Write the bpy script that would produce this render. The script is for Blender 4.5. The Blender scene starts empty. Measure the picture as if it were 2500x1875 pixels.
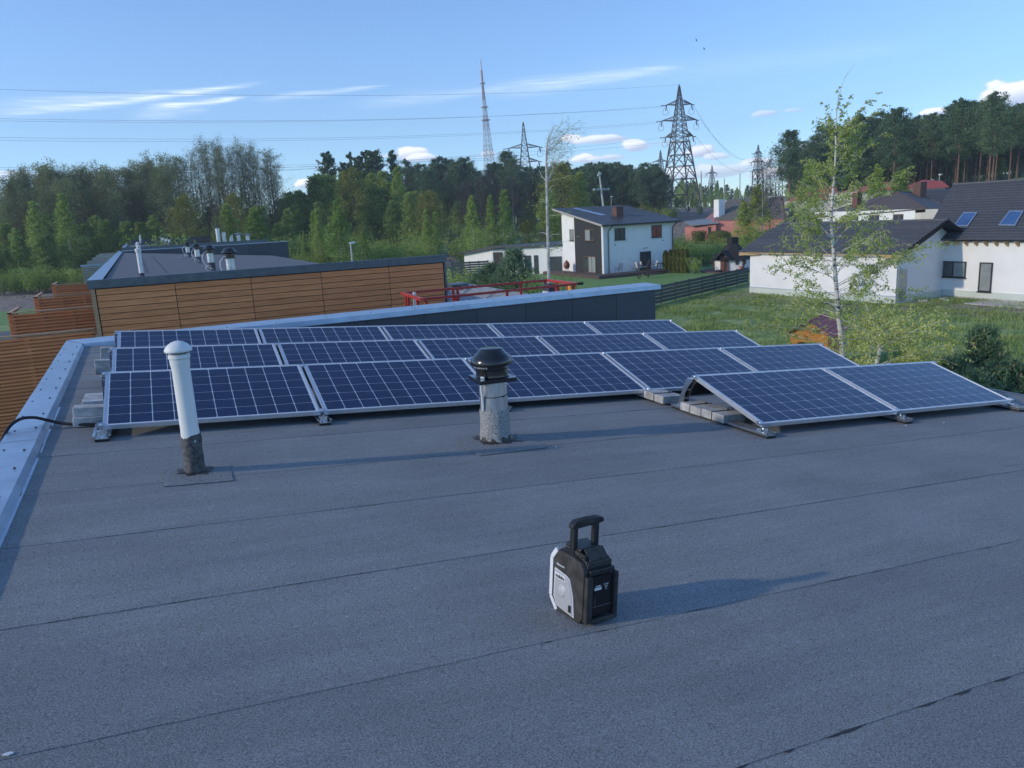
import bpy, math, random
import numpy as np
from mathutils import Vector, Matrix, noise as mnoise
random.seed(7); rng = np.random.default_rng(7)
SC = bpy.context.scene
COL = SC.collection
D2R = math.radians
# ------------------------------------------------------------------ camera
FPX = 1890.0
RC = Matrix(((0.89993341, -0.43294733, -0.0517346), (-0.1370317, -0.16818887, -0.9761838), (0.41393499, 0.8855897, -0.21068629)))
CAM = Vector((0.4298, -4.8918, 1.3931))
cd = bpy.data.cameras.new('camera'); co = bpy.data.objects.new('camera', cd); COL.objects.link(co)
cd.sensor_width = 36; cd.lens = 36 * FPX / 2500; cd.clip_start = 0.05; cd.clip_end = 9000
mc = Matrix((RC[0], -RC[1], -RC[2])).transposed().to_4x4(); mc.translation = CAM
co.matrix_world = mc
SC.camera = co
SC.render.engine = 'CYCLES'
SC.view_settings.view_transform = 'Standard'; SC.view_settings.look = 'None'
SC.view_settings.exposure = 0.66; SC.view_settings.gamma = 1; SC.view_settings.use_curve_mapping = False
SC.cycles.max_bounces = 6; SC.cycles.transparent_max_bounces = 8; SC.cycles.caustics_reflective = False; SC.cycles.caustics_refractive = False
SC.render.threads_mode = 'AUTO'
# bearings measured in the photograph -> directions and places in the world
def ray(px, py):
    return RC.transposed() @ Vector(((px - 1250) / FPX, (py - 937.5) / FPX, 1.0))
def atD(px, py, D):
    r = ray(px, py); return CAM + r * (D / math.hypot(r.x, r.y))
def atY(px, py, Y):
    r = ray(px, py); return CAM + r * ((Y - CAM.y) / r.y)
def atX(px, py, X):
    r = ray(px, py); return CAM + r * ((X - CAM.x) / r.x)
def atZ(px, py, Z):
    r = ray(px, py); return CAM + r * ((Z - CAM.z) / r.z)
# ------------------------------------------------------------------ sun and sky
SUN_AZ = D2R(-84.0)      # clockwise from +Y
SUN_EL = D2R(23.0)
sd = Vector((math.sin(SUN_AZ) * math.cos(SUN_EL), math.cos(SUN_AZ) * math.cos(SUN_EL), math.sin(SUN_EL)))
sl = bpy.data.lights.new('sun', 'SUN'); so = bpy.data.objects.new('sun', sl); COL.objects.link(so)
sl.energy = 2.0; sl.angle = D2R(1.4); sl.color = (0.80, 0.68, 0.50)
so.rotation_euler = (-sd).to_track_quat('-Z', 'Y').to_euler()
W = bpy.data.worlds.new('World'); SC.world = W; W.use_nodes = True
nt = W.node_tree; N = nt.nodes; LK = nt.links
bg = N['Background']; bg.inputs['Strength'].default_value = 0.15
sky = N.new('ShaderNodeTexSky'); sky.sky_type = 'NISHITA'; sky.sun_disc = False
sky.sun_elevation = SUN_EL; sky.sun_rotation = SUN_AZ % (2 * math.pi)
sky.altitude = 60; sky.air_density = 0.8; sky.dust_density = 0.15; sky.ozone_density = 3.5
def wm(op, a, b=None, c=None):
    n = N.new('ShaderNodeMath'); n.operation = op
    for i, v in enumerate((a, b, c)):
        if v is None: continue
        if isinstance(v, (int, float)): n.inputs[i].default_value = v
        else: LK.new(v, n.inputs[i])
    return n.outputs[0]
def wsmooth(x, lo, hi):
    n = N.new('ShaderNodeMapRange'); n.interpolation_type = 'SMOOTHSTEP'
    LK.new(x, n.inputs[0]); n.inputs[1].default_value = lo; n.inputs[2].default_value = hi
    return n.outputs[0]
tc = N.new('ShaderNodeTexCoord'); sp = N.new('ShaderNodeSeparateXYZ'); LK.new(tc.outputs['Generated'], sp.inputs[0])
AZ = wm('ARCTAN2', sp.outputs[0], sp.outputs[1]); EL = wm('ARCSINE', sp.outputs[2])
cmb = N.new('ShaderNodeCombineXYZ'); LK.new(AZ, cmb.inputs[0]); LK.new(EL, cmb.inputs[1])
def wnoise(scale, sx, sy, rot=0.0, detail=4):
    m = N.new('ShaderNodeMapping'); m.inputs['Scale'].default_value = (sx, sy, 1); m.inputs['Rotation'].default_value = (0, 0, rot)
    LK.new(cmb.outputs[0], m.inputs[0])
    t = N.new('ShaderNodeTexNoise'); t.inputs['Scale'].default_value = scale; t.inputs['Detail'].default_value = detail
    LK.new(m.outputs[0], t.inputs[0]); return t.outputs[0]
def azel(px, py):
    r = ray(px, py).normalized(); return math.atan2(r.x, r.y), math.asin(r.z)
n_str = wnoise(9, 1.2, 14, D2R(-7), 5); n_puff = wnoise(34, 1, 1.5, 0, 6); n_wisp = wnoise(55, .5, 9, D2R(-8), 4)
cirrus = None
for (x0, y0, x1, y1, w, s) in ((-60, 284, 645, 203, 8, .75), (-60, 262, 430, 222, 9, .4), (330, 268, 610, 237, 7, .8), (300, 286, 520, 266, 9, .3),
                               (600, 247, 960, 207, 5, .35), (830, 257, 1330, 206, 13, .26), (1150, 226, 1700, 158, 15, .42), (1300, 200, 2300, 100, 26, .10)):
    a0, e0 = azel(x0, y0); a1, e1 = azel(x1, y1); b = (e1 - e0) / (a1 - a0)
    t = wm('MULTIPLY', wm('SUBTRACT', AZ, a0), 1 / (a1 - a0))
    d = wm('SUBTRACT', EL, wm('MULTIPLY_ADD', AZ, b, e0 - b * a0))
    d = wm('ADD', d, wm('MULTIPLY', wm('SUBTRACT', n_str, .5), 0.011))
    wd = wm('MULTIPLY_ADD', t, -w / FPX * .75, w / FPX * 1.25)
    g = wm('DIVIDE', d, wm('MAXIMUM', wd, .0004)); g = wm('POWER', 2.718, wm('MULTIPLY', wm('MULTIPLY', g, g), -1))
    m = wm('MULTIPLY', wm('MULTIPLY', wsmooth(t, -.05, .35), wm('SUBTRACT', 1, wsmooth(t, .8, 1.03))), g)
    m = wm('MULTIPLY', m, wm('MULTIPLY_ADD', wsmooth(n_wisp, .3, .75), .75, .45))
    m = wm('MULTIPLY', m, s)
    cirrus = m if cirrus is None else wm('MAXIMUM', cirrus, m)
puff = None; lit = None
for (x, y, w, h, s) in ((990, 378, 62, 20, 1), (1030, 386, 55, 12, .7), (1195, 378, 28, 10, .5), (743, 450, 26, 13, 1), (1400, 340, 32, 15, .9), (1450, 343, 75, 13, .75),
                        (1550, 357, 38, 17, .95), (1425, 388, 30, 14, .9), (1480, 386, 55, 9, .6), (1705, 372, 42, 20, 1), (1755, 383, 42, 11, .6), (1850, 400, 46, 14, .7),
                        (1868, 278, 36, 9, .5), (1935, 270, 32, 7, .45), (1720, 420, 140, 22, .65), (1880, 425, 60, 18, .8), (2480, 232, 74, 34, 1), (2290, 273, 34, 9, .9),
                        (25, 428, 60, 12, .5), (1600, 352, 90, 9, .25), (1950, 380, 60, 30, .5), (2200, 430, 190, 30, .3), (1330, 400, 220, 12, .25)):
    a, e = azel(x, y); w /= FPX; h /= FPX
    dx = wm('MULTIPLY', wm('SUBTRACT', AZ, a), 1 / w); dy = wm('MULTIPLY', wm('SUBTRACT', EL, e), 1 / h)
    dyb = wm('MULTIPLY', wm('MINIMUM', dy, 0), 1.5); dyt = wm('ADD', wm('MAXIMUM', dy, 0), dyb)
    r2 = wm('ADD', wm('MULTIPLY', dx, dx), wm('MULTIPLY', dyt, dyt))
    v = wm('ADD', wm('SUBTRACT', 1, r2), wm('MULTIPLY', wm('SUBTRACT', n_puff, .5), 3.0))
    m = wm('MULTIPLY', wsmooth(v, .05, .65), min(1, s * 1.25))
    l = wm('MULTIPLY', m, wsmooth(wm('SUBTRACT', dy, wm('MULTIPLY', dx, .45)), -.5, .55))
    puff = m if puff is None else wm('MAXIMUM', puff, m)
    lit = l if lit is None else wm('MAXIMUM', lit, l)
SKYK = 1.0
def rgbn(c):
    n = N.new('ShaderNodeRGB'); n.outputs[0].default_value = (*c, 1); return n.outputs[0]
def wmix(f, a, b):
    n = N.new('ShaderNodeMix'); n.data_type = 'RGBA'; LK.new(f, n.inputs[0]); LK.new(a, n.inputs[6]); LK.new(b, n.inputs[7]); return n.outputs[2]
tint = N.new('ShaderNodeMix'); tint.data_type = 'RGBA'; tint.blend_type = 'MULTIPLY'; tint.inputs[0].default_value = 1   # white balance of the photograph
LK.new(sky.outputs[0], tint.inputs[6]); tint.inputs[7].default_value = (.84, .95, 1.04, 1)
c = wmix(cirrus, tint.outputs[2], rgbn((6.0, 6.6, 7.2)))
cl = wmix(lit, rgbn((3.3, 3.7, 4.9)), rgbn((7.4, 7.4, 7.6)))
c = wmix(wm('MULTIPLY', puff, .92), c, cl)
LK.new(c, bg.inputs['Color'])
# ------------------------------------------------------------------ materials
MATS = {}
def M(name, c1, c2=None, scale=4.0, rough=.65, metal=0, bump=0, bscale=60, stretch=(1, 1, 1), vary=0, coat=0, spec=.5, detail=5, lo=.35, hi=.65, extra=None, bstretch=None):
    if name in MATS: return MATS[name]
    m = bpy.data.materials.new(name); m.use_nodes = True; t = m.node_tree; n = t.nodes; k = t.links
    p = n['Principled BSDF']; p.inputs['Roughness'].default_value = rough; p.inputs['Metallic'].default_value = metal
    p.inputs['Specular IOR Level'].default_value = spec
    if coat: p.inputs['Coat Weight'].default_value = coat; p.inputs['Coat Roughness'].default_value = .06
    tcn = n.new('ShaderNodeTexCoord'); oi = n.new('ShaderNodeObjectInfo')
    off = n.new('ShaderNodeVectorMath'); off.operation = 'ADD'
    sc = n.new('ShaderNodeVectorMath'); sc.operation = 'SCALE'; sc.inputs[0].default_value = (37, 53, 29); k.new(oi.outputs['Random'], sc.inputs['Scale'])
    k.new(tcn.outputs['Object'], off.inputs[0])
    if vary: k.new(sc.outputs[0], off.inputs[1])
    mp = n.new('ShaderNodeMapping'); mp.inputs['Scale'].default_value = stretch; k.new(off.outputs[0], mp.inputs[0])
    col = None
    if c2:
        ns = n.new('ShaderNodeTexNoise'); ns.inputs['Scale'].default_value = scale; ns.inputs['Detail'].default_value = detail
        k.new(mp.outputs[0], ns.inputs[0])
        mr = n.new('ShaderNodeMapRange'); k.new(ns.outputs[0], mr.inputs[0]); mr.inputs[1].default_value = lo; mr.inputs[2].default_value = hi
        mx = n.new('ShaderNodeMix'); mx.data_type = 'RGBA'; k.new(mr.outputs[0], mx.inputs[0])
        mx.inputs[6].default_value = (*c1, 1); mx.inputs[7].default_value = (*c2, 1); col = mx.outputs[2]
    else:
        r = n.new('ShaderNodeRGB'); r.outputs[0].default_value = (*c1, 1); col = r.outputs[0]
    if vary:
        hs = n.new('ShaderNodeHueSaturation'); k.new(col, hs.inputs['Color'])
        mm = n.new('ShaderNodeMapRange'); k.new(oi.outputs['Random'], mm.inputs[0]); mm.inputs[3].default_value = 1 - vary; mm.inputs[4].default_value = 1 + vary
        k.new(mm.outputs[0], hs.inputs['Value']); col = hs.outputs[0]
    if extra: col = extra(t, col, tcn, mp)
    k.new(col, p.inputs['Base Color'])
    if bump:
        nb = n.new('ShaderNodeTexNoise'); nb.inputs['Scale'].default_value = bscale; nb.inputs['Detail'].default_value = 4
        if bstretch:
            mb = n.new('ShaderNodeMapping'); mb.inputs['Scale'].default_value = bstretch; k.new(off.outputs[0], mb.inputs[0]); k.new(mb.outputs[0], nb.inputs[0])
        else: k.new(mp.outputs[0], nb.inputs[0])
        bn = n.new('ShaderNodeBump'); bn.inputs['Strength'].default_value = 1; bn.inputs['Distance'].default_value = bump
        k.new(nb.outputs[0], bn.inputs['Height']); k.new(bn.outputs[0], p.inputs['Normal'])
    MATS[name] = m; return m
def leafmat(name, c1, c2, scale=.5, trans=.38, vary=.16):
    m = bpy.data.materials.new(name); m.use_nodes = True; t = m.node_tree; n = t.nodes; k = t.links
    for x in list(n): n.remove(x)
    out = n.new('ShaderNodeOutputMaterial'); tcn = n.new('ShaderNodeTexCoord'); oi = n.new('ShaderNodeObjectInfo')
    ns = n.new('ShaderNodeTexNoise'); ns.inputs['Scale'].default_value = scale; ns.inputs['Detail'].default_value = 6; ns.inputs['Roughness'].default_value = .8
    k.new(tcn.outputs['Object'], ns.inputs[0])
    mr = n.new('ShaderNodeMapRange'); k.new(ns.outputs[0], mr.inputs[0]); mr.inputs[1].default_value = .35; mr.inputs[2].default_value = .65
    mx = n.new('ShaderNodeMix'); mx.data_type = 'RGBA'; k.new(mr.outputs[0], mx.inputs[0]); mx.inputs[6].default_value = (*c1, 1); mx.inputs[7].default_value = (*c2, 1)
    hs = n.new('ShaderNodeHueSaturation'); k.new(mx.outputs[2], hs.inputs['Color'])
    a = n.new('ShaderNodeMapRange'); k.new(oi.outputs['Random'], a.inputs[0]); a.inputs[3].default_value = 1 - vary; a.inputs[4].default_value = 1 + vary
    k.new(a.outputs[0], hs.inputs['Value'])
    b = n.new('ShaderNodeMapRange'); k.new(oi.outputs['Random'], b.inputs[0]); b.inputs[3].default_value = .515; b.inputs[4].default_value = .485
    k.new(b.outputs[0], hs.inputs['Hue'])
    d = n.new('ShaderNodeBsdfDiffuse'); k.new(hs.outputs[0], d.inputs[0])
    tr = n.new('ShaderNodeBsdfTranslucent'); k.new(hs.outputs[0], tr.inputs[0])
    ms = n.new('ShaderNodeMixShader'); ms.inputs[0].default_value = trans; k.new(d.outputs[0], ms.inputs[1]); k.new(tr.outputs[0], ms.inputs[2])
    k.new(ms.outputs[0], out.inputs[0]); MATS[name] = m; return m
# ------------------------------------------------------------------ mesh builder
class MB:
    def __init__(s): s.v = []; s.f = []
    def poly(s, pts, faces):
        o = len(s.v); s.v += [tuple(p) for p in pts]; s.f += [tuple(i + o for i in f) for f in faces]; return s
    def box(s, a, b):
        x0, y0, z0 = a; x1, y1, z1 = b
        return s.poly([(x0, y0, z0), (x1, y0, z0), (x1, y1, z0), (x0, y1, z0), (x0, y0, z1), (x1, y0, z1), (x1, y1, z1), (x0, y1, z1)],
                      [(0, 3, 2, 1), (4, 5, 6, 7), (0, 1, 5, 4), (1, 2, 6, 5), (2, 3, 7, 6), (3, 0, 4, 7)])
    def bar(s, p, q, w, h=None, up=(0, 0, 1)):
        p = Vector(p); q = Vector(q); h = w if h is None else h; d = (q - p).normalized(); u = Vector(up)
        if abs(d.dot(u)) > .98: u = Vector((1, 0, 0))
        a = d.cross(u).normalized() * (w / 2); b = a.cross(d).normalized() * (h / 2)
        return s.poly([p - a - b, p + a - b, p + a + b, p - a + b, q - a - b, q + a - b, q + a + b, q - a + b],
                      [(0, 1, 2, 3), (7, 6, 5, 4), (0, 4, 5, 1), (1, 5, 6, 2), (2, 6, 7, 3), (3, 7, 4, 0)])
    def prism(s, pts, vec):
        n = len(pts); v = Vector(vec); P = [Vector(p) for p in pts]
        return s.poly(P + [p + v for p in P], [tuple(range(n))[::-1], tuple(range(n, 2 * n))] + [(i, (i + 1) % n, n + (i + 1) % n, n + i) for i in range(n)])
    def tube(s, pts, r, n=6, cap=True):
        P = [Vector(p) for p in pts]; m = len(P); R = r if isinstance(r, (list, tuple)) else [r] * m
        base = len(s.v); a = None
        for i in range(m):
            d = (P[min(i + 1, m - 1)] - P[max(i - 1, 0)])
            d = d.normalized() if d.length > 1e-9 else Vector((0, 0, 1))
            if a is None: a = d.orthogonal().normalized()
            a = (a - d * a.dot(d)); a = a.normalized() if a.length > 1e-6 else d.orthogonal().normalized()
            b = d.cross(a)
            for j in range(n):
                t = 2 * math.pi * j / n; s.v.append(tuple(P[i] + (a * math.cos(t) + b * math.sin(t)) * R[i]))
        for i in range(m - 1):
            for j in range(n):
                k = (j + 1) % n; s.f.append((base + i * n + j, base + i * n + k, base + (i + 1) * n + k, base + (i + 1) * n + j))
        if cap: s.f.append(tuple(base + j for j in range(n))[::-1]); s.f.append(tuple(base + (m - 1) * n + j for j in range(n)))
        return s
    def lathe(s, prof, c=(0, 0, 0), n=24, cap=True, ax=None):
        base = len(s.v); c = Vector(c)
        for (r, z) in prof:
            for j in range(n):
                t = 2 * math.pi * j / n; s.v.append((c.x + r * math.cos(t), c.y + r * math.sin(t), c.z + z))
        for i in range(len(prof) - 1):
            for j in range(n):
                k = (j + 1) % n; s.f.append((base + i * n + j, base + i * n + k, base + (i + 1) * n + k, base + (i + 1) * n + j))
        if cap: s.f.append(tuple(base + j for j in range(n))[::-1]); s.f.append(tuple(base + (len(prof) - 1) * n + j for j in range(n)))
        return s
    def mesh(s, name, mat, smooth=False):
        me = bpy.data.meshes.new(name); me.from_pydata([tuple(v) for v in s.v], [], s.f); me.materials.append(mat)
        if smooth:
            me.polygons.foreach_set('use_smooth', [True] * len(me.polygons))
            try: me.set_sharp_from_angle(angle=D2R(40))
            except Exception: pass
        me.update(); return me
    def build(s, name, mat, parent=None, world=False, smooth=False, **k):
        if world and parent is not None:
            inv = wmx(parent).inverted(); s.v = [tuple(inv @ Vector(v)) for v in s.v]
        return link(name, s.mesh(name, mat, smooth), parent, **k)
def wmx(o):
    m = o.matrix_basis.copy()
    while o.parent: o = o.parent; m = o.matrix_basis @ m
    return m
def link(name, me, parent=None, label=None, mtx=None, kind=None):
    o = bpy.data.objects.new(name, me); COL.objects.link(o)
    if parent is not None: o.parent = parent
    if mtx is not None: o.matrix_basis = mtx
    if label: o['label'] = label
    if kind: o['kind'] = kind
    return o
def tag(o, label, cat, group=None):
    o['label'] = label; o['category'] = cat
    if group: o['group'] = group
    return o
def thing(name, label, cat, loc=(0, 0, 0), rz=0.0, group=None, mtx=None):
    o = bpy.data.objects.new(name, None); COL.objects.link(o); o.empty_display_size = .1
    o.matrix_basis = mtx.copy() if mtx is not None else Matrix.Translation(Vector(loc)) @ Matrix.Rotation(rz, 4, 'Z')
    return tag(o, label, cat, group)
def struct(o): o['kind'] = 'structure'; return o
def copytree(o, mtx, label, group=None):
    def rec(s, par):
        c = s.copy(); COL.objects.link(c)
        if par is not None: c.parent = par
        for ch in KIDS.get(s.name, ()) or [x for x in s.children]: rec(ch, c)
        return c
    c = rec(o, None); c.matrix_basis = mtx; c['label'] = label
    if group: c['group'] = group
    return c
KIDS = {}
def bevel(o, w=.004, seg=2):
    m = o.modifiers.new('bevel', 'BEVEL'); m.width = w; m.segments = seg; m.limit_method = 'ANGLE'; m.angle_limit = D2R(35); m.harden_normals = False
    return o
def textmesh(body, size, mat, ext=.0008):
    cu = bpy.data.curves.new('lettering', 'FONT'); cu.body = body; cu.size = size; cu.extrude = ext; cu.offset = size * .012; cu.align_x = 'CENTER'; cu.align_y = 'CENTER'; cu.resolution_u = 2
    ob = bpy.data.objects.new('lettering', cu); me = bpy.data.meshes.new_from_object(ob); bpy.data.objects.remove(ob); me.materials.append(mat); return me
# ------------------------------------------------------------------ palette
def speck(t, col, tcn, mp):      # mineral granules: pale flecks over the felt colour
    n = t.nodes; k = t.links
    v = n.new('ShaderNodeTexVoronoi'); v.inputs['Scale'].default_value = 150; k.new(tcn.outputs['Object'], v.inputs[0])
    a = n.new('ShaderNodeMapRange'); k.new(v.outputs['Distance'], a.inputs[0]); a.inputs[1].default_value = .16; a.inputs[2].default_value = .10
    s = n.new('ShaderNodeSeparateColor'); k.new(v.outputs['Color'], s.inputs[0])
    b = n.new('ShaderNodeMath'); b.operation = 'GREATER_THAN'; k.new(s.outputs[0], b.inputs[0]); b.inputs[1].default_value = .93
    c = n.new('ShaderNodeMath'); c.operation = 'MULTIPLY'; k.new(a.outputs[0], c.inputs[0]); k.new(b.outputs[0], c.inputs[1])
    big = n.new('ShaderNodeTexNoise'); big.inputs['Scale'].default_value = 1.1; big.inputs['Detail'].default_value = 6; k.new(mp.outputs[0], big.inputs[0])
    br = n.new('ShaderNodeMapRange'); k.new(big.outputs[0], br.inputs[0]); br.inputs[1].default_value = .3; br.inputs[2].default_value = .7; br.inputs[3].default_value = .88; br.inputs[4].default_value = 1.13
    ms = n.new('ShaderNodeMapping'); ms.inputs['Scale'].default_value = (.55, 5.5, 3); ms.inputs['Rotation'].default_value = (0, 0, .25); k.new(tcn.outputs['Object'], ms.inputs[0])
    st = n.new('ShaderNodeTexNoise'); st.inputs['Scale'].default_value = 1.6; st.inputs['Detail'].default_value = 7; st.inputs['Roughness'].default_value = .7; k.new(ms.outputs[0], st.inputs[0])
    sr = n.new('ShaderNodeMapRange'); k.new(st.outputs[0], sr.inputs[0]); sr.inputs[1].default_value = .35; sr.inputs[2].default_value = .7; sr.inputs[3].default_value = .93; sr.inputs[4].default_value = 1.12
    bm2 = n.new('ShaderNodeMath'); bm2.operation = 'MULTIPLY'; k.new(br.outputs[0], bm2.inputs[0]); k.new(sr.outputs[0], bm2.inputs[1])
    h = n.new('ShaderNodeHueSaturation'); k.new(col, h.inputs['Color']); k.new(bm2.outputs[0], h.inputs['Value'])
    x = n.new('ShaderNodeMix'); x.data_type = 'RGBA'; k.new(c.outputs[0], x.inputs[0]); k.new(h.outputs[0], x.inputs[6]); x.inputs[7].default_value = (.55, .56, .58, 1)
    return x.outputs[2]
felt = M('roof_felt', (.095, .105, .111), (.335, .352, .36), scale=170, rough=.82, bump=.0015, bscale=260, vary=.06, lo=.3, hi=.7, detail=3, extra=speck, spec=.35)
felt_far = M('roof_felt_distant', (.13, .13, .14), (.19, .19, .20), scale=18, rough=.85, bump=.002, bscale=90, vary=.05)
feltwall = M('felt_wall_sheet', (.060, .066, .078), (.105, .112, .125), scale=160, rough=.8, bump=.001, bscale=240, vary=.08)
bitumen = M('bitumen_smear', (.018, .017, .016), (.05, .047, .043), scale=30, rough=.55, bump=.006, bscale=40)
sleeve = M('bitumen_sleeve', (.055, .055, .055), (.13, .13, .13), scale=34, rough=.85, bump=.005, bscale=45, detail=9, lo=.4, hi=.66)
sleeve_g = M('granule_wrap', (.15, .155, .155), (.42, .43, .43), scale=95, rough=.85, bump=.003, bscale=90, detail=6, lo=.34, hi=.66)
patchm = M('felt_patch', (.10, .108, .114), (.29, .30, .31), scale=120, rough=.75, bump=.002, bscale=160)
def stainy(t, col, tcn, mp):
    n = t.nodes; k = t.links
    b = n.new('ShaderNodeTexNoise'); b.inputs['Scale'].default_value = 2.2; b.inputs['Detail'].default_value = 5; k.new(mp.outputs[0], b.inputs[0])
    r = n.new('ShaderNodeMapRange'); k.new(b.outputs[0], r.inputs[0]); r.inputs[1].default_value = .3; r.inputs[2].default_value = .7; r.inputs[3].default_value = .9; r.inputs[4].default_value = 1.1
    h = n.new('ShaderNodeHueSaturation'); k.new(col, h.inputs['Color']); k.new(r.outputs[0], h.inputs['Value']); return h.outputs[0]
flash = M('painted_steel_flashing', (.30, .38, .50), (.36, .45, .57), scale=6, rough=.30, metal=.5, bump=.0006, bscale=7, extra=stainy, vary=.03)
flash_dark = M('dark_steel_flashing', (.10, .115, .14), (.14, .155, .18), scale=5, rough=.42, metal=.3, bump=.001, bscale=5)
alu = M('bare_aluminium', (.62, .63, .65), (.72, .73, .75), scale=20, rough=.28, metal=1.0, bstretch=(1, 60, 60), bump=.0002, bscale=20)
alu_frame = M('anodised_frame', (.72, .73, .75), (.80, .81, .83), scale=10, rough=.36, metal=.75)
zinc = M('galvanised_duct', (.50, .52, .54), (.64, .66, .68), scale=26, rough=.33, metal=.85, bump=.0004, bscale=5, stretch=(1, 1, .35))
rubber = M('black_rubber', (.012, .012, .013), rough=.7)
blackpl = M('black_plastic', (.012, .013, .014), (.02, .021, .023), scale=30, rough=.42, bump=.0003, bscale=300)
blackgl = M('black_painted_steel', (.010, .011, .013), (.017, .018, .02), scale=12, rough=.2, spec=.6, coat=.3)
greypvc = M('grey_pvc', (.70, .72, .72), (.80, .81, .80), scale=7, rough=.5, bump=.0006, bscale=9, stretch=(1, 1, .25))
whitepl = M('white_plastic', (.72, .73, .74), rough=.4)
backsheet = M('white_backsheet', (.74, .76, .80), rough=.2, coat=.3)
def busbars(t, col, tcn, mp):
    n = t.nodes; k = t.links
    s = n.new('ShaderNodeSeparateXYZ'); k.new(tcn.outputs['Object'], s.inputs[0])
    a = n.new('ShaderNodeMath'); a.operation = 'MULTIPLY'; k.new(s.outputs[1], a.inputs[0]); a.inputs[1].default_value = 1 / .026
    f = n.new('ShaderNodeMath'); f.operation = 'FRACT'; k.new(a.outputs[0], f.inputs[0])
    g = n.new('ShaderNodeMath'); g.operation = 'LESS_THAN'; k.new(f.outputs[0], g.inputs[0]); g.inputs[1].default_value = .16
    x = n.new('ShaderNodeMix'); x.data_type = 'RGBA'; k.new(g.outputs[0], x.inputs[0]); k.new(col, x.inputs[6]); x.inputs[7].default_value = (.035, .060, .13, 1)
    return x.outputs[2]
cellm = M('polycrystalline_silicon', (.004, .010, .042), (.009, .022, .080), scale=60, rough=.14, coat=.28, vary=.10, detail=2, extra=busbars, spec=.22)
concrete = M('concrete_paver', (.32, .32, .315), (.56, .56, .55), scale=9, rough=.9, bump=.002, bscale=70, vary=.16, detail=9)
wood = M('oiled_larch_board', (.64, .215, .08), (.80, .31, .125), scale=3.2, rough=.62, stretch=(.7, 12, 12), vary=.13, detail=8, bump=.0015, bscale=8)
woodl = M('oiled_wood_rail', (.45, .26, .15), (.60, .36, .21), scale=4, rough=.62, stretch=(1, 9, 9), vary=.12, detail=8)
greywood = M('weathered_grey_wood', (.30, .27, .24), (.46, .42, .38), scale=4, rough=.75, stretch=(1, 9, 9), vary=.12)
# ------------------------------------------------------------------ the near roof
SIG, YAW, TAU, PV, GAP = 0.0851, -0.0118, 0.27, 1.638, 0.0258
US = Vector((math.cos(SIG) * math.cos(YAW), math.cos(SIG) * math.sin(YAW), -math.sin(SIG)))
VS = Vector((-math.sin(YAW), math.cos(YAW), 0)); NS = US.cross(VS)
RM = Matrix((US, VS, NS)).transposed().to_4x4()          # roof frame: u along the panel rows, v up the picture, n out of the felt
def RF(u, v, n=-.10): return RM @ Vector((u, v, n))
def atR(px, py, n=-.10):
    r = ray(px, py); o = NS * n; t = (o - CAM).dot(NS) / r.dot(NS); return CAM + r * t
def ruv(px, py, n=-.10):
    q = atR(px, py, n); return q.dot(US), q.dot(VS)
def rmt(u, v, n=-.10, rz=0, upright=False):
    if upright:
        m = Matrix.Rotation(rz, 4, 'Z'); m.translation = RF(u, v, n); return m
    return RM @ Matrix.Translation((u, v, n)) @ Matrix.Rotation(rz, 4, 'Z')
XL, XR, YF = -.38, 9.36, 7.35
house = thing('row_house', 'near flat roofed row house under the camera, grey felt roof carrying the solar panels', 'house', (0, 0, 0))
# felt strips, each lapping over the one below it down the v axis; laps read off the photograph
laps = [8.2, 7.5, 6.6, 5.7, 4.8, 3.9, 3.0, 2.1, 1.2, .30, -.58, -1.51, -2.41, -3.29, -4.2, -5.1, -6.0, -6.9, -7.6]
for i in range(len(laps) - 1):
    v1, v0 = laps[i], laps[i + 1]
    m = MB(); nx = 150; rows = []
    lift = .0024 if i >= 10 else .0016
    s1, s0 = random.uniform(-.5, .5), random.uniform(0, 99)
    pts = []
    slope = 0.0
    for j in range(nx + 1):
        u = -.47 + (9.85) * j / nx
        w = (mnoise.noise(Vector((u * 3.1, i * 7.7, 0))) * .006 + mnoise.noise(Vector((u * 11, i * 3.3, 4))) * .0035)
        c = max(0, mnoise.noise(Vector((u * 1.7, i * 5.1, 9)))) * .004
        va = v0 + w + slope * (u - 2.5)
        pts += [(u, va, -.10 + .0005 - .004), (u, va, -.10 + lift + c), (u, va + .10, -.10 + lift * .8), (u, va + .16, -.10 + .0005), (u, va + .43 + 2 * w, -.10 + .0002), (u, va + .437 + 2 * w, -.10 + .0020), (u, va + .45 + 2 * w, -.10 + .0002), (u, v1 + .05, -.10 - .0005 - .0004 * (i % 3))]
    fs = []
    for j in range(nx):
        a = j * 8
        for q in range(7): fs.append((a + q, a + 8 + q, a + 9 + q, a + 1 + q))
    m.poly([RM @ Vector(p) for p in pts], fs)
    m.build('felt_strip', felt, house, smooth=True)
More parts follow.
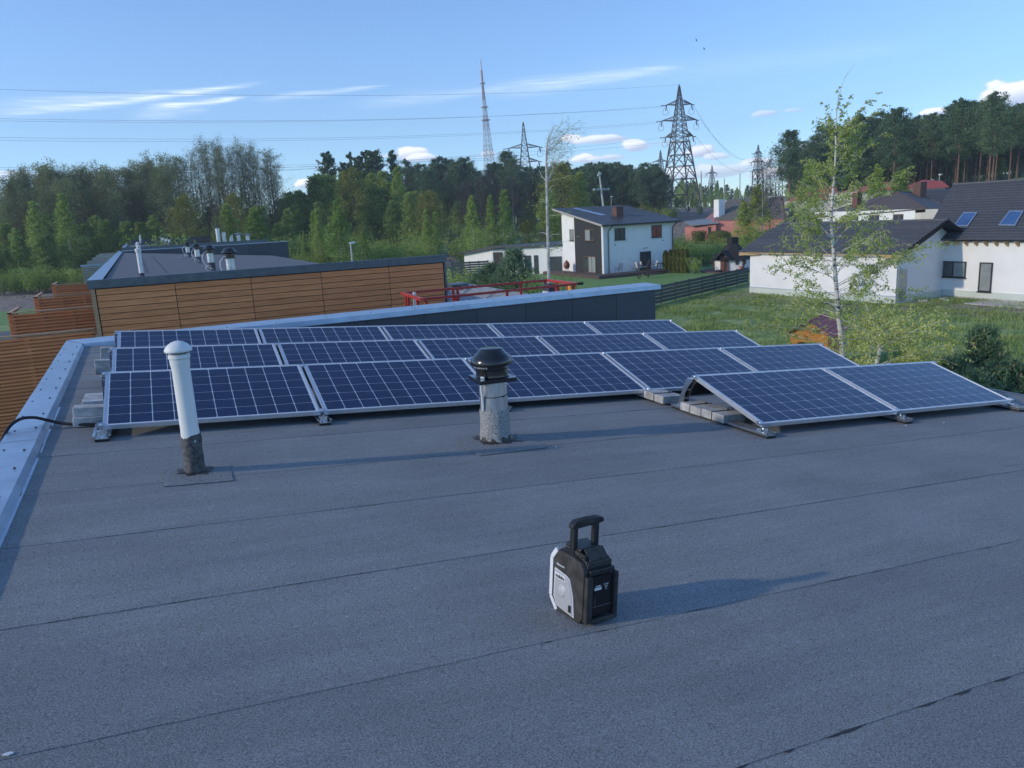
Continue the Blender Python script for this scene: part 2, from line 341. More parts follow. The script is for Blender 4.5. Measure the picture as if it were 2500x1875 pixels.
# dark open laps and the smeared bitumen on them
m = MB()
for (v, a, b, th, sl) in ((-3.29, 1.5, 4.2, .011, 0), (-1.51, 2.4, 6.5, .003, 0), (-2.41, 1.7, 4.6, .0055, 0), (-.58, .1, 2.2, .002, 0), (-1.51, -.1, 1.2, .0025, 0), (.30, 2.9, 5.9, .002, 0)):
    u = a
    while u < b:
        L = random.uniform(.04, .22); t = th * random.uniform(.3, 1.25)
        i = laps.index(v) - 1
        def ww(u): return v + mnoise.noise(Vector((u * 3.1, i * 7.7, 0))) * .006 + mnoise.noise(Vector((u * 11, i * 3.3, 4))) * .0035 + sl * (u - 2.5)
        n = 5; top = [(u + L * k / n, ww(u + L * k / n) + .001) for k in range(n + 1)]
        bot = [(u + L * k / n, ww(u + L * k / n) - t * math.sin(math.pi * (k + .01) / (n + .02)) * random.uniform(.7, 1.2)) for k in range(n + 1)]
        P = [RF(x, y, -.0985) for x, y in top] + [RF(x, y, -.0985) for x, y in bot]
        m.poly(P, [(k, n + 1 + k, n + 2 + k, k + 1) for k in range(n)])
        u += L + random.uniform(.02, .25 if random.random() < .6 else .8)
m.build('bitumen_bleed', bitumen, house, kind='stuff')
# walls under the roof (the roof is the top of a two-storey block)
rend = M('grey_render', (.30, .31, .32), (.38, .39, .40), scale=3, rough=.9)
m = MB(); z0 = -5.42
m.prism([(-.60, -11, z0), (9.34, -11, z0), (9.34, -11, -1.00), (-.60, -11, -.16)], (0, 18.85, 0))
m.build('wall', rend, house)
# left parapet flashing: sheets 2 m long with screws
y = -8.4; k = 0
while y < YF - .02:
    y2 = min(y + 2.0, YF + .0); 
    if YF - y2 < .4: y2 = YF
    m = MB(); z = -.02; e = .0012 * (k % 2)
    def P(x, yy, zz): return (x, yy, zz)
    prof = [(-.655, -.30), (-.655, z - .012), (-.645, z + .004), (-.415, z - .002), (-.385, -.066), (-.368, -.0665)]
    prof = [(x - e, zz + e) for x, zz in prof]
    a = [(x, y, zz) for x, zz in prof]; b = [(x, y2 + .012, zz) for x, zz in prof]
    if y2 == YF: b = [(x, YF + (.005 if x > -.42 else .52 * min(1, (-.40 - x) / .24)), zz) for x, zz in prof]
    n = len(prof); m.poly(a + b, [(i, i + 1, n + i + 1, n + i) for i in range(n - 1)])
    m.build('flashing_sheet', flash, house)
    y = y2; k += 1
m = MB()
for px, py in ((0, 0),):
    pass
yy = -3.6
while yy < 7.2:
    for x in (-.60, -.465):
        m.lathe([(.0085, -.002), (.0085, .003), (.004, .006)], (x + random.uniform(-.01, .01), yy + random.uniform(-.08, .08), -.017), 8)
    yy += .62
m.build('screw_heads', M('dark_screw', (.05, .055, .06), rough=.4, metal=.6), house, kind='stuff')
# far parapet wall: clad in felt sheets, flashing on top
x = -.37
edges = [-.37, .75, 1.72, 2.69, 3.649, 4.611, 5.573, 6.507, 7.46, 8.412, 9.30]
for a, b in zip(edges[:-1], edges[1:]):
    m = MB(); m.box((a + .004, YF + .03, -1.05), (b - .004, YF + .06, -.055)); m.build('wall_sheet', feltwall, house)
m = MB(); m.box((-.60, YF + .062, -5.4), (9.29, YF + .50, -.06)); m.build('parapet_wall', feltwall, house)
x = -.64
cuts = [-.64, 1.4, 3.42, 5.44, 7.46, 9.40]
for k, (a, b) in enumerate(zip(cuts[:-1], cuts[1:])):
    e = .0012 * (k % 2); m = MB()
    prof = [(YF + .022, -.115), (YF - .012, -.105), (YF - .002, -.022), (YF + .52, -.010), (YF + .53, -.12)]
    prof = [(yv, zv + e) for yv, zv in prof]; n = len(prof)
    A = [(a, yv, zv) for yv, zv in prof]; B = [(b + .01, yv, zv) for yv, zv in prof]
    if k == 0: A = [(-.405 if yv < YF + .1 else -.64, yv, zv) for yv, zv in prof]; A[0] = (-.395, prof[0][0], prof[0][1]); A[1] = (-.39, prof[1][0], prof[1][1])
    m.poly(A + B, [(i, n + i, n + i + 1, i + 1) for i in range(n - 1)] + ([tuple(range(n, 2 * n))] if k == len(cuts) - 2 else []))
    m.build('flashing_sheet', flash, house)
m = MB(); xx = .0
while xx < 9.3:
    for q in (.13, .40):
        m.lathe([(.009, -.002), (.009, .003), (.004, .006)], (xx + q * .3 + random.uniform(-.02, .02), YF + q, -.016 + q * .012), 7)
    xx += .74
m.build('screw_heads', MATS['dark_screw'], house, kind='stuff')
# right roof edge trim
m = MB(); m.poly([RF(9.38, -7.5, -.16), RF(9.38, 7.4, -.16), RF(9.38, 7.4, -.094), RF(9.38, -7.5, -.094), RF(9.30, -7.5, -.094), RF(9.30, 7.4, -.094)], [(0, 1, 2, 3), (3, 2, 5, 4)])
m.build('edge_trim', flash_dark, house)
# ------------------------------------------------------------------ solar panels
PL, PW = 1.65, .992
def panel_frame_mesh():
    m = MB(); h = .036; a = .011; c = .020
    m.box((0, 0, -h), (PL, a, 0)); m.box((0, PW - a, -h), (PL, PW, 0))
    m.box((0, a, -h), (c, PW - a, -.0002)); m.box((PL - c, a, -h), (PL, PW - a, -.0002))
    for q in (.006, .013): m.box((q, a, -.0002), (q + .0022, PW - a, .0012)); m.box((PL - q - .0022, a, -.0002), (PL - q, PW - a, .0012))
    return m.mesh('frame', alu_frame)
FRM = panel_frame_mesh()
BSM = MB().box((.0201, .0111, -.010), (PL - .0201, PW - .0111, -.0035)).mesh('glass_sheet', backsheet)
cp = .1583; cs = .1528; ch = .006
q = cs / 2; g = q - ch
oct_ = [(-g, -q), (g, -q), (q, -g), (q, g), (g, q), (-g, q), (-q, g), (-q, -g)]
CELL = MB().prism([(x, y, 0) for x, y in oct_], (0, 0, .0012)).mesh('solar_cell', cellm)
defl = M('wind_deflector_sheet', (.03, .032, .035), (.05, .052, .055), scale=8, rough=.4, metal=.7)
DEF = MB(); DEF.prism([(.01, PW - .002, -.036), (.01, PW + .01, -.036), (.01, PW + .06, -.24), (.01, PW + .048, -.24)], (PL - .02, 0, 0)); DEFM = DEF.mesh('wind_deflector', defl)
PT = Matrix.Rotation(TAU, 4, 'X')
ordn = ['first', 'second', 'third', 'fourth', 'fifth']
rown = {1: 'far row', 2: 'second row from the dark parapet wall', 3: 'long front row behind the vents'}
for row in (1, 2, 3, 4):
    for c in range(5):
        if row == 4 and c < 3: continue
        if row == 4: lab = 'solar panel nearest on the right, %s' % ('left one beside the paver stack' if c == 3 else 'outermost one next to the pine bush')
        elif c == 0: lab = 'blue solar panel at the left end of the %s' % rown[row]
        elif c == 4: lab = 'blue solar panel at the right end of the %s' % rown[row]
        else: lab = '%s blue solar panel from the left in the %s' % (ordn[c], rown[row])
        mt = RM @ Matrix.Translation((c * (PL + GAP), (4 - row) * PV, random.uniform(-.001, .001))) @ PT
        r = thing('solar_panel', lab, 'solar panel', mtx=mt, group='solar panels on the near roof')
        link('frame', FRM, r); link('glass_sheet', BSM, r); link('wind_deflector', DEFM, r)
        for i in range(10):
            for j in range(6):
                link('solar_cell', CELL, r, mtx=Matrix.Translation((PL / 2 + (i - 4.5) * cp, PW / 2 + (j - 2.5) * .1565, -.0042)))
# mounting frames under every joint
def mount_meshes():
    a = MB()   # base rail: channel with two lips
    a.box((-.045, -.11, -.080), (.045, 1.20, -.076))
    for s in (-1, 1):
        a.box((s * .045 - .002, -.11, -.0805), (s * .045 + .002, 1.20, -.058)); a.box((s * .053 - .010, -.11, -.0578), (s * .053 + .010, 1.20, -.055))
        a.box((s * .016 - .002, -.11, -.0758), (s * .016 + .002, 1.20, -.056))
    rail = a.mesh('base_rail', alu)
    b = MB(); b.box((-.046, -.12, -.097), (.046, 1.19, -.0808)); pad = b.mesh('rubber_pad', rubber)
    c = MB()   # front bracket
    c.box((-.030, -.045, -.0755), (.030, .035, -.052)); c.box((-.036, -.03, -.0518), (.036, .02, -.040)); c.box((-.020, -.055, -.0758), (.020, -.045, -.03))
    c.lathe([(.008, 0), (.008, .012), (.004, .014)], (0, -.02, -.040), 8)
    fb = c.mesh('front_bracket', alu)
    d = MB()   # rear support: tapering box of two ribbed plates with a curved cut out
    zt = PW * math.sin(TAU) - .037
    for s in (-1, 1):
        x = s * .030
        outer = [(1.13, -.0758), (1.092, .04), (1.055, .12), (1.005, zt), (.93, zt)]
        inner = []
        for k in range(9):
            t = k / 8; ang = math.pi * t; inner.append((.925 + .055 * math.sin(ang) + .085 * t, zt - .02 - (zt + .045) * t))
        pts = outer + inner + [(1.02, -.0758)]
        n = len(pts); d.prism([(x - .002, y, z) for y, z in pts], (.004, 0, 0))
    for (y, z, y2, z2) in ((1.13, -.06, 1.092, .04), (1.092, .04, 1.055, .12), (1.055, .12, 1.005, zt)):
        d.bar((0, y, z), (0, y2, z2), .056, .004, up=(0, 1, 0))
    for (y, z) in ((1.10, .02), (1.115, -.03), (1.06, .11), (1.02, .19)): d.bar((-.03, y - .03, z), (.03, y - .03, z), .004, .010)
    d.box((-.036, .93, zt), (.036, 1.0, zt + .004))
    rs = d.mesh('rear_support', alu)
    return rail, pad, fb, rs
RAIL, PAD, FBR, RSU = mount_meshes()
cl = MB(); cl.box((-.018, -.026, -.012), (.018, .026, .006)); cl.lathe([(.009, .006), (.009, .014), (.005, .016)], (0, 0, 0), 8); CLAMP = cl.mesh('clamp', alu)
seamn = ['left end', 'first joint', 'second joint', 'third joint', 'fourth joint', 'right end']
rowm = {1: 'far panel row', 2: 'middle panel row', 3: 'long front panel row', 4: 'short two-panel row'}
for row in (1, 2, 3, 4):
    for s in range(6):
        if row == 4 and s < 3: continue
        u = -.006 if s == 0 else (5 * PL + 4 * GAP + .006 if s == 5 else s * (PL + GAP) - GAP / 2)
        if row == 4 and s == 3: u = 3 * (PL + GAP) - .006
        r = thing('mounting_frame', 'aluminium mounting frame on black rubber under the %s of the %s' % ('left end' if (row == 4 and s == 3) else seamn[s], rowm[row]), 'mounting frame',
                  mtx=RM @ Matrix.Translation((u, (4 - row) * PV, 0)), group='mounting frames under the solar panels')
        link('base_rail', RAIL, r); link('rubber_pad', PAD, r); link('front_bracket', FBR, r); link('rear_support', RSU, r)
        dx = -.008 if s == 0 or (row == 4 and s == 3) else (.008 if s == 5 else 0)
        for vv in (.018, .955): link('clamp', CLAMP, r, mtx=Matrix.Translation((dx, vv * math.cos(TAU), vv * math.sin(TAU))) @ PT)
# concrete pavers
def paver(u, v, n, du, dv, h, label, group, rz=0):
    m = MB(); m.box((-du / 2, -dv / 2, 0), (du / 2, dv / 2, h))
    me = m.mesh('paving_block', concrete)
    o = link('paving_block', me, None, mtx=rmt(u, v, n, rz)); bevel(o, .005, 2)
    return tag(o, label, 'paver', group)
pn = ['nearest us', 'second nearest', 'third nearest', 'farthest']
for gi, (uc, v0, v1, gl) in enumerate(((5.065, 1.285, 1.90, 'flat row between the two right panel rows'), (5.065, .385, 1.015, 'flat row under the short right panel row'))):
    st = (v1 - v0) / 4
    for k in range(4):
        paver(uc + random.uniform(-.006, .006), v0 + st * (k + .5), -.078, .255 if gi else .25, st - .004, .075,
              'concrete paver %s in the %s' % (pn[k], gl), 'ballast pavers in the flat rows', random.uniform(-.015, .015))
    for k, kk in enumerate((1.02, 3.0)):
        v = v0 + st * kk; m = MB()
        m.tube([(uc - .131, v, -.075), (uc - .131, v + .002, -.0005), (uc - .03, v + .004, .0008), (uc + .131, v + .006, -.0005), (uc + .131, v + .006, -.075)], .0035, 5)
        m.box((uc + .05, v - .006, -.002), (uc + .065, v + .012, .012))
        o = m.build('cable_tie', rubber, None); o.matrix_basis = RM
        tag(o, 'black cable tie, %s one on the %s' % ('near' if k == 0 else 'far', gl), 'cable tie', 'black cable ties round the pavers')
# stacks at the left ends
for (v, n, du, dv, h, lab, rz) in ((2.14, -.095, .24, .13, .075, 'bottom grey paver of the nearest stack, left of the front solar row', .02),
                               (2.17, -.019, .23, .13, .075, 'top grey paver of the nearest stack, left of the front solar row', -.03),
                               (2.86, -.095, .17, .12, .07, 'nearest of three flat pavers behind the nearest left stack', .02), (3.00, -.095, .17, .12, .07, 'middle one of three flat pavers behind the nearest left stack', -.02),
                               (3.14, -.095, .16, .12, .07, 'farthest of three flat pavers behind the nearest left stack', .03),
                               (4.86, -.095, .17, .13, .075, 'bottom paver of the stack at the left end of the second row', .03), (4.88, -.019, .17, .12, .07, 'top paver of the stack at the left end of the second row', -.02),
                               (5.12, -.095, .15, .13, .075, 'single paver behind the stack of the second row', .02),
                               (5.92, -.095, .16, .13, .075, 'bottom paver of the farthest left stack', 0), (5.93, -.019, .15, .13, .075, 'top paver of the farthest left stack', .03)):
    uu = -.115 if du > .2 else -.13
    paver(uu, v, n, du, dv, h, lab, 'ballast pavers stacked at the left ends of the rows', rz)
# ------------------------------------------------------------------ pipe, fan
def patch(parent, pts, ear=.0):
    m = MB(); P = []
    C = sum((Vector((u, v)) for u, v in pts), Vector((0, 0))) / len(pts)
    out = []
    for i in range(len(pts)):
        a = Vector(pts[i]); b = Vector(pts[(i + 1) % len(pts)])
        for k in range(10):
            p = a.lerp(b, k / 10); p += Vector((random.gauss(0, .0022), random.gauss(0, .0022))); out.append(p)
    n = len(out)
    V = [RF(p.x, p.y, -.097) for p in out] + [RF(p.x, p.y, -.0935) for p in out] + [RF(C.x, C.y, -.0925)]
    m.poly(V, [(i, (i + 1) % n, n + (i + 1) % n, n + i) for i in range(n)] + [(n + i, n + (i + 1) % n, 2 * n) for i in range(n)])
    m.build('felt_patch', patchm, parent, world=True)
def smear(parent, u, v, r0, r1):
    m = MB(); n = 40; V = []; 
    rs = [r1 * (.72 + .5 * abs(mnoise.noise(Vector((math.cos(2 * math.pi * i / n) * 2.3, math.sin(2 * math.pi * i / n) * 2.3, u)))) + random.uniform(-.10, .10)) for i in range(n)]
    for rr, h in ((lambda i: r0, -.075), (lambda i: r0 + (rs[i] - r0) * .35, -.088), (lambda i: rs[i], -.0915)):
        for i in range(n):
            t = 2 * math.pi * i / n; V.append(RF(u + rr(i) * math.cos(t), v + rr(i) * math.sin(t), h))
    m.poly(V, [(k * n + i, k * n + (i + 1) % n, (k + 1) * n + (i + 1) % n, (k + 1) * n + i) for k in (0, 1) for i in range(n)])
    m.build('bitumen_smear', bitumen, parent, world=True, smooth=True)
def rough_lathe(m, prof, amp, n=28, seed=0):
    b = len(m.v); m.lathe(prof, (0, 0, 0), n, cap=False)
    for i in range(b, len(m.v)):
        v = Vector(m.v[i]); r = math.hypot(v.x, v.y)
        d = mnoise.noise(Vector((v.x * 22, v.y * 22, v.z * 18 + seed))) * amp + mnoise.noise(Vector((v.x * 70, v.y * 70, v.z * 60 + seed))) * amp * .5
        m.v[i] = (v.x * (1 + d / r), v.y * (1 + d / r), v.z)
pu, pv = ruv(478, 1152)
pipe = thing('vent_pipe', 'tall pale grey plastic vent pipe with domed cap in front of the solar panels', 'vent pipe', mtx=rmt(pu, pv, upright=True))
m = MB(); rough_lathe(m, [(.074, -.03), (.070, .02), (.064, .05), (.063, .1), (.062, .16), (.062, .22), (.061, .262), (.054, .263)], .007); m.build('bitumen_sleeve', sleeve, pipe, smooth=True)
m = MB(); m.lathe([(.0585, .20), (.0585, .262), (.0565, .30), (.0560, .70), (.0575, .712), (.061, .735), (.062, .765)], (0, 0, 0), 40); m.build('pipe_body', greypvc, pipe, smooth=True)
m = MB(); m.lathe([(.062, .766), (.067, .770), (.067, .792), (.062, .796), (.055, .797)], (0, 0, 0), 40); m.build('collar', greypvc, pipe, smooth=True)
m = MB()
for k in range(26):
    t = 2 * math.pi * k / 26; m.bar((.050 * math.cos(t), .050 * math.sin(t), .795), (.050 * math.cos(t), .050 * math.sin(t), .822), .005, .003, up=(math.cos(t), math.sin(t), 0))
m.lathe([(.044, .795), (.044, .822)], (0, 0, 0), 24); m.build('louvre_ring', M('dark_grey_pvc', (.25, .26, .27), rough=.5), pipe)
m = MB(); m.lathe([(.052, .816), (.082, .812), (.0845, .816), (.084, .826), (.078, .838), (.060, .858), (.038, .872), (.016, .879), (.001, .880)], (0, 0, 0), 44, cap=False); m.build('cap', greypvc, pipe, smooth=True)
patch(pipe, [(.39, .195), (.80, .178), (.81, .55), (.385, .60)]); smear(pipe, pu, pv, .058, .125)
fu, fv = ruv(1211, 1074)
fan = thing('roof_fan', 'black domed roof fan on a round galvanised duct, nearest fan on the near roof', 'roof fan', mtx=rmt(fu, fv, upright=True))
m = MB(); rough_lathe(m, [(.138, -.04), (.130, .02), (.122, .06), (.119, .12), (.118, .18), (.117, .24), (.116, .262), (.106, .263)], .006, 34, 5); m.build('bitumen_sleeve', sleeve_g, fan, smooth=True)
m = MB(); rough_lathe(m, [(.142, -.04), (.134, .012), (.1265, .04), (.121, .052)], .012, 40, 9); m.build('bitumen_collar', bitumen, fan, smooth=True)
m = MB(); m.lathe([(.110, .2), (.110, .263), (.1095, .50)], (0, 0, 0), 48)
for a in (-2.2, -.95): m.bar((.110 * math.cos(a), .110 * math.sin(a), .26), (.110 * math.cos(a), .110 * math.sin(a), .5), .006, .003, up=(math.cos(a), math.sin(a), 0))
m.build('duct', zinc, fan, smooth=True)
m = MB(); m.tube([(.1125 * math.cos(2 * math.pi * k / 30), .1125 * math.sin(2 * math.pi * k / 30), .375 + .004 * math.sin(k / 4)) for k in range(31)], .0032, 5, cap=False); m.bar((.02, -.114, .372), (.045, -.110, .372), .008, .008); m.build('cable_tie', rubber, fan)
m = MB(); m.box((-.150, -.150, .492), (.150, .150, .522)); m.box((-.12, -.12, .4915 - .0005), (.12, .12, .4915)); o = m.build('base_plate', blackgl, fan); o.matrix_basis = Matrix.Rotation(D2R(-6), 4, 'Z'); bevel(o, .003)
m = MB(); m.lathe([(.135, .522), (.137, .528), (.128, .532), (.126, .545), (.126, .583), (.130, .585), (.130, .589), (.126, .591), (.126, .612), (.131, .614), (.131, .618), (.126, .62)], (0, 0, 0), 48); m.build('motor_housing', blackgl, fan, smooth=True)
m = MB(); m.lathe([(.120, .618), (.155, .618), (.163, .626), (.166, .640), (.160, .662), (.146, .684), (.124, .702), (.108, .716), (.098, .732), (.090, .742), (.083, .7455), (.001, .7465)], (0, 0, 0), 56, cap=False); m.build('dome', blackgl, fan, smooth=True)
m = MB(); m.tube([(-.11, -.10, .53), (-.125, -.095, .56), (-.12, -.085, .60), (-.118, -.075, .622)], .006, 6); m.build('cable', rubber, fan, smooth=True)
m = MB(); m.tube([(-.135, -.085, .49), (-.128, -.07, .42), (-.116, -.05, .36), (-.114, -.045, .30), (-.113, -.04, .268)], .011, 8); m.build('conduit', whitepl, fan, smooth=True)
m = MB()
for x, y in ((-.135, -.105), (-.128, -.122), (-.12, -.09)): m.lathe([(.010, 0), (.010, .022), (.006, .03)], (x, y, .522), 8)
for k in range(5): a = 3.5 + k * .13; m.lathe([(.007, 0), (.007, .012)], (.150 * math.cos(a), .150 * math.sin(a), .606), 6)
m.build('cable_gland', alu, fan)
patch(fan, [(2.50, .47), (2.51, .195), (3.10, .235), (3.06, .79), (2.56, .80)]); smear(fan, fu, fv, .112, .215)
# ------------------------------------------------------------------ radio
ru, rv_ = 1.978, -2.235
radio = thing('jobsite_radio', 'black cordless jobsite radio with pale grey speaker grille and raised carrying handle on the roof', 'radio', mtx=rmt(ru, rv_, -.0975, D2R(8)))
hx, hy = .078, .104
blk = M('radio_black_shell', (.011, .012, .014), (.02, .021, .024), scale=40, rough=.45, bump=.0003, bscale=260)
blk2 = M('radio_rubber_bumper', (.020, .020, .021), (.055, .053, .050), scale=22, rough=.7, detail=8)
silver = M('radio_silver_trim', (.74, .76, .79), rough=.4)
def grillx(t, col, tcn, mp):
    n = t.nodes; k = t.links
    v = n.new('ShaderNodeTexVoronoi'); v.inputs['Scale'].default_value = 330; v.inputs['Randomness'].default_value = 0; k.new(tcn.outputs['Object'], v.inputs[0])
    a = n.new('ShaderNodeMapRange'); k.new(v.outputs['Distance'], a.inputs[0]); a.inputs[1].default_value = .30; a.inputs[2].default_value = .42
    x = n.new('ShaderNodeMix'); x.data_type = 'RGBA'; k.new(a.outputs[0], x.inputs[0]); x.inputs[6].default_value = (.22, .23, .25, 1); k.new(col, x.inputs[7]); return x.outputs[2]
grill = M('perforated_metal', (.55, .56, .58), rough=.5, metal=.1, extra=grillx)
def yzprism(m, pts, x0, x1): m.prism([(x0, y, z) for y, z in pts], (x1 - x0, 0, 0)); return m
body = [(-hy, .035), (-hy + .022, .006), (hy - .03, .006), (hy, .045), (hy, .235), (hy - .028, .272), (-.02, .285), (-hy + .015, .268), (-hy, .245)]
o = yzprism(MB(), body, -hx + .012, hx - .018).build('shell', blk, radio); bevel(o, .004, 2)
# silver rim and front bezel on the grille side (-x)
rim_o = [(-hy - .002, .03), (-hy + .02, .001), (hy - .035, .001), (hy + .006, .05), (hy + .006, .225), (hy - .028, .268), (-.03, .272), (-hy + .02, .262), (-hy - .002, .232)]
o = yzprism(MB(), rim_o, -hx - .010, -hx + .0115).build('front_bezel', blk2, radio); bevel(o, .004, 2)
m = MB()
for a, b in zip(((hy - .035, .001), (hy + .008, .05), (hy + .008, .225)), ((hy + .008, .05), (hy + .008, .225), (hy - .026, .270))): m.bar((-hx - .006, *a), (-hx - .006, *b), .020, .012, up=(1, 0, 0))
m.build('silver_rim', silver, radio)
gp = [(hy - .012, .060), (hy - .030, .020), (-hy + .078, .012), (-hy + .074, .10), (-hy + .105, .176), (hy - .020, .190)]
gp = [(.086, .058), (.066, .022), (-.052, .014), (-.042, .10), (-.018, .168), (.006, .178), (.084, .186)]
gx = -hx - .0155
yzprism(MB(), [(y * 1.04, z * 1.0) for y, z in gp], -hx - .0125, -hx - .0100).build('grille_surround', silver, radio)
yzprism(MB(), [((y - .02) * .93 + .02, (z - .1) * .95 + .1) for y, z in gp], gx, -hx - .0124).build('speaker_grille', grill, radio)
m = MB(); m.v = []; m.lathe([(.030, 0), (.024, .004), (.012, .0065), (.001, .007)], (0, 0, 0), 20, cap=False)
m.v = [(gx + .001 - z, y + .03, x + .10) for x, y, z in m.v]; m.f = [f[::-1] for f in m.f]; m.build('speaker_dome', grill, radio, smooth=True)
m = MB(); m.box((gx - .002, .006, .148), (gx - .0004, .078, .172)); m.build('badge', silver, radio)
m = MB(); m.box((gx - .003, -.038, .030), (gx - .0004, -.022, .060)); m.build('grille_latch', blk, radio)
RT = Matrix(((0, 0, -1), (-1, 0, 0), (0, 1, 0))).to_4x4()      # text plane facing -x
def word(body, size, mat, loc, parent, name, rot=RT):
    me = textmesh(body, size, mat); mt = rot.copy(); mt.translation = Vector(loc); return link(name, me, parent, mtx=mt)
ink = M('dark_lettering', (.03, .035, .045), rough=.5); inkw = M('white_lettering', (.75, .76, .78), rough=.5)
word('makita', .0235, ink, (gx - .0028, .042, .160), radio, 'lettering')
word('\u2022Bluetooth', .0125, inkw, (-hx - .0108, .050, .207), radio, 'lettering')
# handle
for x in (-.060, .052):
    o = MB().box((x - .011, -.012, .225), (x + .010, .018, .385)).build('handle_post', blk, radio); bevel(o, .003)
m = MB(); m.prism([(-.078, -.012, .382), (-.078, -.012, .396), (-.060, -.012, .414), (-.030, -.012, .417), (.060, -.012, .417), (.083, -.012, .410), (.090, -.012, .392), (.060, -.012, .386), (-.042, -.012, .382)], (0, .034, 0))
o = m.build('handle_ends', blk, radio); bevel(o, .004)
m = MB(); m.v = []; m.tube([(-.040, .005, .402), (.0, .005, .404), (.048, .005, .402)], [.0175, .0185, .0175], 14); m.build('handle_grip', blk2, radio, smooth=True)
# top deck: lid, vents, rim
o = MB().box((-.058, -.040, .270), (.050, .062, .302)).build('battery_lid', blk, radio); bevel(o, .006)
o = MB().prism([(-.045, -.088, .262), (.052, -.088, .262), (.052, -.045, .300), (-.045, -.045, .300)], (0, -.004, .006)).build('top_cover', blk2, radio); bevel(o, .003)
m = MB()
for k in range(6): y = .020 - k * .019; m.box((-.066, y - .003, .258), (-.054, y + .003, .290))
m.bar((-.060, .05, .292), (-.060, -.075, .284), .010, .008); m.build('vent_ribs', blk2, radio)
# right side (-y): recessed panel between bumper posts
yb = -hy
o = MB().box((-.050, yb - .008, .028), (.062, yb + .002, .205)).build('side_panel', M('radio_side_panel', (.006, .007, .010), rough=.3), radio)
for x0, x1 in ((-.082, -.052), (.064, .084)):
    o = MB().prism([(x0, yb - .022, .012), (x1, yb - .022, .012), (x1, yb - .022, .212), (x0, yb - .022, .212)], (0, .030, 0)).build('bumper_post', blk2, radio); bevel(o, .005)
o = MB().box((-.060, yb - .024, .008), (.080, yb - .004, .026)).build('bottom_bumper', blk2, radio); bevel(o, .004)
o = MB().box((-.062, yb - .014, .214), (.066, yb + .010, .236)).build('upper_ledge', blk, radio); bevel(o, .004)
o = MB().box((-.060, yb + .002, .240), (.062, yb + .020, .262)).build('upper_ledge', blk2, radio); bevel(o, .004)
m = MB(); m.box((-.048, yb - .0095, .072), (.060, yb - .0078, .0745)); m.box((-.030, yb - .0095, .078), (-.028, yb - .0078, .115)); m.build('panel_line', M('radio_scuff', (.12, .13, .14), rough=.6), radio)
m = MB(); m.box((-.034, yb - .0100, .145), (.002, yb - .0081, .156)); m.build('label_sticker', inkw, radio)
RT2 = Matrix(((1, 0, 0), (0, 0, -1), (0, 1, 0))).to_4x4()
word('makita', .0105, inkw, (-.016, yb - .0098, .163), radio, 'lettering', RT2)
for k, s in enumerate(('DC 18V', '14.4V', 'CE')): word(s, .0075, inkw, (.026, yb - .0098, .164 - k * .010), radio, 'lettering', RT2)
# ------------------------------------------------------------------ conduit over the parapet
P = [Vector((-.70, 1.55, -.75)), Vector((-.685, 1.62, -.35)), Vector((-.68, 1.78, -.10)), Vector((-.64, 1.98, .005)), Vector((-.57, 2.10, .045)), Vector((-.48, 2.15, .035)), Vector((-.40, 2.16, .000)), Vector((-.32, 2.14, -.03)), Vector((-.22, 2.10, -.052)), Vector((-.05, 2.06, -.07)), Vector((.1, 2.06, -.08))]
def smoothpts(P, k=6):
    out = []
    for i in range(len(P) - 1):
        p0 = P[max(i - 1, 0)]; p1 = P[i]; p2 = P[i + 1]; p3 = P[min(i + 2, len(P) - 1)]
        for j in range(k):
            t = j / k; out.append(.5 * ((2 * p1) + (p2 - p0) * t + (2 * p0 - 5 * p1 + 4 * p2 - p3) * t * t + (3 * p1 - p0 - 3 * p2 + p3) * t ** 3))
    return out + [P[-1]]
tag(MB().tube(smoothpts(P), .0125, 10).build('cable_conduit', rubber, None, smooth=True), 'black cable conduit looping over the left parapet to the paver stack', 'cable')
# crumbs on the felt
for (px, py, L, lab) in ((2304, 1033, .03, 'white scrap near the right solar row, farther of two'), (2211, 1040, .022, 'white scrap near the right solar row, nearer of two'), (1357, 1092, .012, 'tiny white crumb right of the black roof fan'),
                    (190, 1000, .06, 'pale sliver of plastic between the left parapet and the paver stack'), (20, 1845, .03, 'pale twig scrap at the lower left of the roof')):
    u, v = ruv(px, py); m = MB(); a = random.uniform(-.3, .3)
    m.prism([(-L / 2, -.003, 0), (L * .1, -.008, 0), (L / 2, -.001, 0), (L * .2, .006, 0), (-L * .35, .004, 0)], (0, 0, .004))
    o = m.build('litter_scrap', whitepl, None); o.matrix_basis = rmt(u, v, -.0955, a); tag(o, lab, 'litter', 'white scraps on the roof felt')
# ------------------------------------------------------------------ terrain
TD = [0, 60, 95, 130, 170, 240, 300, 500, 900, 4000]
TA = {-180: [-5.4] * 10, -30: [-5.4] * 10, 12: [-5.4] * 10, 18: [-5.4, -5.4, -5.4, -5.4, -5.3, -4.6, -4, -3, -2, 0],
      27: [-5.4, -5.4, -5.4, -5.4, -4.9, -.4, 1.5, 3, 3, 1], 34: [-5.4, -5.4, -5.4, -5.4, -4.9, -.1, 2.0, 3, 3, 1], 40: [-5.4, -5.4, -5.4, -5.2, -4.6, -.1, 1, 1.4, 1.4, 1],
      47: [-5.4, -5.4, -5.2, -4.7, -3.4, 2.5, 5, 6, 6, 2], 58: [-5.4, -5.4, -4.6, -1, 3.0, 5.5, 7, 8, 8, 3], 75: [-5.4, -5.4, -4.6, -1, 3.0, 5.5, 7, 8, 8, 3], 120: [-5.4] * 10, 180: [-5.4] * 10}
AK = sorted(TA)
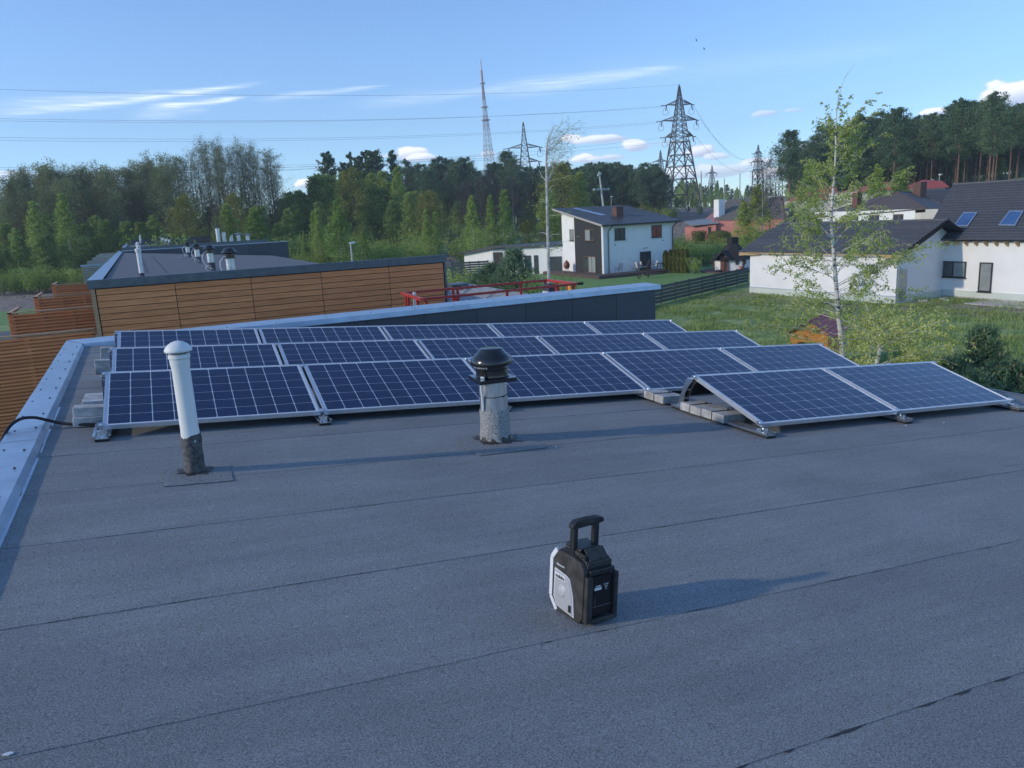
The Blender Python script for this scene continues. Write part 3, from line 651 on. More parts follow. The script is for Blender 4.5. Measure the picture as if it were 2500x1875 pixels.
def ground(x, y, rough=True):
    dx, dy = x - CAM.x, y - CAM.y; D = math.hypot(dx, dy); a = math.degrees(math.atan2(dx, dy))
    i = max(k for k in range(len(AK) - 1) if AK[k] <= a) if a < 180 else len(AK) - 2
    t = (a - AK[i]) / (AK[i + 1] - AK[i]); j = max(k for k in range(9) if TD[k] <= D); u = min(1, (D - TD[j]) / (TD[j + 1] - TD[j]))
    s = lambda r: r[j] + (r[j + 1] - r[j]) * u
    z = s(TA[AK[i]]) * (1 - t) + s(TA[AK[i + 1]]) * t
    if rough and D > 100: z += mnoise.noise(Vector((x * .03, y * .03, 0))) * min(1, (D - 100) / 60) * .5
    return z
def place(px, D):
    """ground point at bearing of image column px (taken at the horizon) and distance D"""
    p = atD(px, 597 - .053 * px, D); return Vector((p.x, p.y, ground(p.x, p.y)))
def topz(px, py, D): return atD(px, py, D).z
grassx = None
def gmix(t, col, tcn, mp):
    n = t.nodes; k = t.links
    at = n.new('ShaderNodeAttribute'); at.attribute_name = 'zone'
    s = n.new('ShaderNodeSeparateColor'); k.new(at.outputs['Color'], s.inputs[0])
    g = n.new('ShaderNodeTexNoise'); g.inputs['Scale'].default_value = 1.3; g.inputs['Detail'].default_value = 9; g.inputs['Roughness'].default_value = .7; k.new(tcn.outputs['Object'], g.inputs[0])
    def mask(o, lo, hi):
        a = n.new('ShaderNodeMath'); a.operation = 'ADD'; k.new(s.outputs[o], a.inputs[0]); k.new(g.outputs[0], a.inputs[1])
        r = n.new('ShaderNodeMapRange'); k.new(a.outputs[0], r.inputs[0]); r.inputs[1].default_value = lo; r.inputs[2].default_value = hi; return r.outputs[0]
    ns = n.new('ShaderNodeTexNoise'); ns.inputs['Scale'].default_value = 1.5; ns.inputs['Detail'].default_value = 9; ns.inputs['Roughness'].default_value = .75; k.new(tcn.outputs['Object'], ns.inputs[0])
    rp = n.new('ShaderNodeMapRange'); k.new(ns.outputs[0], rp.inputs[0]); rp.inputs[1].default_value = .38; rp.inputs[2].default_value = .62
    so = n.new('ShaderNodeMix'); so.data_type = 'RGBA'; k.new(rp.outputs[0], so.inputs[0]); so.inputs[6].default_value = (.13, .10, .085, 1); so.inputs[7].default_value = (.33, .28, .235, 1)
    x = n.new('ShaderNodeMix'); x.data_type = 'RGBA'; k.new(mask(0, .88, 1.12), x.inputs[0]); k.new(col, x.inputs[6]); k.new(so.outputs[2], x.inputs[7])
    lw = n.new('ShaderNodeMix'); lw.data_type = 'RGBA'; k.new(rp.outputs[0], lw.inputs[0]); lw.inputs[6].default_value = (.12, .24, .06, 1); lw.inputs[7].default_value = (.17, .30, .08, 1)
    y = n.new('ShaderNodeMix'); y.data_type = 'RGBA'; k.new(mask(1, .95, 1.05), y.inputs[0]); k.new(x.outputs[2], y.inputs[6]); k.new(lw.outputs[2], y.inputs[7])
    return y.outputs[2]
gmat = M('ground_cover', (.11, .21, .06), (.31, .38, .14), scale=.9, rough=.95, bump=.05, bscale=3, detail=10, extra=gmix, lo=.36, hi=.62)
SOIL = [(130, -9, -2, 22, 11, 1.0), (108, -11, -4, 10, 8, .5)]
def zone(x, y):
    dx, dy = x - CAM.x, y - CAM.y; D = math.hypot(dx, dy); a = math.degrees(math.atan2(dx, dy)); soil = 0; lawn = 0
    if -14 < a < 4 and 94 < D < 142: soil = .78
    if 11 < a < 30 and 118 < D < 168: soil = max(soil, .75 - abs(a - 19) / 22)
    if 32 < a < 45 and 150 < D < 290: soil = max(soil, .8)
    if 42 < x < 50 and 20 < y < 31.5 and not (x > 44.3 and y > 29.7): soil = max(soil, .60)
    if 39 < x < 43.6 and 29 < y < 43: soil = max(soil, .54)
    if 30 < x < 44 and 25 < y < 42: soil = max(soil, .36)
    # mown lawn beyond the slatted fence
    if x > 26 and y > 41.3 + (x - 33.9) * .471 - .2 and D < 98 and a > 22: lawn = 1
    if 78 < D < 95 and a < 3: lawn = 1
    return soil, lawn
azs = [-180 + 10 * i for i in range(16)] + [-20 + .7 * i for i in range(128)] + [70 + 10 * i for i in range(11)]
rads = [3, 10, 18] + [22 + 1.0 * i for i in range(130)] + [153 * 1.035 ** i for i in range(1, 100)]
rads = [r for r in rads if r < 4200]
V = []; ZC = []
for r in rads:
    for a in azs:
        x = CAM.x + r * math.sin(D2R(a)); y = CAM.y + r * math.cos(D2R(a)); z = ground(x, y)
        s, l = zone(x, y)
        if r < 70 and not l: z += mnoise.noise(Vector((x * .5, y * .5, 3))) * .06
        if s > .6: z += mnoise.noise(Vector((x * .35, y * .35, 7))) * .25
        V.append((x, y, z)); ZC.append((s, l, 0, 1))
na = len(azs); F = []
for i in range(len(rads) - 1):
    for j in range(na): k = (j + 1) % na; F.append((i * na + j, i * na + k, (i + 1) * na + k, (i + 1) * na + j))
F = [f[::-1] for f in F] + [tuple(range(na))[::-1]]
gm = MB(); gm.v = V; gm.f = F; gme = gm.mesh('ground', gmat, smooth=True)
at = gme.color_attributes.new('zone', 'FLOAT_COLOR', 'POINT'); at.data.foreach_set('color', np.array(ZC, dtype=np.float32).ravel())
struct(link('ground', gme))
asph = M('asphalt', (.10, .10, .105), (.15, .15, .155), scale=20, rough=.9)
m = MB(); m.prism([(-60, 48, -5.36), (-6.0, 58, -5.36), (-5.0, 66, -5.36), (-60, 76, -5.36)], (0, 0, .02)); struct(m.build('road', asph))
m = MB(); m.prism([(-60, 40, -5.36), (-7.0, 46, -5.36), (-6.0, 56.5, -5.36), (-60, 46.5, -5.36)], (0, 0, .05)); struct(m.build('pavement', M('pale_paving', (.38, .37, .35), (.5, .49, .46), scale=4, rough=.9)))
# ------------------------------------------------------------------ neighbouring row house (timber end wall)
NX0, NX1, NY, NZ = -.61, 7.84, 14.85, .5
nb = thing('row_house', 'timber clad flat roofed row house just beyond the black parapet wall', 'house', (0, 0, 0))
jx = [-.50, 1.14, 2.837, 4.527, 6.288, 7.80]
for c in range(5):
    for r_ in range(22):
        z1 = NZ - .215 - r_ * .142
        if z1 < -2.6: break
        m = MB(); m.box((jx[c] + .007, NY - .022 + random.uniform(-.002, .002), z1 - .128), (jx[c + 1] - .007, NY, z1)); m.build('cladding_board', wood, nb)
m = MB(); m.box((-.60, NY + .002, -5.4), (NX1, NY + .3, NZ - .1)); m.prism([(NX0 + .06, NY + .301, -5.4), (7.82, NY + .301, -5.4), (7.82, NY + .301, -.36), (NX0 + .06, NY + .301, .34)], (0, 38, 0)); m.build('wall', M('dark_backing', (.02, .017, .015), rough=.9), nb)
m = MB(); m.box((-.60, NY - .045, -3.2), (-.515, NY + .04, NZ - .20)); m.build('corner_board', woodl, nb)
m = MB(); m.box((NX1 - .02, NY - .045, -3.2), (NX1 + .03, NY + .04, NZ - .20)); m.build('corner_board', flash_dark, nb)
nsl = .0851
m = MB(); m.poly([(-.36, NY + .28, NZ - .10), (7.86, NY + .28, NZ - .10 - 8.22 * nsl), (9.2, 53.4, NZ - .10 - 9.56 * nsl), (-.36, 53.4, NZ - .10)], [(0, 1, 2, 3)]); m.build('roof_felt', felt_far, nb)
m = MB()      # felt laps on that roof
for k in range(28):
    y = NY + .9 + k * 1.35
    if y > 52: break
    xr = 7.82 + (y - 15.1) / 38.3 * 1.3
    m.poly([(-.34, y, NZ - .093), (xr, y, NZ - .093 - (xr + .34) * nsl), (xr, y + .05, NZ - .093 - (xr + .34) * nsl), (-.34, y + .05, NZ - .093)], [(0, 1, 2, 3)])
for x in (.65, 1.2, 2.9): m.poly([(x, NY + 6, NZ - .092 - (x + .36) * nsl), (x + .03, NY + 6, NZ - .092 - (x + .39) * nsl), (x + .03, NY + 30, NZ - .092 - (x + .39) * nsl), (x, NY + 30, NZ - .092 - (x + .36) * nsl)], [(0, 1, 2, 3)])
m.build('felt_lap', bitumen, nb, kind='stuff')
m = MB(); m.box((NX0 - .03, NY - .07, NZ - .19), (NX1 + .05, NY - .02, NZ)); m.build('fascia', flash_dark, nb)
m = MB(); m.prism([(NX0 - .03, NY - .07, NZ + .001), (NX1 + .05, NY - .07, NZ + .001), (NX1 + .05, NY + .24, NZ - .05), (NX0 + .24, NY + .24, NZ - .05)], (0, 0, .006)); m.build('coping', flash, nb)
for k in range(13):
    y = NY + .2 + k * 3.0; y2 = min(y + 2.99, 53.5); m = MB()
    if k == 0: m.poly([(NX0 - .03, NY - .07, NZ + .002), (NX0 + .24, NY + .24, NZ - .05), (NX0 + .24, y2, NZ - .05), (NX0 - .03, y2, NZ + .002), (NX0 - .03, NY - .07, NZ - .19), (NX0 - .03, y2, NZ - .19)], [(0, 1, 2, 3), (0, 3, 5, 4)])
    else: m.poly([(NX0 - .03, y, NZ + .002 + .002 * (k % 2)), (NX0 + .24, y, NZ - .05), (NX0 + .24, y2, NZ - .05), (NX0 - .03, y2, NZ + .002), (NX0 - .03, y, NZ - .19), (NX0 - .03, y2, NZ - .19)], [(0, 1, 2, 3), (0, 3, 5, 4)])
    m.build('coping_sheet', flash, nb)
bx = [-.4, .9, 2.25, 3.6, 4.95, 6.3, 7.65, 9.0, 10.40]
for a, b in zip(bx[:-1], bx[1:]):
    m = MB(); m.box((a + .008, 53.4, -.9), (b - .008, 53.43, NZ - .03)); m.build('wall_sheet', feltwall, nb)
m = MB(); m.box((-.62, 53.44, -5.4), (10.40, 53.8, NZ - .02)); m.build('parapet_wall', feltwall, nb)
m = MB(); m.box((-.64, 53.37, NZ - .018), (10.44, 53.86, NZ + .03)); m.build('coping_sheet', flash, nb)
def nroof(px, py):
    n = Vector((nsl, 0, 1)).normalized(); o = Vector((-.36, 0, NZ - .10)); r = ray(px, py); return CAM + r * ((o - CAM).dot(n) / r.dot(n))
def nz(x): return NZ - .10 - (x + .36) * nsl
def small_fan(x, y, zb, label, group, cable=True, first=[None]):
    if first[0] is None:
        f = thing('roof_fan', label, 'roof fan', (x, y, zb), 0, group)
        m = MB(); m.lathe([(.135, 0), (.125, .05), (.125, .27), (.115, .271)], n=20); m.build('bitumen_sleeve', sleeve, f, smooth=True)
        m = MB(); m.lathe([(.112, .2), (.112, .60)], n=24); m.build('duct', zinc, f, smooth=True)
        m = MB(); m.box((-.15, -.15, .585), (.15, .15, .60)); m.lathe([(.12, .60), (.12, .70), (.125, .705)], n=20); m.build('motor_housing', blackgl, f, smooth=True)
        m = MB(); m.lathe([(.125, .70), (.19, .705), (.20, .73), (.16, .765), (.13, .80), (.10, .845), (.001, .85)], n=24, cap=False); m.build('dome', blackgl, f, smooth=True)
        m = MB(); m.lathe([(.205, .735), (.212, .739)], n=16); m.tube([(-.10, -.10, .64), (-.17, -.12, .62), (-.25, -.12, .52), (-.26, -.12, .38), (-.2, -.13, .22), (-.08, -.16, .10), (.05, -.2, .05)], .011, 6)
        m.tube([(-.10 + .09 * math.cos(k * .6), -.20, .10 + .09 * math.sin(k * .6)) for k in range(12)], .009, 5); m.build('cable', whitepl, f, smooth=True)
        first[0] = f; return f
    return copytree(first[0], Matrix.Translation((x, y, zb)) @ Matrix.Rotation(random.uniform(-.3, .3), 4, 'Z'), label, group)
G = 'roof fans on the neighbouring row house'
r = ray(562, 640); X = 2.55; p = CAM + r * ((X - CAM.x) / r.x)
small_fan(p.x, p.y, nz(p.x), 'black capped roof fan with white cable, nearest of four on the neighbouring roof', G)
for (px, py), w in zip(((517.8, 660.3), (484.4, 641.6), (460.8, 628)), ('second nearest', 'third nearest', 'farthest')):
    p = nroof(px, py); small_fan(p.x, p.y, nz(p.x), 'black capped roof fan with white cable, %s of four on the neighbouring roof' % w, G)
def small_pipe(x, y, zb, h, label, group, first=[None]):
    if first[0] is None:
        f = thing('vent_pipe', label, 'vent pipe', (x, y, zb), 0, group)
        m = MB(); m.lathe([(.068, 0), (.066, .10)], n=14); m.build('bitumen_sleeve', sleeve, f, smooth=True)
        m = MB(); m.lathe([(.06, .05), (.058, .66)], n=16); m.build('pipe_body', greypvc, f, smooth=True)
        m = MB(); m.lathe([(.07, .655), (.075, .67), (.075, .70), (.085, .71), (.085, .735), (.05, .76), (.001, .765)], n=16, cap=False); m.build('cap', greypvc, f, smooth=True)
        first[0] = f; return f
    return copytree(first[0], Matrix.Translation((x, y, zb)) @ Matrix.Diagonal((1, 1, h, 1)), label, group)
p = nroof(346.5, 675.6)
for (px, yy, w) in ((346.5, p.y, 'nearest'), (339, 27.5, 'second'), (337, 38.0, 'third'), (338, 48.0, 'farthest')):
    x = .49 if w == 'nearest' else atY(px, 610, yy).x
    small_pipe(x, yy, nz(x), 1, 'pale grey plastic vent pipe on the neighbouring roof, %s of the line' % w, 'vent pipes on the neighbouring row house')
o = MB().box((-.9, 0, 0), (0, .05, .02)).build('cable_tray', whitepl, None); p = nroof(452, 629); o.matrix_basis = Matrix.Translation(p + Vector((-.2, 0, .02))); tag(o, 'white cable lying on the neighbouring roof left of the farthest fan', 'cable')
# third row house
tb = thing('row_house', 'third row house behind, low timber wall and dark parapet before the trees', 'house', (0, 0, 0))
TY = 80.7; TX1 = 13.1
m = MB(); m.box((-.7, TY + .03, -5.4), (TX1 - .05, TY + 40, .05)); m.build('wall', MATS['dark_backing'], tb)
tj = [-.7, 2.6, 5.9, 9.4, 13.05]
for a, b in zip(tj[:-1], tj[1:]):
    for k in range(3):
        m = MB(); m.box((a + .02, TY, .10 - k * .28 - .27), (b - .02, TY + .02, .10 - k * .28)); m.build('cladding_board', wood, tb)
m = MB(); m.box((-.76, TY - .06, .12), (TX1, TY + .02, .44)); m.build('fascia', flash_dark, tb)
m = MB(); m.box((-.76, TY + .021, .38), (-.42, TY + 50, .45)); m.build('coping_sheet', flash, tb)
m = MB(); m.poly([(-.42, TY + .02, .34), (TX1, TY + .02, .30 - 13 * nsl * .6), (TX1, TY + 45, .30 - 13 * nsl * .6), (-.42, TY + 45, .34)], [(0, 1, 2, 3)]); m.build('roof_felt', felt_far, tb)
m = MB(); a = atY(315, 588, TY + 36); b = atY(547, 572, TY + 36); m.box((a.x, TY + 36, -1.0), (b.x, TY + 36.3, (a.z + b.z) / 2)); m.build('parapet_wall', feltwall, tb)
for px, w in ((399, 'left'), (407, 'middle'), (415, 'right')):
    p = atY(px, 600, TY + 14 - (px - 399) * .35); small_fan(p.x, p.y, topz(px, 574 + (px - 399) * .25, math.hypot(p.x - CAM.x, p.y - CAM.y)) - .86, 'dark capped roof fan on the third row house, %s of three' % w, 'roof fans on the third row house')
for px, py, yy, w in ((341, 577, TY + 1, 'nearer'), (342, 573, TY + 9, 'farther')):
    p = atY(px, py, yy); small_pipe(p.x, yy, p.z - .77, 1, 'grey vent pipe on the left of the third row house, %s one' % w, 'vent pipes on the third row house')
for k, (px, yt, yb, w) in enumerate(((534, 561, 587, 'tallest, leftmost'), (548, 571, 587, 'second from left'), (565, 576, 586, 'slant cut, middle'), (583, 573, 585, 'with a flared cap, fourth'), (605, 575, 583, 'with a wide cap, rightmost'))):
    Y = TY + 3; p = atY(px, yb, Y); q = atY(px, yt, Y); h = q.z - p.z; R_ = .22
    f = thing('metal_flue', 'short galvanised flue behind the third row house, %s' % w, 'flue', (p.x, Y, p.z - .3), 0, 'galvanised flues beyond the third row house')
    m = MB(); m.lathe([(R_, 0), (R_, h + .3)], n=14)
    if k == 2: m.v = [(x, y, z + (x * 1.2 if z > .2 else 0)) for x, y, z in m.v]
    m.build('flue_pipe', zinc, f, smooth=True)
    if k != 2: m = MB(); m.lathe([(R_ * (1.1 if k < 3 else 1.7), h + .3), (R_ * (1.1 if k < 3 else 1.9), h + .42), (.02, h + .5)], n=14); m.build('flue_cap', zinc, f, smooth=True)
# ------------------------------------------------------------------ slatted terrace screens
def screen(x0, x1, y, ztop, nsl_, pitch, depth, label, gap=True):
    s = thing('terrace_screen', label, 'screen', (x1, y, ztop), 0, 'slatted timber screens of the terraces')
    w = x0 - x1
    m = MB(); m.box((w, -.03, -.04), (0, .09, 0)); m.build('top_rail', woodl, s)
    if depth: m = MB(); m.prism([(w - .02, -.03, -.04), (w + .10, -.03, -.04), (w + .10, depth, -.04), (w - .02, depth, -.04)], (0, 0, .042)); m.build('side_rail', woodl, s)
    sl_ = MB().box((w, 0, -.0245), (-.01, .034, .0245)).mesh('slat', wood)
    sb_ = MB().box((w, .085, -.035), (-.01, .115, .035)).mesh('slat', wood)
    sd_ = MB().box((w, .03, -.0325), (w + .028, max(depth, .1) - .02, .01)).mesh('side_slat', wood) if depth else None
    for k in range(nsl_):
        z = -.10 - k * pitch
        link('slat', sl_, s, mtx=Matrix.Translation((0, random.uniform(-.003, .003), z)))
        link('slat', sb_, s, mtx=Matrix.Translation((0, 0, z - pitch / 2)))
        if sd_ and k < 12: link('side_slat', sd_, s, mtx=Matrix.Translation((-.015, 0, z + .02)))
    zb = -.10 - nsl_ * pitch
    n = 4
    for k in range(n):
        x = w + .12 + (-w - .25) * k / (n - 1); m = MB(); m.box((x - .045, .032, zb - (1.0 if gap else 0)), (x + .045, .084, -.04)); m.build('post', wood, s)
    if gap: m = MB(); m.box((w, -.015, zb - .13), (-.01, .03, zb + .02)); m.build('lower_beam', woodl, s)
    return s
screen(-4.6, -.66, 15.2, -.60, 38, .0815, 0, 'large slatted timber screen at the left edge, nearest of the terrace screens', gap=False)
screen(-3.23, -.68, 22.1, -.60, 7, .098, 2.3, 'slatted timber balcony screen, second of the row behind the nearest one')
screen(-3.25, -.68, 29.0, -.60, 6, .105, 2.6, 'slatted timber balcony screen, third of the row')
screen(-3.36, -.68, 37.5, -.60, 5, .11, 2.6, 'slatted timber balcony screen, farthest one below the pergola')
m = MB(); 
for k, yy in enumerate((15.4, 22.3, 29.2, 37.7)): m.box((-3.2, yy + .2, -3.4), (-.68, yy + 6.3, -3.25))
o = m.build('terrace_floor', greywood); struct(o)
m = MB(); m.box((-1.9, 19.4, -3.25), (-1.2, 20.2, -2.55)); tag(m.build('garden_table', whitepl), 'white object showing through gaps of the nearest slatted screen', 'table')
# far pergola with its slat wall
pg = thing('pergola', 'weathered timber pergola beams over a slatted wall left of the neighbouring roof', 'pergola', (0, 0, 0))
Y = 58.0
a = atY(198, 647, Y); b = atY(256, 643, Y)
for k in range(15):
    z = a.z - .16 - k * .155; m = MB(); m.box((a.x, Y, z - .11), (b.x + .6, Y + .05, z)); m.build('slat', greywood, pg)
m = MB(); m.box((a.x - .06, Y - .03, a.z - .13), (b.x + .8, Y + .12, a.z)); m.build('top_rail', flash, pg)
for px, py, yy in ((212, 638, 63), (225, 629.5, 69), (233, 624, 74), (241, 619.5, 79)):
    c = atY(px, py, yy); m = MB(); m.box((c.x, yy, c.z - .36), (c.x + 3.0, yy + .10, c.z)); m.box((c.x - .02, yy - .01, c.z + .001), (c.x + 3.0, yy + .14, c.z + .02)); m.build('beam', greywood, pg)
# ------------------------------------------------------------------ red lift platform
red = M('red_painted_steel', (.40, .022, .020), (.52, .06, .05), scale=14, rough=.45, bump=.0006, bscale=40, detail=8)
worn = M('worn_paint_edge', (.55, .38, .36), (.35, .06, .05), scale=30, rough=.6, detail=8)
lift = thing('work_platform', 'red steel guard rails of a raised work platform behind the black parapet', 'work platform', (0, 0, 0))
zt = -.3; FL = Vector((6.04, 11.58, zt)); BL = Vector((6.19, 13.51, zt)); BR = Vector((10.20, 13.41, zt)); FR = Vector((10.12, 11.73, zt))
for a, b, w in ((FL, FR, .055), (FL, BL, .10), (BL, BR, .06), (BR, FR, .10)):
    m = MB(); m.bar(a, b, w, .055); m.build('top_rail', red, lift)
    m = MB(); m.bar(a + Vector((0, 0, .0285)), b + Vector((0, 0, .0285)), w * .35, .002); m.build('worn_edge', worn, lift)
    m = MB(); m.bar(a - Vector((0, 0, .5)), b - Vector((0, 0, .5)), .045, .045); m.build('mid_rail', red, lift)
d = FR - FL; e = BR - BL
for base, dd, ts in ((FL, d, (.02, .20, .52, .86, .97)), (BL, e, (.02, .33, .36, .80, .98)), (FL, BL - FL, (.25, .7)), (FR, BR - FR, (.3, .7))):
    for t in ts:
        p = base + dd * t; m = MB(); m.bar(p - Vector((0, 0, 1.1)), p - Vector((0, 0, .02)), .06, .05); m.build('post', red, lift)
m = MB(); m.box((6.0, 11.5, zt - 1.16), (10.2, 13.5, zt - 1.11)); m.build('floor_plate', flash_dark, lift)
m = MB(); m.bar((8.1, 12.5, -5.4), (8.1, 12.5, zt - 1.16), .5, .5); m.build('mast', flash_dark, lift)
o = MB().box((10.02, 13.05, zt - .52), (10.10 + .14, 13.35, zt - .08)).build('control_box', M('dark_blue_box', (.05, .06, .09), rough=.5), lift); bevel(o, .01)
o = MB().box((9.96, 13.0, zt - .55), (10.01, 13.3, zt - .26)).build('notice_sheet', whitepl, lift)
m = MB(); 
for k in range(3): m.box((9.952, 13.03, zt - .32 - k * .06), (9.9595, 13.27, zt - .30 - k * .06))
m.build('notice_print', ink, lift)
o = MB().box((9.92, 11.72, zt - .50), (10.10, 11.86, zt - .04)).build('yellow_box', M('yellow_orange_plastic', (.70, .36, .06), rough=.5), lift); bevel(o, .01)
o = MB().bar((10.12, 11.72, zt), (10.26, 11.70, zt), .06, .06).build('rail_end_cap', rubber, lift)
m = MB(); m.box((6.28, 12.9, zt - .75), (6.34, 12.98, zt + .05)); m.build('hanging_strap', whitepl, lift)
# louvred terrace roof and the dark entrance behind the lift
lv = thing('terrace_roof', 'pale corrugated terrace roof with screw dots behind the red platform', 'terrace roof', (0, 0, 0))
A = atD(1118, 688, 26); B = atD(1335, 725, 22); C_ = atD(1235, 790, 17.5); D_ = atD(1060, 748, 20.5)
n = 17
for k in range(n):
    t0, t1 = k / n, (k + .66) / n
    p = A.lerp(D_, t0); q = A.lerp(D_, t1); s = B.lerp(C_, t1); r = B.lerp(C_, t0)
    m = MB(); m.prism([p, q, s, r], (0, 0, -.05)); m.build('roof_sheet', M('pale_corrugated_sheet', (.30, .31, .32), (.40, .40, .40), scale=3, rough=.6), lv)
m = MB()
for k in range(1, n):
    for t in (.2, .5, .8):
        p = A.lerp(D_, k / n - .05 / n).lerp(B.lerp(C_, k / n - .05 / n), t); m.box((p.x - .03, p.y - .03, p.z + .001), (p.x + .03, p.y + .03, p.z + .015))
m.build('screw_heads', MATS['dark_screw'], lv, kind='stuff')
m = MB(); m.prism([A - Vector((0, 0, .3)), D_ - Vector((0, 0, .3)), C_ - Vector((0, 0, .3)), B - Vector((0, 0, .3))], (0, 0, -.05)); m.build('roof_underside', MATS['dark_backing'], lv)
p = atD(1104, 703, 24.5); q = atD(1134, 693, 24.5)
m = MB(); m.box((p.x, p.y, p.z), (q.x + .2, p.y + .6, q.z)); m.box((p.x, p.y + .1, p.z - 1.4), (q.x, p.y + .55, p.z - .001)); tag(m.build('porch_canopy', flash_dark), 'dark flat porch canopy at the right end of the timber wall', 'canopy')
p = atD(1105, 738, 23.5); m = MB(); m.bar(p, atD(1128, 722, 23.5), .25, .12); m.bar(atD(1106, 712, 24), atD(1128, 712, 24), .2, .4); tag(m.build('gutter_end', blackpl), 'dark slanted gutter piece under the porch canopy', 'gutter')
# ------------------------------------------------------------------ fences
dkwood = M('dark_stained_wood', (.045, .055, .06), (.085, .10, .105), scale=4, rough=.7, stretch=(1, 8, 8), vary=.15)
def slatfence(P0, P1, z0, hgt, nb_, nposts, label, name='slatted_fence'):
    f = thing(name, label, 'fence', P0); v = Vector(P1) - Vector(P0); L = v.length; ang = math.atan2(v.y, v.x); f.matrix_basis = Matrix.Translation(Vector(P0)) @ Matrix.Rotation(ang, 4, 'Z')
    for b in range(nposts - 1):
        x0, x1 = L * b / (nposts - 1), L * (b + 1) / (nposts - 1)
        for k in range(nb_):
            z = z0 + (k + .5) * hgt / nb_; w = hgt / nb_ * .84
            m = MB(); m.box((x0 + .01, random.uniform(-.01, .01), z - w / 2), (x1 - .01, .03, z + w / 2)); m.build('slat', dkwood, f)
    for b in range(nposts): x = L * b / (nposts - 1); m = MB(); m.box((x - .05, .04, 0), (x + .05, .14, z0 + hgt + .04)); m.build('post', dkwood, f)
    return f
slatfence((24.5, 36.9, -5.4), (49.0, 48.4, -5.4), .08, 1.30, 5, 13, 'dark slatted timber fence between the rough field and the mown lawn')
a = place(1095, 92); b = place(1185, 92); slatfence((a.x, a.y, -5.4), (b.x, b.y, -5.4), .05, 1.9, 7, 5, 'dark slatted fence behind the right end of the timber clad house')
mf = thing('metal_fence', 'thin black metal fence beside the street behind the thuja hedge', 'fence', (56, 62.5, -5.4)); mf.matrix_basis = Matrix.Translation((54.2, 70, -5.4)) @ Matrix.Rotation(D2R(-22), 4, 'Z')
bk = M('black_metal', (.012, .013, .015), rough=.5)
for z in (.25, 1.25): MB().box((0, -.02, z), (9, .02, z + .05)).build('rail', bk, mf)
bm_ = MB().box((-.012, -.012, .1), (.012, .012, 1.35)).mesh('bar', bk)
for k in range(60): link('bar', bm_, mf, mtx=Matrix.Translation((.15 * k + .05, 0, 0)))
for x in (0, 3, 6, 9): MB().box((x - .06, -.06, 0), (x + .06, .06, 1.45)).build('post', bk, mf)
m = MB(); m.prism([(48, 76, -5.35), (75, 66, -5.35), (77, 72, -5.35), (50, 82, -5.35)], (0, 0, .03)); struct(m.build('street', asph))
# ------------------------------------------------------------------ two-storey house
wall_w = M('white_render', (.82, .82, .82), (.88, .88, .87), scale=1.2, rough=.9, bump=.002, bscale=30)
stain = M('black_stained_cladding', (.022, .023, .025), (.045, .046, .05), scale=5, rough=.7, stretch=(1, 1, 10))
glass = M('window_glass', (.035, .045, .055), (.06, .07, .085), scale=1.5, rough=.05, spec=.9, coat=.6, vary=.15)
curt = M('curtain_behind_glass', (.28, .31, .32), (.36, .40, .41), scale=9, rough=.15, coat=1, stretch=(6, 6, .5))
frame_b = M('brown_window_frame', (.16, .09, .05), rough=.5); frame_d = M('dark_window_frame', (.03, .032, .036), rough=.4)
roofm = M('anthracite_roof_sheet', (.05, .055, .065), (.085, .09, .10), scale=2, rough=.45, metal=.2)
deckw = M('brown_deck_wood', (.075, .05, .045), (.13, .095, .085), scale=4, rough=.8, stretch=(1, 9, 9), vary=.1)
brick = M('brown_brick', (.10, .052, .04), (.17, .095, .075), scale=8, rough=.85)
h2 = thing('two_storey_house', 'white and black clad two storey house with a single pitch roof and timber deck', 'house', (45.3, 66.3, -5.4))
bx0, by0, bx1, by1, zg = 45.3, 66.3, 54.3, 75.2, -5.4
sl2 = (1.72 + .10) / 9.2
def zr(y): return -.02 + (y - 65.8) * sl2
m = MB(); m.prism([(bx0, by0, zg), (bx0, by1, zg), (bx0, by1, zr(by1) - .12), (bx0, by0, zr(by0) - .12)], (bx1 - bx0, 0, 0)); m.build('wall', wall_w, h2, world=True)
m = MB(); m.prism([(bx0 - .04, by0 + .3, zg + .2), (bx0 - .04, 72.3, zg + .2), (bx0 - .04, 72.3, zr(72.3) - .13), (bx0 - .04, by0 + .3, zr(by0 + .3) - .13)], (.035, 0, 0)); m.build('black_cladding', stain, h2, world=True)
bdm = MB().box((0, 0, 0), (.02, 5.9, .10))
for k in range(38):
    z = zg + .25 + k * .14; y1_ = 72.25; y0_ = by0 + .32
    ymin = max(y0_, 65.8 + (z + .13 + .15 - (-.02)) / sl2)
    if ymin > y1_ - .2: break
    m = MB(); m.box((bx0 - .062, ymin, z), (bx0 - .0405, y1_, z + .122)); m.build('cladding_board', stain, h2, world=True)
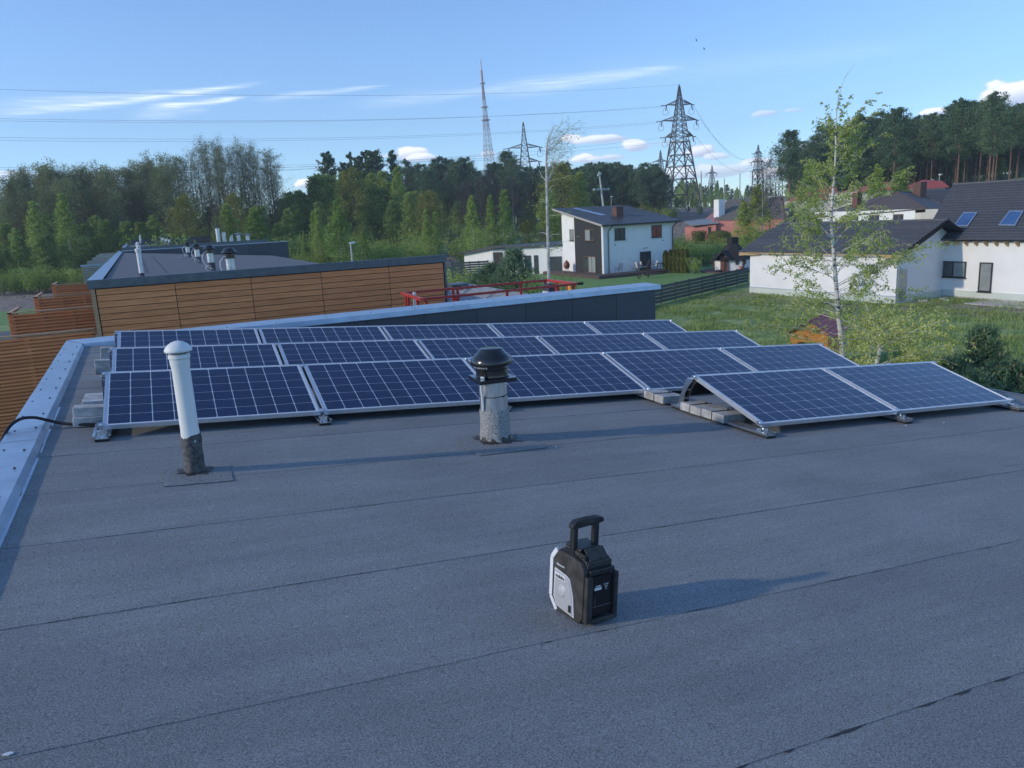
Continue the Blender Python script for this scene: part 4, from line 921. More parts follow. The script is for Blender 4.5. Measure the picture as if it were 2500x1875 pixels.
def window(parent, axis, fixed, a0, a1, z0, z1, fr, gl, mull=(.5,), sill=True, dep=.05, name='window', sgn=-1):
    """axis 'x': wall plane X=fixed running in Y; 'y': wall plane Y=fixed running in X; outside is on the sgn side"""
    def bx(u0, u1, w0, w1, d0, d1):
        lo, hi = sorted((fixed + sgn * d0, fixed + sgn * d1))
        return ((lo, u0, w0), (hi, u1, w1)) if axis == 'x' else ((u0, lo, w0), (u1, hi, w1))
    a0, a1 = sorted((a0, a1)); t = .07
    f = MB(); f.box(*bx(a0, a1, z0, z0 + t, .004, dep)); f.box(*bx(a0, a1, z1 - t, z1, .004, dep)); f.box(*bx(a0, a0 + t, z0 + t, z1 - t, .004, dep)); f.box(*bx(a1 - t, a1, z0 + t, z1 - t, .004, dep))
    for q in mull: c = a0 + (a1 - a0) * q; f.box(*bx(c - t * .55, c + t * .55, z0 + t, z1 - t, .004, dep - .004))
    w = f.build(name, fr, parent, world=True)
    cuts_ = [a0 + t] + [a0 + (a1 - a0) * q for q in mull] + [a1 - t]
    for i in range(len(cuts_) - 1):
        g_ = gl[i % len(gl)] if isinstance(gl, (list, tuple)) else gl
        p = MB().box(*bx(cuts_[i] + .035 * (i > 0), cuts_[i + 1] - .035 * (i < len(cuts_) - 2), z0 + t, z1 - t, .006, .022)).build('pane', g_, None); p.parent = w
        iv = wmx(parent).inverted()
        p.data.transform(iv)
    if sill: s_ = MB().box(*bx(a0 - .06, a1 + .06, z0 - .05, z0 - .003, .0, .14)).build('sill', frame_d, None); s_.parent = w; s_.data.transform(wmx(parent).inverted())
    return w
def rebuild(): pass
window(h2, 'y', by0, 46.72, 48.04, -1.62, -.36, frame_d, glass, dep=.06)
window(h2, 'y', by0, 51.5, 52.83, -1.62, -.30, frame_d, M('red_curtain_behind_glass', (.22, .012, .015), (.30, .02, .02), scale=5, rough=.12, coat=1, stretch=(5, 1, .4)), dep=.06)
window(h2, 'y', by0, 49.92, 51.35, -5.05, -3.05, frame_d, glass, mull=(), sill=False, dep=.06, name='door')
window(h2, 'x', bx0 - .062, 68.05, 69.95, -1.62, -.36, frame_b, [glass, curt], mull=(.42,), dep=.05)
window(h2, 'x', bx0 - .062, 67.83, 70.31, -5.05, -3.26, frame_b, [curt, curt, glass], mull=(.33, .62), sill=False, dep=.05, name='patio_door')
window(h2, 'x', bx0, 72.5, 73.4, -1.6, -.33, frame_b, [curt], mull=(), dep=.05)
# roof with the lower right corner cut back
zq = lambda y: zr(y)
P2 = [(44.85, 65.7), (55.0, 65.7), (55.2, 69.0), (54.7, 72.3), (54.2, 75.9), (44.5, 75.9)]
m = MB(); m.prism([(x, y, zr(y)) for x, y in P2], (0, 0, .12)); m.build('roof', roofm, h2, world=True)
m = MB(); m.bar((44.84, 65.66, zr(65.7) + .02), (55.02, 65.66, zr(65.7) + .02), .14, .14); m.build('gutter', bk, h2, world=True)
m = MB(); m.bar((44.80, 65.7, zr(65.7) + .04), (44.46, 75.9, zr(75.9) + .04), .05, .20); m.build('verge_board', greywood, h2, world=True)
for k in range(24):
    x = 45.2 + k * .42; m = MB(); m.bar((x, 65.75, zr(65.7) + .127), (x, 75.8, zr(75.9) + .127), .025, .02); m.build('roof_seam', roofm, h2, world=True)
c = Vector((49.55, 69.9)); zc = zr(69.9)
m = MB(); m.box((c.x - .45, c.y - .45, zc), (c.x + .45, c.y + .45, zc + 1.05)); ch = m.build('chimney', brick, h2, world=True)
m = MB(); m.box((c.x - .5, c.y - .5, zc + 1.05), (c.x + .5, c.y + .5, zc + 1.12)); mm_ = m.build('chimney_cap', brick, h2, world=True)
m = MB(); m.bar((48.2, 70.6, zr(70.6) + .13), (47.3, 75.6, zr(75.6) + .13), .9, .02); m.build('roof_walkway', flash, h2, world=True)
m = MB(); m.box((bx0 - .06, by0 - .06, zg), (bx0 + .26, by0 + .30, zr(by0) - .1)); m.build('corner_trim', M('white_trim', (.75, .76, .77), rough=.6), h2, world=True)
for x in (bx0 + .55, bx1 - .05): m = MB(); m.tube([(x + .35, by0 - .55, zr(65.7)), (x + .05, by0 - .12, zr(65.7) - .55), (x, by0 - .12, zr(65.7) - .7), (x, by0 - .12, zg + .3)], .055, 8); m.build('downpipe', bk, h2, world=True)
m = MB(); m.tube([(50.4, by0 - .02, -2.7), (50.4, by0 - .12, -2.68), (50.8, by0 - .3, -2.62)], .04, 6); m.build('wall_lamp', alu, h2, world=True)
for x, z in ((46.75, -2.1), (53.0, -2.0)): m = MB(); m.tube([(x, by0 - .03, z), (x, by0 + .01, z)], .07, 8); m.build('vent_grille', bk, h2, world=True)
dk = thing('timber_deck', 'low brown timber deck running along both sides of the two storey house', 'deck', (0, 0, 0))
def deckboards(x0, x1, y0, y1, z, n, alongx=True):
    for k in range(n):
        if alongx: a = y0 + (y1 - y0) * k / n; bb = y0 + (y1 - y0) * (k + .93) / n; m = MB().box((x0, a, z - .04), (x1, bb, z))
        else: a = x0 + (x1 - x0) * k / n; bb = x0 + (x1 - x0) * (k + .93) / n; m = MB().box((a, y0, z - .04), (bb, y1, z))
        m.build('deck_board', deckw, dk)
deckboards(43.3, 52.6, 64.1, 66.2, -5.06, 14); deckboards(43.3, 45.2, 66.25, 76.5, -5.06, 12, False)
for b_ in (((43.25, 64.06, -5.4), (52.6, 64.09, -5.10)), ((43.25, 64.1, -5.4), (43.28, 76.5, -5.10)), ((48.4, 63.5, -5.4), (51.0, 64.05, -5.24))): m = MB(); m.box(*b_); m.build('deck_skirt', deckw, dk)
# garden furniture
def chair(loc, rz, mat_f, mat_s, label, slats=False):
    t = thing('garden_chair', label, 'garden chair', loc, rz, 'garden chairs on the deck')
    for s in (-1, 1):
        m = MB(); m.tube([(-.30, s * .27, 0), (-.26, s * .27, .38), (-.28, s * .28, .60), (.15, s * .28, .62), (.27, s * .27, .42)], .017, 6); m.tube([(.34, s * .27, 0), (.20, s * .27, .40)], .017, 6)
        m.tube([(.22, s * .25, .40), (.42, s * .25, 1.0)], .017, 6); m.build('frame', mat_f, t)
    if slats:
        for k in range(6): m = MB(); m.bar((.245 + k * .033, -.25, .50 + k * .095), (.245 + k * .033, .25, .50 + k * .095), .03, .035); m.build('back_slat', mat_f, t)
        m = MB(); m.box((-.26, -.25, .39), (.22, .25, .41)); m.build('seat', mat_f, t)
    else:
        m = MB(); m.prism([(-.26, -.25, .40), (.22, -.25, .39), (.22, -.25, .43), (-.26, -.25, .44)], (0, .5, 0)); m.build('seat', mat_s, t)
        m = MB(); m.prism([(.22, -.25, .42), (.26, -.25, .42), (.45, -.25, 1.02), (.41, -.25, 1.02)], (0, .5, 0)); m.build('backrest', mat_s, t)
white_f = M('white_textile', (.74, .72, .72), rough=.8)
chair((46.55, 65.4, -5.06), D2R(15), bk, white_f, 'dark metal slatted garden chair on the deck, nearest the white corner post', True)
chair((49.2, 65.45, -5.06), D2R(170), bk, white_f, 'white garden chair on the deck, leftmost of the three white ones')
chair((49.95, 65.7, -5.06), D2R(175), bk, white_f, 'white garden chair in front of the dark house door')
chair((51.2, 65.6, -5.06), D2R(10), bk, white_f, 'white garden chair right of the dark house door')
t = thing('garden_table', 'dark low garden table in front of the thuja hedge', 'table', (52.1, 64.9, -5.06)); MB().box((-.8, -.4, .66), (.8, .4, .71)).build('table_top', bk, t)
for x in (-.7, .7):
    for y in (-.33, .33): MB().bar((x, y, 0), (x * .9, y, .66), .04, .04).build('leg', bk, t)
t = thing('kamado_grill', 'egg shaped terracotta coloured grill on a stand by the white wall strip', 'grill', (44.35, 72.7, -5.06))
terr = M('terracotta_glaze', (.20, .06, .04), (.28, .09, .055), scale=5, rough=.35)
MB().lathe([(.05, .35), (.26, .42), (.34, .60), (.36, .82), (.30, 1.05), (.16, 1.22), (.08, 1.26), (.08, 1.34)], n=18).build('body', terr, t, smooth=True)
for a in range(4): MB().bar((.3 * math.cos(a * 1.57 + .7), .3 * math.sin(a * 1.57 + .7), 0), (.18 * math.cos(a * 1.57 + .7), .18 * math.sin(a * 1.57 + .7), .44), .035, .035).build('leg', bk, t)
MB().box((-.05, -.55, .72), (.05, -.34, .86)).build('side_shelf', bk, t)
t = thing('deck_lantern', 'small white lantern on the right corner of the deck', 'lantern', (52.45, 64.25, -5.06)); MB().box((-.07, -.07, 0), (.07, .07, .24)).build('body', whitepl, t); MB().lathe([(.10, .24), (.02, .34)], n=8).build('lid', whitepl, t)
# low white annex left of the two-storey house
gz = -5.4; an = thing('garage_annex', 'low white annex with a dark single pitch roof left of the two storey house', 'garage', (0, 0, 0))
p0 = atD(1200, 620, 96); p1 = atD(1374, 620, 92)
zt_ = atD(1200, 606, 96).z
m = MB(); m.prism([(p0.x, p0.y, gz), (p1.x, p1.y, gz), (p1.x, p1.y, zt_), (p0.x, p0.y, zt_)], Vector((4, 6.5, 0))); m.build('wall', wall_w, an)
q0 = p0 + Vector((-1.6, 5.0, 0))
m = MB(); m.poly([(p0.x, p0.y, gz), (p0.x, p0.y, zt_), (q0.x, q0.y, zt_ - .75), (q0.x, q0.y, gz), (p0.x + .5, p0.y + .1, gz), (p0.x + .5, p0.y + .1, zt_), (q0.x + 1, q0.y + .5, zt_ - .7), (q0.x + 1, q0.y + .5, gz)], [(0, 1, 2, 3), (7, 6, 5, 4), (1, 5, 6, 2)]); m.build('end_wall', wall_w, an)
m = MB(); d_ = (p1 - p0).normalized(); m.prism([Vector((p0.x - .6, p0.y - .4, zt_ + .02)), Vector((p1.x, p1.y - .4, zt_ + .02)), Vector((p1.x + 4, p1.y + 6.5, zt_ + .1)), Vector((q0.x - .8, q0.y + .4, zt_ - .75))], (0, 0, .22)); m.build('roof', roofm, an)
for t0, t1, zz in ((.02, .16, -.5), (.47, .56, -1.0), (.60, .66, -1.0), (.78, .98, -1.2)):
    a = p0.lerp(p1, t0); b = p0.lerp(p1, t1); m = MB(); m.prism([(a.x, a.y - .06, gz), (b.x, b.y - .06, gz), (b.x, b.y - .06, zt_ + zz), (a.x, a.y - .06, zt_ + zz)], (0, .04, 0)); m.build('opening', glass if t0 > .1 else stain, an)
# ------------------------------------------------------------------ grill hut on a round deck
hc = Vector((57.0, 59.6, -5.4)); hut = thing('grill_hut', 'small polygonal hut with a steep black roof, central smoke hood and white walls', 'hut', hc)
R6 = [(1.85 * math.cos(D2R(60 * k + 24)), 1.85 * math.sin(D2R(60 * k + 24))) for k in range(6)]
for k in range(6):
    a = R6[k]; b = R6[(k + 1) % 6]; m = MB(); m.poly([(a[0], a[1], .12), (b[0], b[1], .12), (b[0], b[1], 1.35), (a[0], a[1], 1.35)], [(0, 1, 2, 3)]); m.build('wall_panel', wall_w, hut)
    m = MB(); m.bar((a[0] * 1.02, a[1] * 1.02, .1), (a[0] * 1.02, a[1] * 1.02, 1.4), .16, .16); m.build('corner_post', M('reddish_brown_wood', (.12, .05, .035), rough=.7), hut)
black_roof = M('black_felt_shingle', (.012, .012, .014), (.028, .028, .032), scale=9, rough=.85)
RR = [(2.25, 1.25), (1.25, 2.05), (.55, 2.85), (.42, 3.0)]
for k in range(6):
    a0, a1 = D2R(60 * k + 24), D2R(60 * k + 84); P = []
    for (r_, z_) in RR: P += [(r_ * math.cos(a0), r_ * math.sin(a0), z_), (r_ * math.cos(a1), r_ * math.sin(a1), z_)]
    m = MB(); m.poly(P, [(0, 1, 3, 2), (2, 3, 5, 4), (4, 5, 7, 6)]); m.build('roof_face', black_roof, hut)
MB().box((-.42, -.42, 2.9), (.42, .42, 3.5)).build('smoke_hood', black_roof, hut)
dr = Vector((-.93, -.36, 0)).normalized(); pr = Vector((-dr.y, dr.x, 0))
m = MB(); a = dr * 1.7 - pr * .45; b = dr * 1.7 + pr * .45; m.prism([a + Vector((0, 0, .12)), b + Vector((0, 0, .12)), b + Vector((0, 0, 1.7)), a + Vector((0, 0, 1.7))], dr * .08); m.build('door', M('reddish_brown_wood', ()) if False else MATS['reddish_brown_wood'], hut)
m = MB(); a = dr * 2.3; m.prism([a - pr * .95 + Vector((0, 0, 1.35)), a + Vector((0, 0, 2.25)), a + pr * .95 + Vector((0, 0, 1.35)), a + pr * .85 + Vector((0, 0, 1.30)), a + Vector((0, 0, 2.12)), a - pr * .85 + Vector((0, 0, 1.30))], -dr * 1.4); m.build('door_gable', black_roof, hut)
d2 = Vector((-.2, -.98, 0)).normalized(); p2_ = Vector((-d2.y, d2.x, 0)); a = d2 * 1.63
m = MB(); m.prism([a - p2_ * .6 + Vector((0, 0, .75)), a + p2_ * .6 + Vector((0, 0, .75)), a + p2_ * .6 + Vector((0, 0, 1.22)), a - p2_ * .6 + Vector((0, 0, 1.22))], d2 * .04); m.build('window', glass, hut)
t = thing('round_deck', 'round dark timber deck carrying the grill hut', 'deck', hc); MB().lathe([(3.3, -.05), (3.3, .12)], n=40).build('deck_edge', deckw, t)
for k in range(40):
    y = -3.2 + k * .162; w = math.sqrt(max(.01, 3.28 ** 2 - y * y)); MB().box((-w, y, .121), (w, y + .14, .15)).build('deck_board', deckw, t)
tag(MB().tube([(hc.x - 2.6 + .28 * math.cos(k * .5236), hc.y - .9 + .28 * math.sin(k * .5236), hc.z + .22) for k in range(13)], .10, 8, cap=False).build('tyre', rubber, None, smooth=True), 'black tyre lying on the round deck by the hut door', 'tyre')
o = MB().lathe([(.13, 0), (.20, .40), (.23, .42), (.23, .48)], n=16).build('flower_pot', M('orange_clay', (.45, .20, .13), rough=.8), None, smooth=True); o.matrix_basis = Matrix.Translation(hc + Vector((-.8, -2.2, .15))); tag(o, 'orange clay flower pot on the round deck', 'flower pot')
# ------------------------------------------------------------------ white house under construction
tile = M('anthracite_concrete_tile', (.075, .08, .095), (.105, .112, .13), scale=7, rough=.6, vary=.10)
raw = M('raw_pine_timber', (.50, .33, .17), (.62, .43, .25), scale=4, rough=.7)
wh = thing('unfinished_house', 'new white rendered house with dark tiled roofs, bare rafter ends and two skylights', 'house', (44.0, 30, -5.4))
wu = M('fresh_white_render', (.80, .81, .81), (.87, .87, .87), scale=.8, rough=.9)
A0 = Vector((43.4, 42.1, -5.4)); B0 = Vector((44.3, 29.7, -5.4)); zE = -2.20; AX = 48.13; AZ_ = -.26
# left wing body with gable
m = MB(); g0 = Vector((B0.x, B0.y)); 
gx1 = 51.6
m.poly([(B0.x, B0.y, -5.4), (gx1, 30.3, -5.4), (gx1, 30.3, zE), (AX + .1, 30.0, AZ_ - .22), (B0.x, B0.y, zE), (A0.x, A0.y, -5.4), (gx1, 42.5, -5.4), (gx1, 42.5, zE), (AX + .1, 42.3, AZ_ - .22), (A0.x, A0.y, zE)],
       [(0, 1, 2, 3, 4), (9, 8, 7, 6, 5), (0, 4, 9, 5), (1, 6, 7, 2)]); m.build('wall', wu, wh, world=True)
m = MB(); m.poly([(B0.x - .03, B0.y - .03, -5.42), (A0.x - .03, A0.y, -5.42), (A0.x - .03, A0.y, -4.93), (B0.x - .03, B0.y - .03, -4.93), (50.2, 30.1, -5.42), (50.2, 30.1, -4.93)], [(0, 3, 2, 1), (0, 4, 5, 3)]); m.build('plinth', M('pale_green_insulation', (.55, .62, .58), (.62, .68, .64), scale=.6, rough=.9), wh, world=True)
m = MB(); m.bar((B0.x - .045, B0.y - .045, -4.92), (A0.x - .045, A0.y, -4.92), .03, .03); m.build('plinth_strip', M('pale_blue_strip', (.30, .42, .60), rough=.6), wh, world=True)
# main body
m = MB(); MX = 49.32; m.poly([(MX, 31.4, -5.4), (MX + .1, 14, -5.4), (MX + .1, 14, -1.7), (MX, 31.4, -1.7), (59, 32, -5.4), (59, 14, -5.4), (59, 14, -1.7), (59, 32, -1.7), (54.2, 32, 1.7), (54.2, 14, 1.7)],
       [(0, 3, 2, 1), (0, 4, 7, 8, 3), (4, 5, 6, 7), (1, 2, 9, 6, 5)]); m.build('wall', wu, wh, world=True)
m = MB(); m.box((MX - .04, 13.5, -5.42), (MX + .05, 30.9, -4.90)); m.build('plinth', MATS['pale_green_insulation'], wh, world=True)
m = MB(); m.box((MX - .06, 13.5, -5.50), (MX - .0, 30.9, -5.30)); m.build('footing', concrete, wh, world=True)
# roofs: tile courses as separate stepped strips
def courses(p0, p1, r0, r1, n, name='tile_course'):
    """p0->p1 eave, r0->r1 ridge"""
    p0, p1, r0, r1 = map(Vector, (p0, p1, r0, r1)); nn = (p1 - p0).cross(r0 - p0).normalized()
    if nn.z < 0: nn = -nn
    for k in range(n):
        a = p0.lerp(r0, k / n); b = p1.lerp(r1, k / n); c = p1.lerp(r1, (k + 1.12) / n); d = p0.lerp(r0, (k + 1.12) / n)
        m = MB(); P = [a + nn * .085, b + nn * .085, c + nn * .010, d + nn * .010, a, b]
        m.poly(P, [(0, 1, 2, 3), (0, 4, 5, 1)]); m.build(name, tile, wh, world=True)
courses((42.95, 42.85, -2.20), (43.95, 29.15, -2.20), (AX, 43.9, AZ_), (AX, 29.15, AZ_), 16)
courses((48.85, 31.5, -1.60), (48.95, 13.5, -1.60), (54.2, 33.2, 2.03), (54.2, 13.5, 2.03), 22)
m = MB(); m.poly([(AX, 43.9, AZ_), (AX, 29.15, AZ_), (52.3, 29.15, -2.2), (52.3, 43.9, -2.2)], [(0, 1, 2, 3)]); m.poly([(54.2, 33.2, 2.03), (54.2, 13.5, 2.03), (59.6, 13.5, -1.6), (59.6, 33.2, -1.6)], [(0, 1, 2, 3)]); m.build('rear_roof_slope', tile, wh, world=True)
m = MB(); m.prism([(48.85, 31.5, -1.62), (54.2, 33.2, 2.0), (54.2, 33.2, 1.8), (48.85, 31.5, -1.85)], (0, .03, 0)); m.bar((54.2, 13.5, 2.06), (54.2, 33.2, 2.06), .25, .10); m.bar((AX, 29.1, AZ_ + .04), (AX, 43.9, AZ_ + .04), .22, .09); m.build('ridge', tile, wh, world=True)
m = MB(); m.prism([(43.95, 29.12, -2.22), (AX, 29.12, AZ_ + .03), (AX, 29.12, AZ_ - .24), (43.95, 29.12, -2.48)], (0, .04, 0)); m.prism([(AX, 29.12, AZ_ + .03), (52.0, 29.12, -2.1), (52.0, 29.12, -2.35), (AX, 29.12, AZ_ - .24)], (0, .04, 0)); m.build('barge_board', bk, wh, world=True)
m = MB(); m.prism([(43.95, 29.17, -2.30), (AX, 29.17, AZ_ - .08), (AX, 30.1, AZ_ - .08), (44.0, 30.1, -2.30)], (0, 0, -.03)); m.build('soffit', bk, wh, world=True)
for k in range(24):
    y = 30.75 - k * .66 - .3
    if y < 14: break
    m = MB(); m.prism([(48.92, y, -1.68), (49.36, y, -1.66), (49.36, y, -2.0), (49.30, y, -2.0), (48.98, y, -1.80)], (0, .07, 0)); m.build('rafter_end', raw, wh, world=True)
for k in range(12):
    t_ = k / 11; x = 43.0 + t_ * .95; y = 42.3 - t_ * 12.6; m = MB(); m.prism([(x + .05, y, -2.30), (x + .48, y, -2.22), (x + .48, y, -2.48), (x + .30, y, -2.46)], (0, .09, 0)); m.build('rafter_end', raw, wh, world=True)
m = MB(); m.bar((42.98, 42.85, -2.27), (43.96, 29.15, -2.27), .03, .06); m.build('eave_board', raw, wh, world=True)
m = MB(); m.bar((42.95, 42.86, -2.37), (43.4, 42.3, -2.37), .05, .22); m.bar((43.0, 42.6, -2.37), (43.35, 41.0, -2.37), .04, .16); m.bar((43.9, 30.6, -2.37), (43.99, 29.2, -2.37), .04, .20); m.build('eave_box', raw, wh, world=True)
window(wh, 'x', MX, 30.29, 28.47, -4.06, -3.01, frame_d, [glass, M('hazy_glass', (.22, .25, .25), (.30, .33, .33), scale=2, rough=.1, coat=1)][::-1], dep=.06)
window(wh, 'x', MX, 27.55, 26.70, -4.89, -3.02, frame_d, MATS['hazy_glass'], mull=(), dep=.06, name='door')
wx = lambda y: 43.4 + (42.1 - y) * .0726
window(wh, 'x', wx(31.4), 31.87, 31.04, -3.43, -2.95, frame_d, M('moss_green_glass', (.06, .10, .04), (.10, .15, .06), scale=3, rough=.1, coat=.5), mull=(), dep=.06)  # small window, pane coloured a mottled moss green
m = MB(); m.box((44.38, 29.62, -5.22), (45.2, 29.68, -3.22)); m.build('side_door', MATS['hazy_glass'], wh, world=True)
def skyl(pts, label=None):
    P = []
    e0, r0 = Vector((48.85, 31.5, -1.60)), Vector((54.2, 33.2, 2.03)); nn = Vector((0, 1, 0)).cross(r0 - e0).normalized(); nn = nn if nn.z > 0 else -nn
    for px, py in pts: r = ray(px, py); P.append(CAM + r * ((e0 + nn * .07 - CAM).dot(nn) / r.dot(nn)))
    c = sum(P, Vector()) / 4
    m = MB(); m.prism([p for p in P], nn * .06); f = m.build('skylight', flash, wh, world=True)
    Q = [c + (p - c) * .84 + nn * .0615 for p in P]
    iv = wmx(wh).inverted(); g_ = MB(); g_.prism([iv @ q for q in Q], nn * .004); o = g_.build('pane', M('skylight_glass', (.03, .08, .22), (.05, .12, .30), scale=1, rough=.05, coat=1, spec=1), None); o.parent = f
skyl([(2353, 519.4), (2387, 519.4), (2362.8, 553.7), (2327.9, 553.7)]); skyl([(2465.3, 515.8), (2500, 515.8), (2478.6, 552.5), (2437.6, 551.3)])
slab = MB().box((46.6, 17, -5.39), (48.9, 26.6, -5.33)).build('paving', M('pale_paving', (.38, .37, .35)), None); struct(slab)
for k, (x, y) in enumerate(((47.9, 28.9), (47.2, 28.2), (46.4, 29.3))):
    o = MB().box((-.28, -.14, 0), (.28, .14, .10)).build('broken_slab', concrete, None); o.matrix_basis = Matrix.Translation((x, y, -5.38)) @ Matrix.Rotation(k, 4, 'Z'); tag(o, ['pale stone slab by the inner corner of the white house', 'pale stone slab a little way out from the white house corner', 'pale stone slab by the gable wall of the white house'][k], 'stone')
# ------------------------------------------------------------------ houses behind
def zt_at(px, py, D): return atD(px, py, D).z
pink = M('pink_render', (.52, .20, .17), (.60, .25, .21), scale=1, rough=.9)
gbr = M('grey_brown_metal_tile', (.115, .105, .10), (.155, .145, .135), scale=3, rough=.6)
ph = thing('pink_house', 'salmon pink house with a grey brown pitched roof and white chimney', 'house', (0, 0, 0))
a = atD(1742, 540, 150); b = atD(1912, 536, 147); r0 = atD(1778, 487, 158); r1 = atD(1905, 481, 155); back = Vector((9.5, 9.5, 0))
m = MB(); m.prism([(a.x, a.y, -6), (b.x, b.y, -6), (b.x, b.y, b.z + .15), (a.x, a.y, a.z + .15)], (5, 9, 0)); m.build('wall', pink, ph)
for k in range(14):
    p, q = a.lerp(r0, k / 14), b.lerp(r1, k / 14); p2, q2 = a.lerp(r0, (k + 1.1) / 14), b.lerp(r1, (k + 1.1) / 14)
    m = MB(); m.poly([p + Vector((0, 0, .12)), q + Vector((0, 0, .12)), q2, p2, p, q], [(0, 1, 2, 3), (0, 4, 5, 1)]); m.build('tile_course', gbr, ph)
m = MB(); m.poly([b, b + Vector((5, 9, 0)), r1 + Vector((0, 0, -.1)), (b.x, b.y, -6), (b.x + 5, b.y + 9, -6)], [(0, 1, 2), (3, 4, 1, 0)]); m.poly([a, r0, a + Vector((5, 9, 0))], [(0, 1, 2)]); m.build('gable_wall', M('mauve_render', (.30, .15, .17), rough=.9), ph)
m = MB(); m.poly([r0, r1, b + Vector((5.3, 9.6, 0)), a + Vector((5, 9.6, 0))], [(0, 1, 2, 3)]); m.build('rear_roof_slope', gbr, ph)
m = MB(); m.bar(b + Vector((.3, -.2, 0)), r1 + Vector((.5, 0, 0)), .3, .3); m.bar(r1 + Vector((.5, 0, 0)), b + Vector((5.6, 9.6, -.2)), .3, .3); m.build('verge_board', MATS['brown_brick'], ph)
p = atD(1756, 517, 152); q = atD(1756, 487, 152); m = MB(); m.box((p.x - .7, p.y - .7, p.z - 1), (p.x + .7, p.y + .7, q.z)); m.build('chimney', wall_w, ph)
l0 = atD(1690, 551, 150); l1 = atD(1748, 546, 149); m = MB(); m.prism([(l0.x, l0.y, -6), (l1.x, l1.y, -6), (l1.x, l1.y, l1.z - .2), (l0.x, l0.y, l0.z - .3)], (3, 6, 0)); m.build('side_wing', pink, ph)
m = MB(); m.prism([l0 + Vector((-.6, -.5, 0)), l1 + Vector((.2, -.5, 0)), l1 + Vector((3, 6, .6)), l0 + Vector((3, 6, .5))], (0, 0, .25)); m.build('wing_roof', M('grey_blue_metal', (.22, .25, .28), rough=.5), ph)
p = atD(1733, 562, 149.5); m = MB(); m.box((p.x - .6, p.y - .35, p.z - .6), (p.x + .6, p.y - .2, p.z + .6)); m.build('window', glass, ph)
p = atD(1931, 515, 150); m = MB(); m.box((p.x - .3, p.y - .35, p.z - 1.0), (p.x + .3, p.y + .1, p.z + 1.0)); m.build('window', glass, ph)
# brown hip-roofed house
btile = M('brown_tile', (.085, .065, .06), (.125, .10, .092), scale=6, rough=.6)
bh = thing('hip_roof_house', 'white house with a brown hip roof and brown framed windows behind the unfinished roof', 'house', (0, 0, 0)); Dh = 100
e0 = atD(2060, 527, Dh + 4); e1 = atD(2262, 508, Dh - 2); e2 = atD(2320, 507, Dh + 9); ap = atD(2190, 468, Dh + 5); ap2 = atD(2228, 470, Dh + 10); eL = e0 + Vector((5, 10, 0))
for P in ((e0, e1, ap), (e1, e2, ap2, ap), (eL, e0, ap)):
    m = MB(); m.poly([Vector(p) for p in P] + [Vector(p) + Vector((0, 0, -.12)) for p in P], [tuple(range(len(P)))] + [tuple(range(len(P), 2 * len(P)))[::-1]] + [(i, len(P) + i, len(P) + (i + 1) % len(P), (i + 1) % len(P)) for i in range(len(P))]); m.build('roof_face', btile, bh)
m = MB(); m.bar(e1, ap, .22, .16); m.bar(ap, ap2, .22, .16); m.bar(e0, ap, .22, .16); m.bar(e2, ap2, .2, .16); m.build('ridge_tiles', btile, bh)
w0 = e0.lerp(e1, .03); w1 = e0.lerp(e1, .93); m = MB(); m.prism([(w0.x, w0.y + .6, -6), (w1.x, w1.y + .6, -6), (w1.x, w1.y + .6, w1.z - .02), (w0.x, w0.y + .6, w1.z - .02)], (5, 9, 0)); m.build('wall', wall_w, bh)
for px0, px1 in ((2094, 2106), (2131, 2160), (2190, 2218)):
    d0 = atD(px0, 520, Dh); d1 = atD(px1, 520, Dh); t0 = (px0 - 2060) / 202; t1 = (px1 - 2060) / 202; a = e0.lerp(e1, t0 + .03); b = e0.lerp(e1, t1 + .01); zt1 = e1.z - .55
    f = MB(); f.prism([(a.x, a.y + .52, zt1 - 1.3), (b.x, b.y + .52, zt1 - 1.3), (b.x, b.y + .52, zt1), (a.x, a.y + .52, zt1)], (0, .06, 0)); w_ = f.build('window', frame_b, bh)
    for s0, s1 in ((.06, .48), (.60, .94)):
        u = a.lerp(b, s0); v = a.lerp(b, s1); g_ = MB(); g_.prism([(u.x, u.y + .50, zt1 - 1.2), (v.x, v.y + .50, zt1 - 1.2), (v.x, v.y + .50, zt1 - .1), (u.x, u.y + .50, zt1 - .1)], (0, .015, 0)); o = g_.build('pane', glass, None); o.parent = w_
p = atD(2244, 478, Dh + 9); q = atD(2244, 445, Dh + 9); m = MB(); m.box((p.x - .55, p.y - .55, p.z - 2), (p.x + .55, p.y + .55, q.z)); m.build('chimney', brick, bh)
p = atD(2092, 500, Dh + 7); q = atD(2092, 470, Dh + 7); m = MB(); m.box((p.x - .4, p.y - .4, p.z - 2), (p.x + .4, p.y + .4, q.z)); m.build('chimney', M('red_brown_brick', (.16, .07, .055), rough=.85), bh)
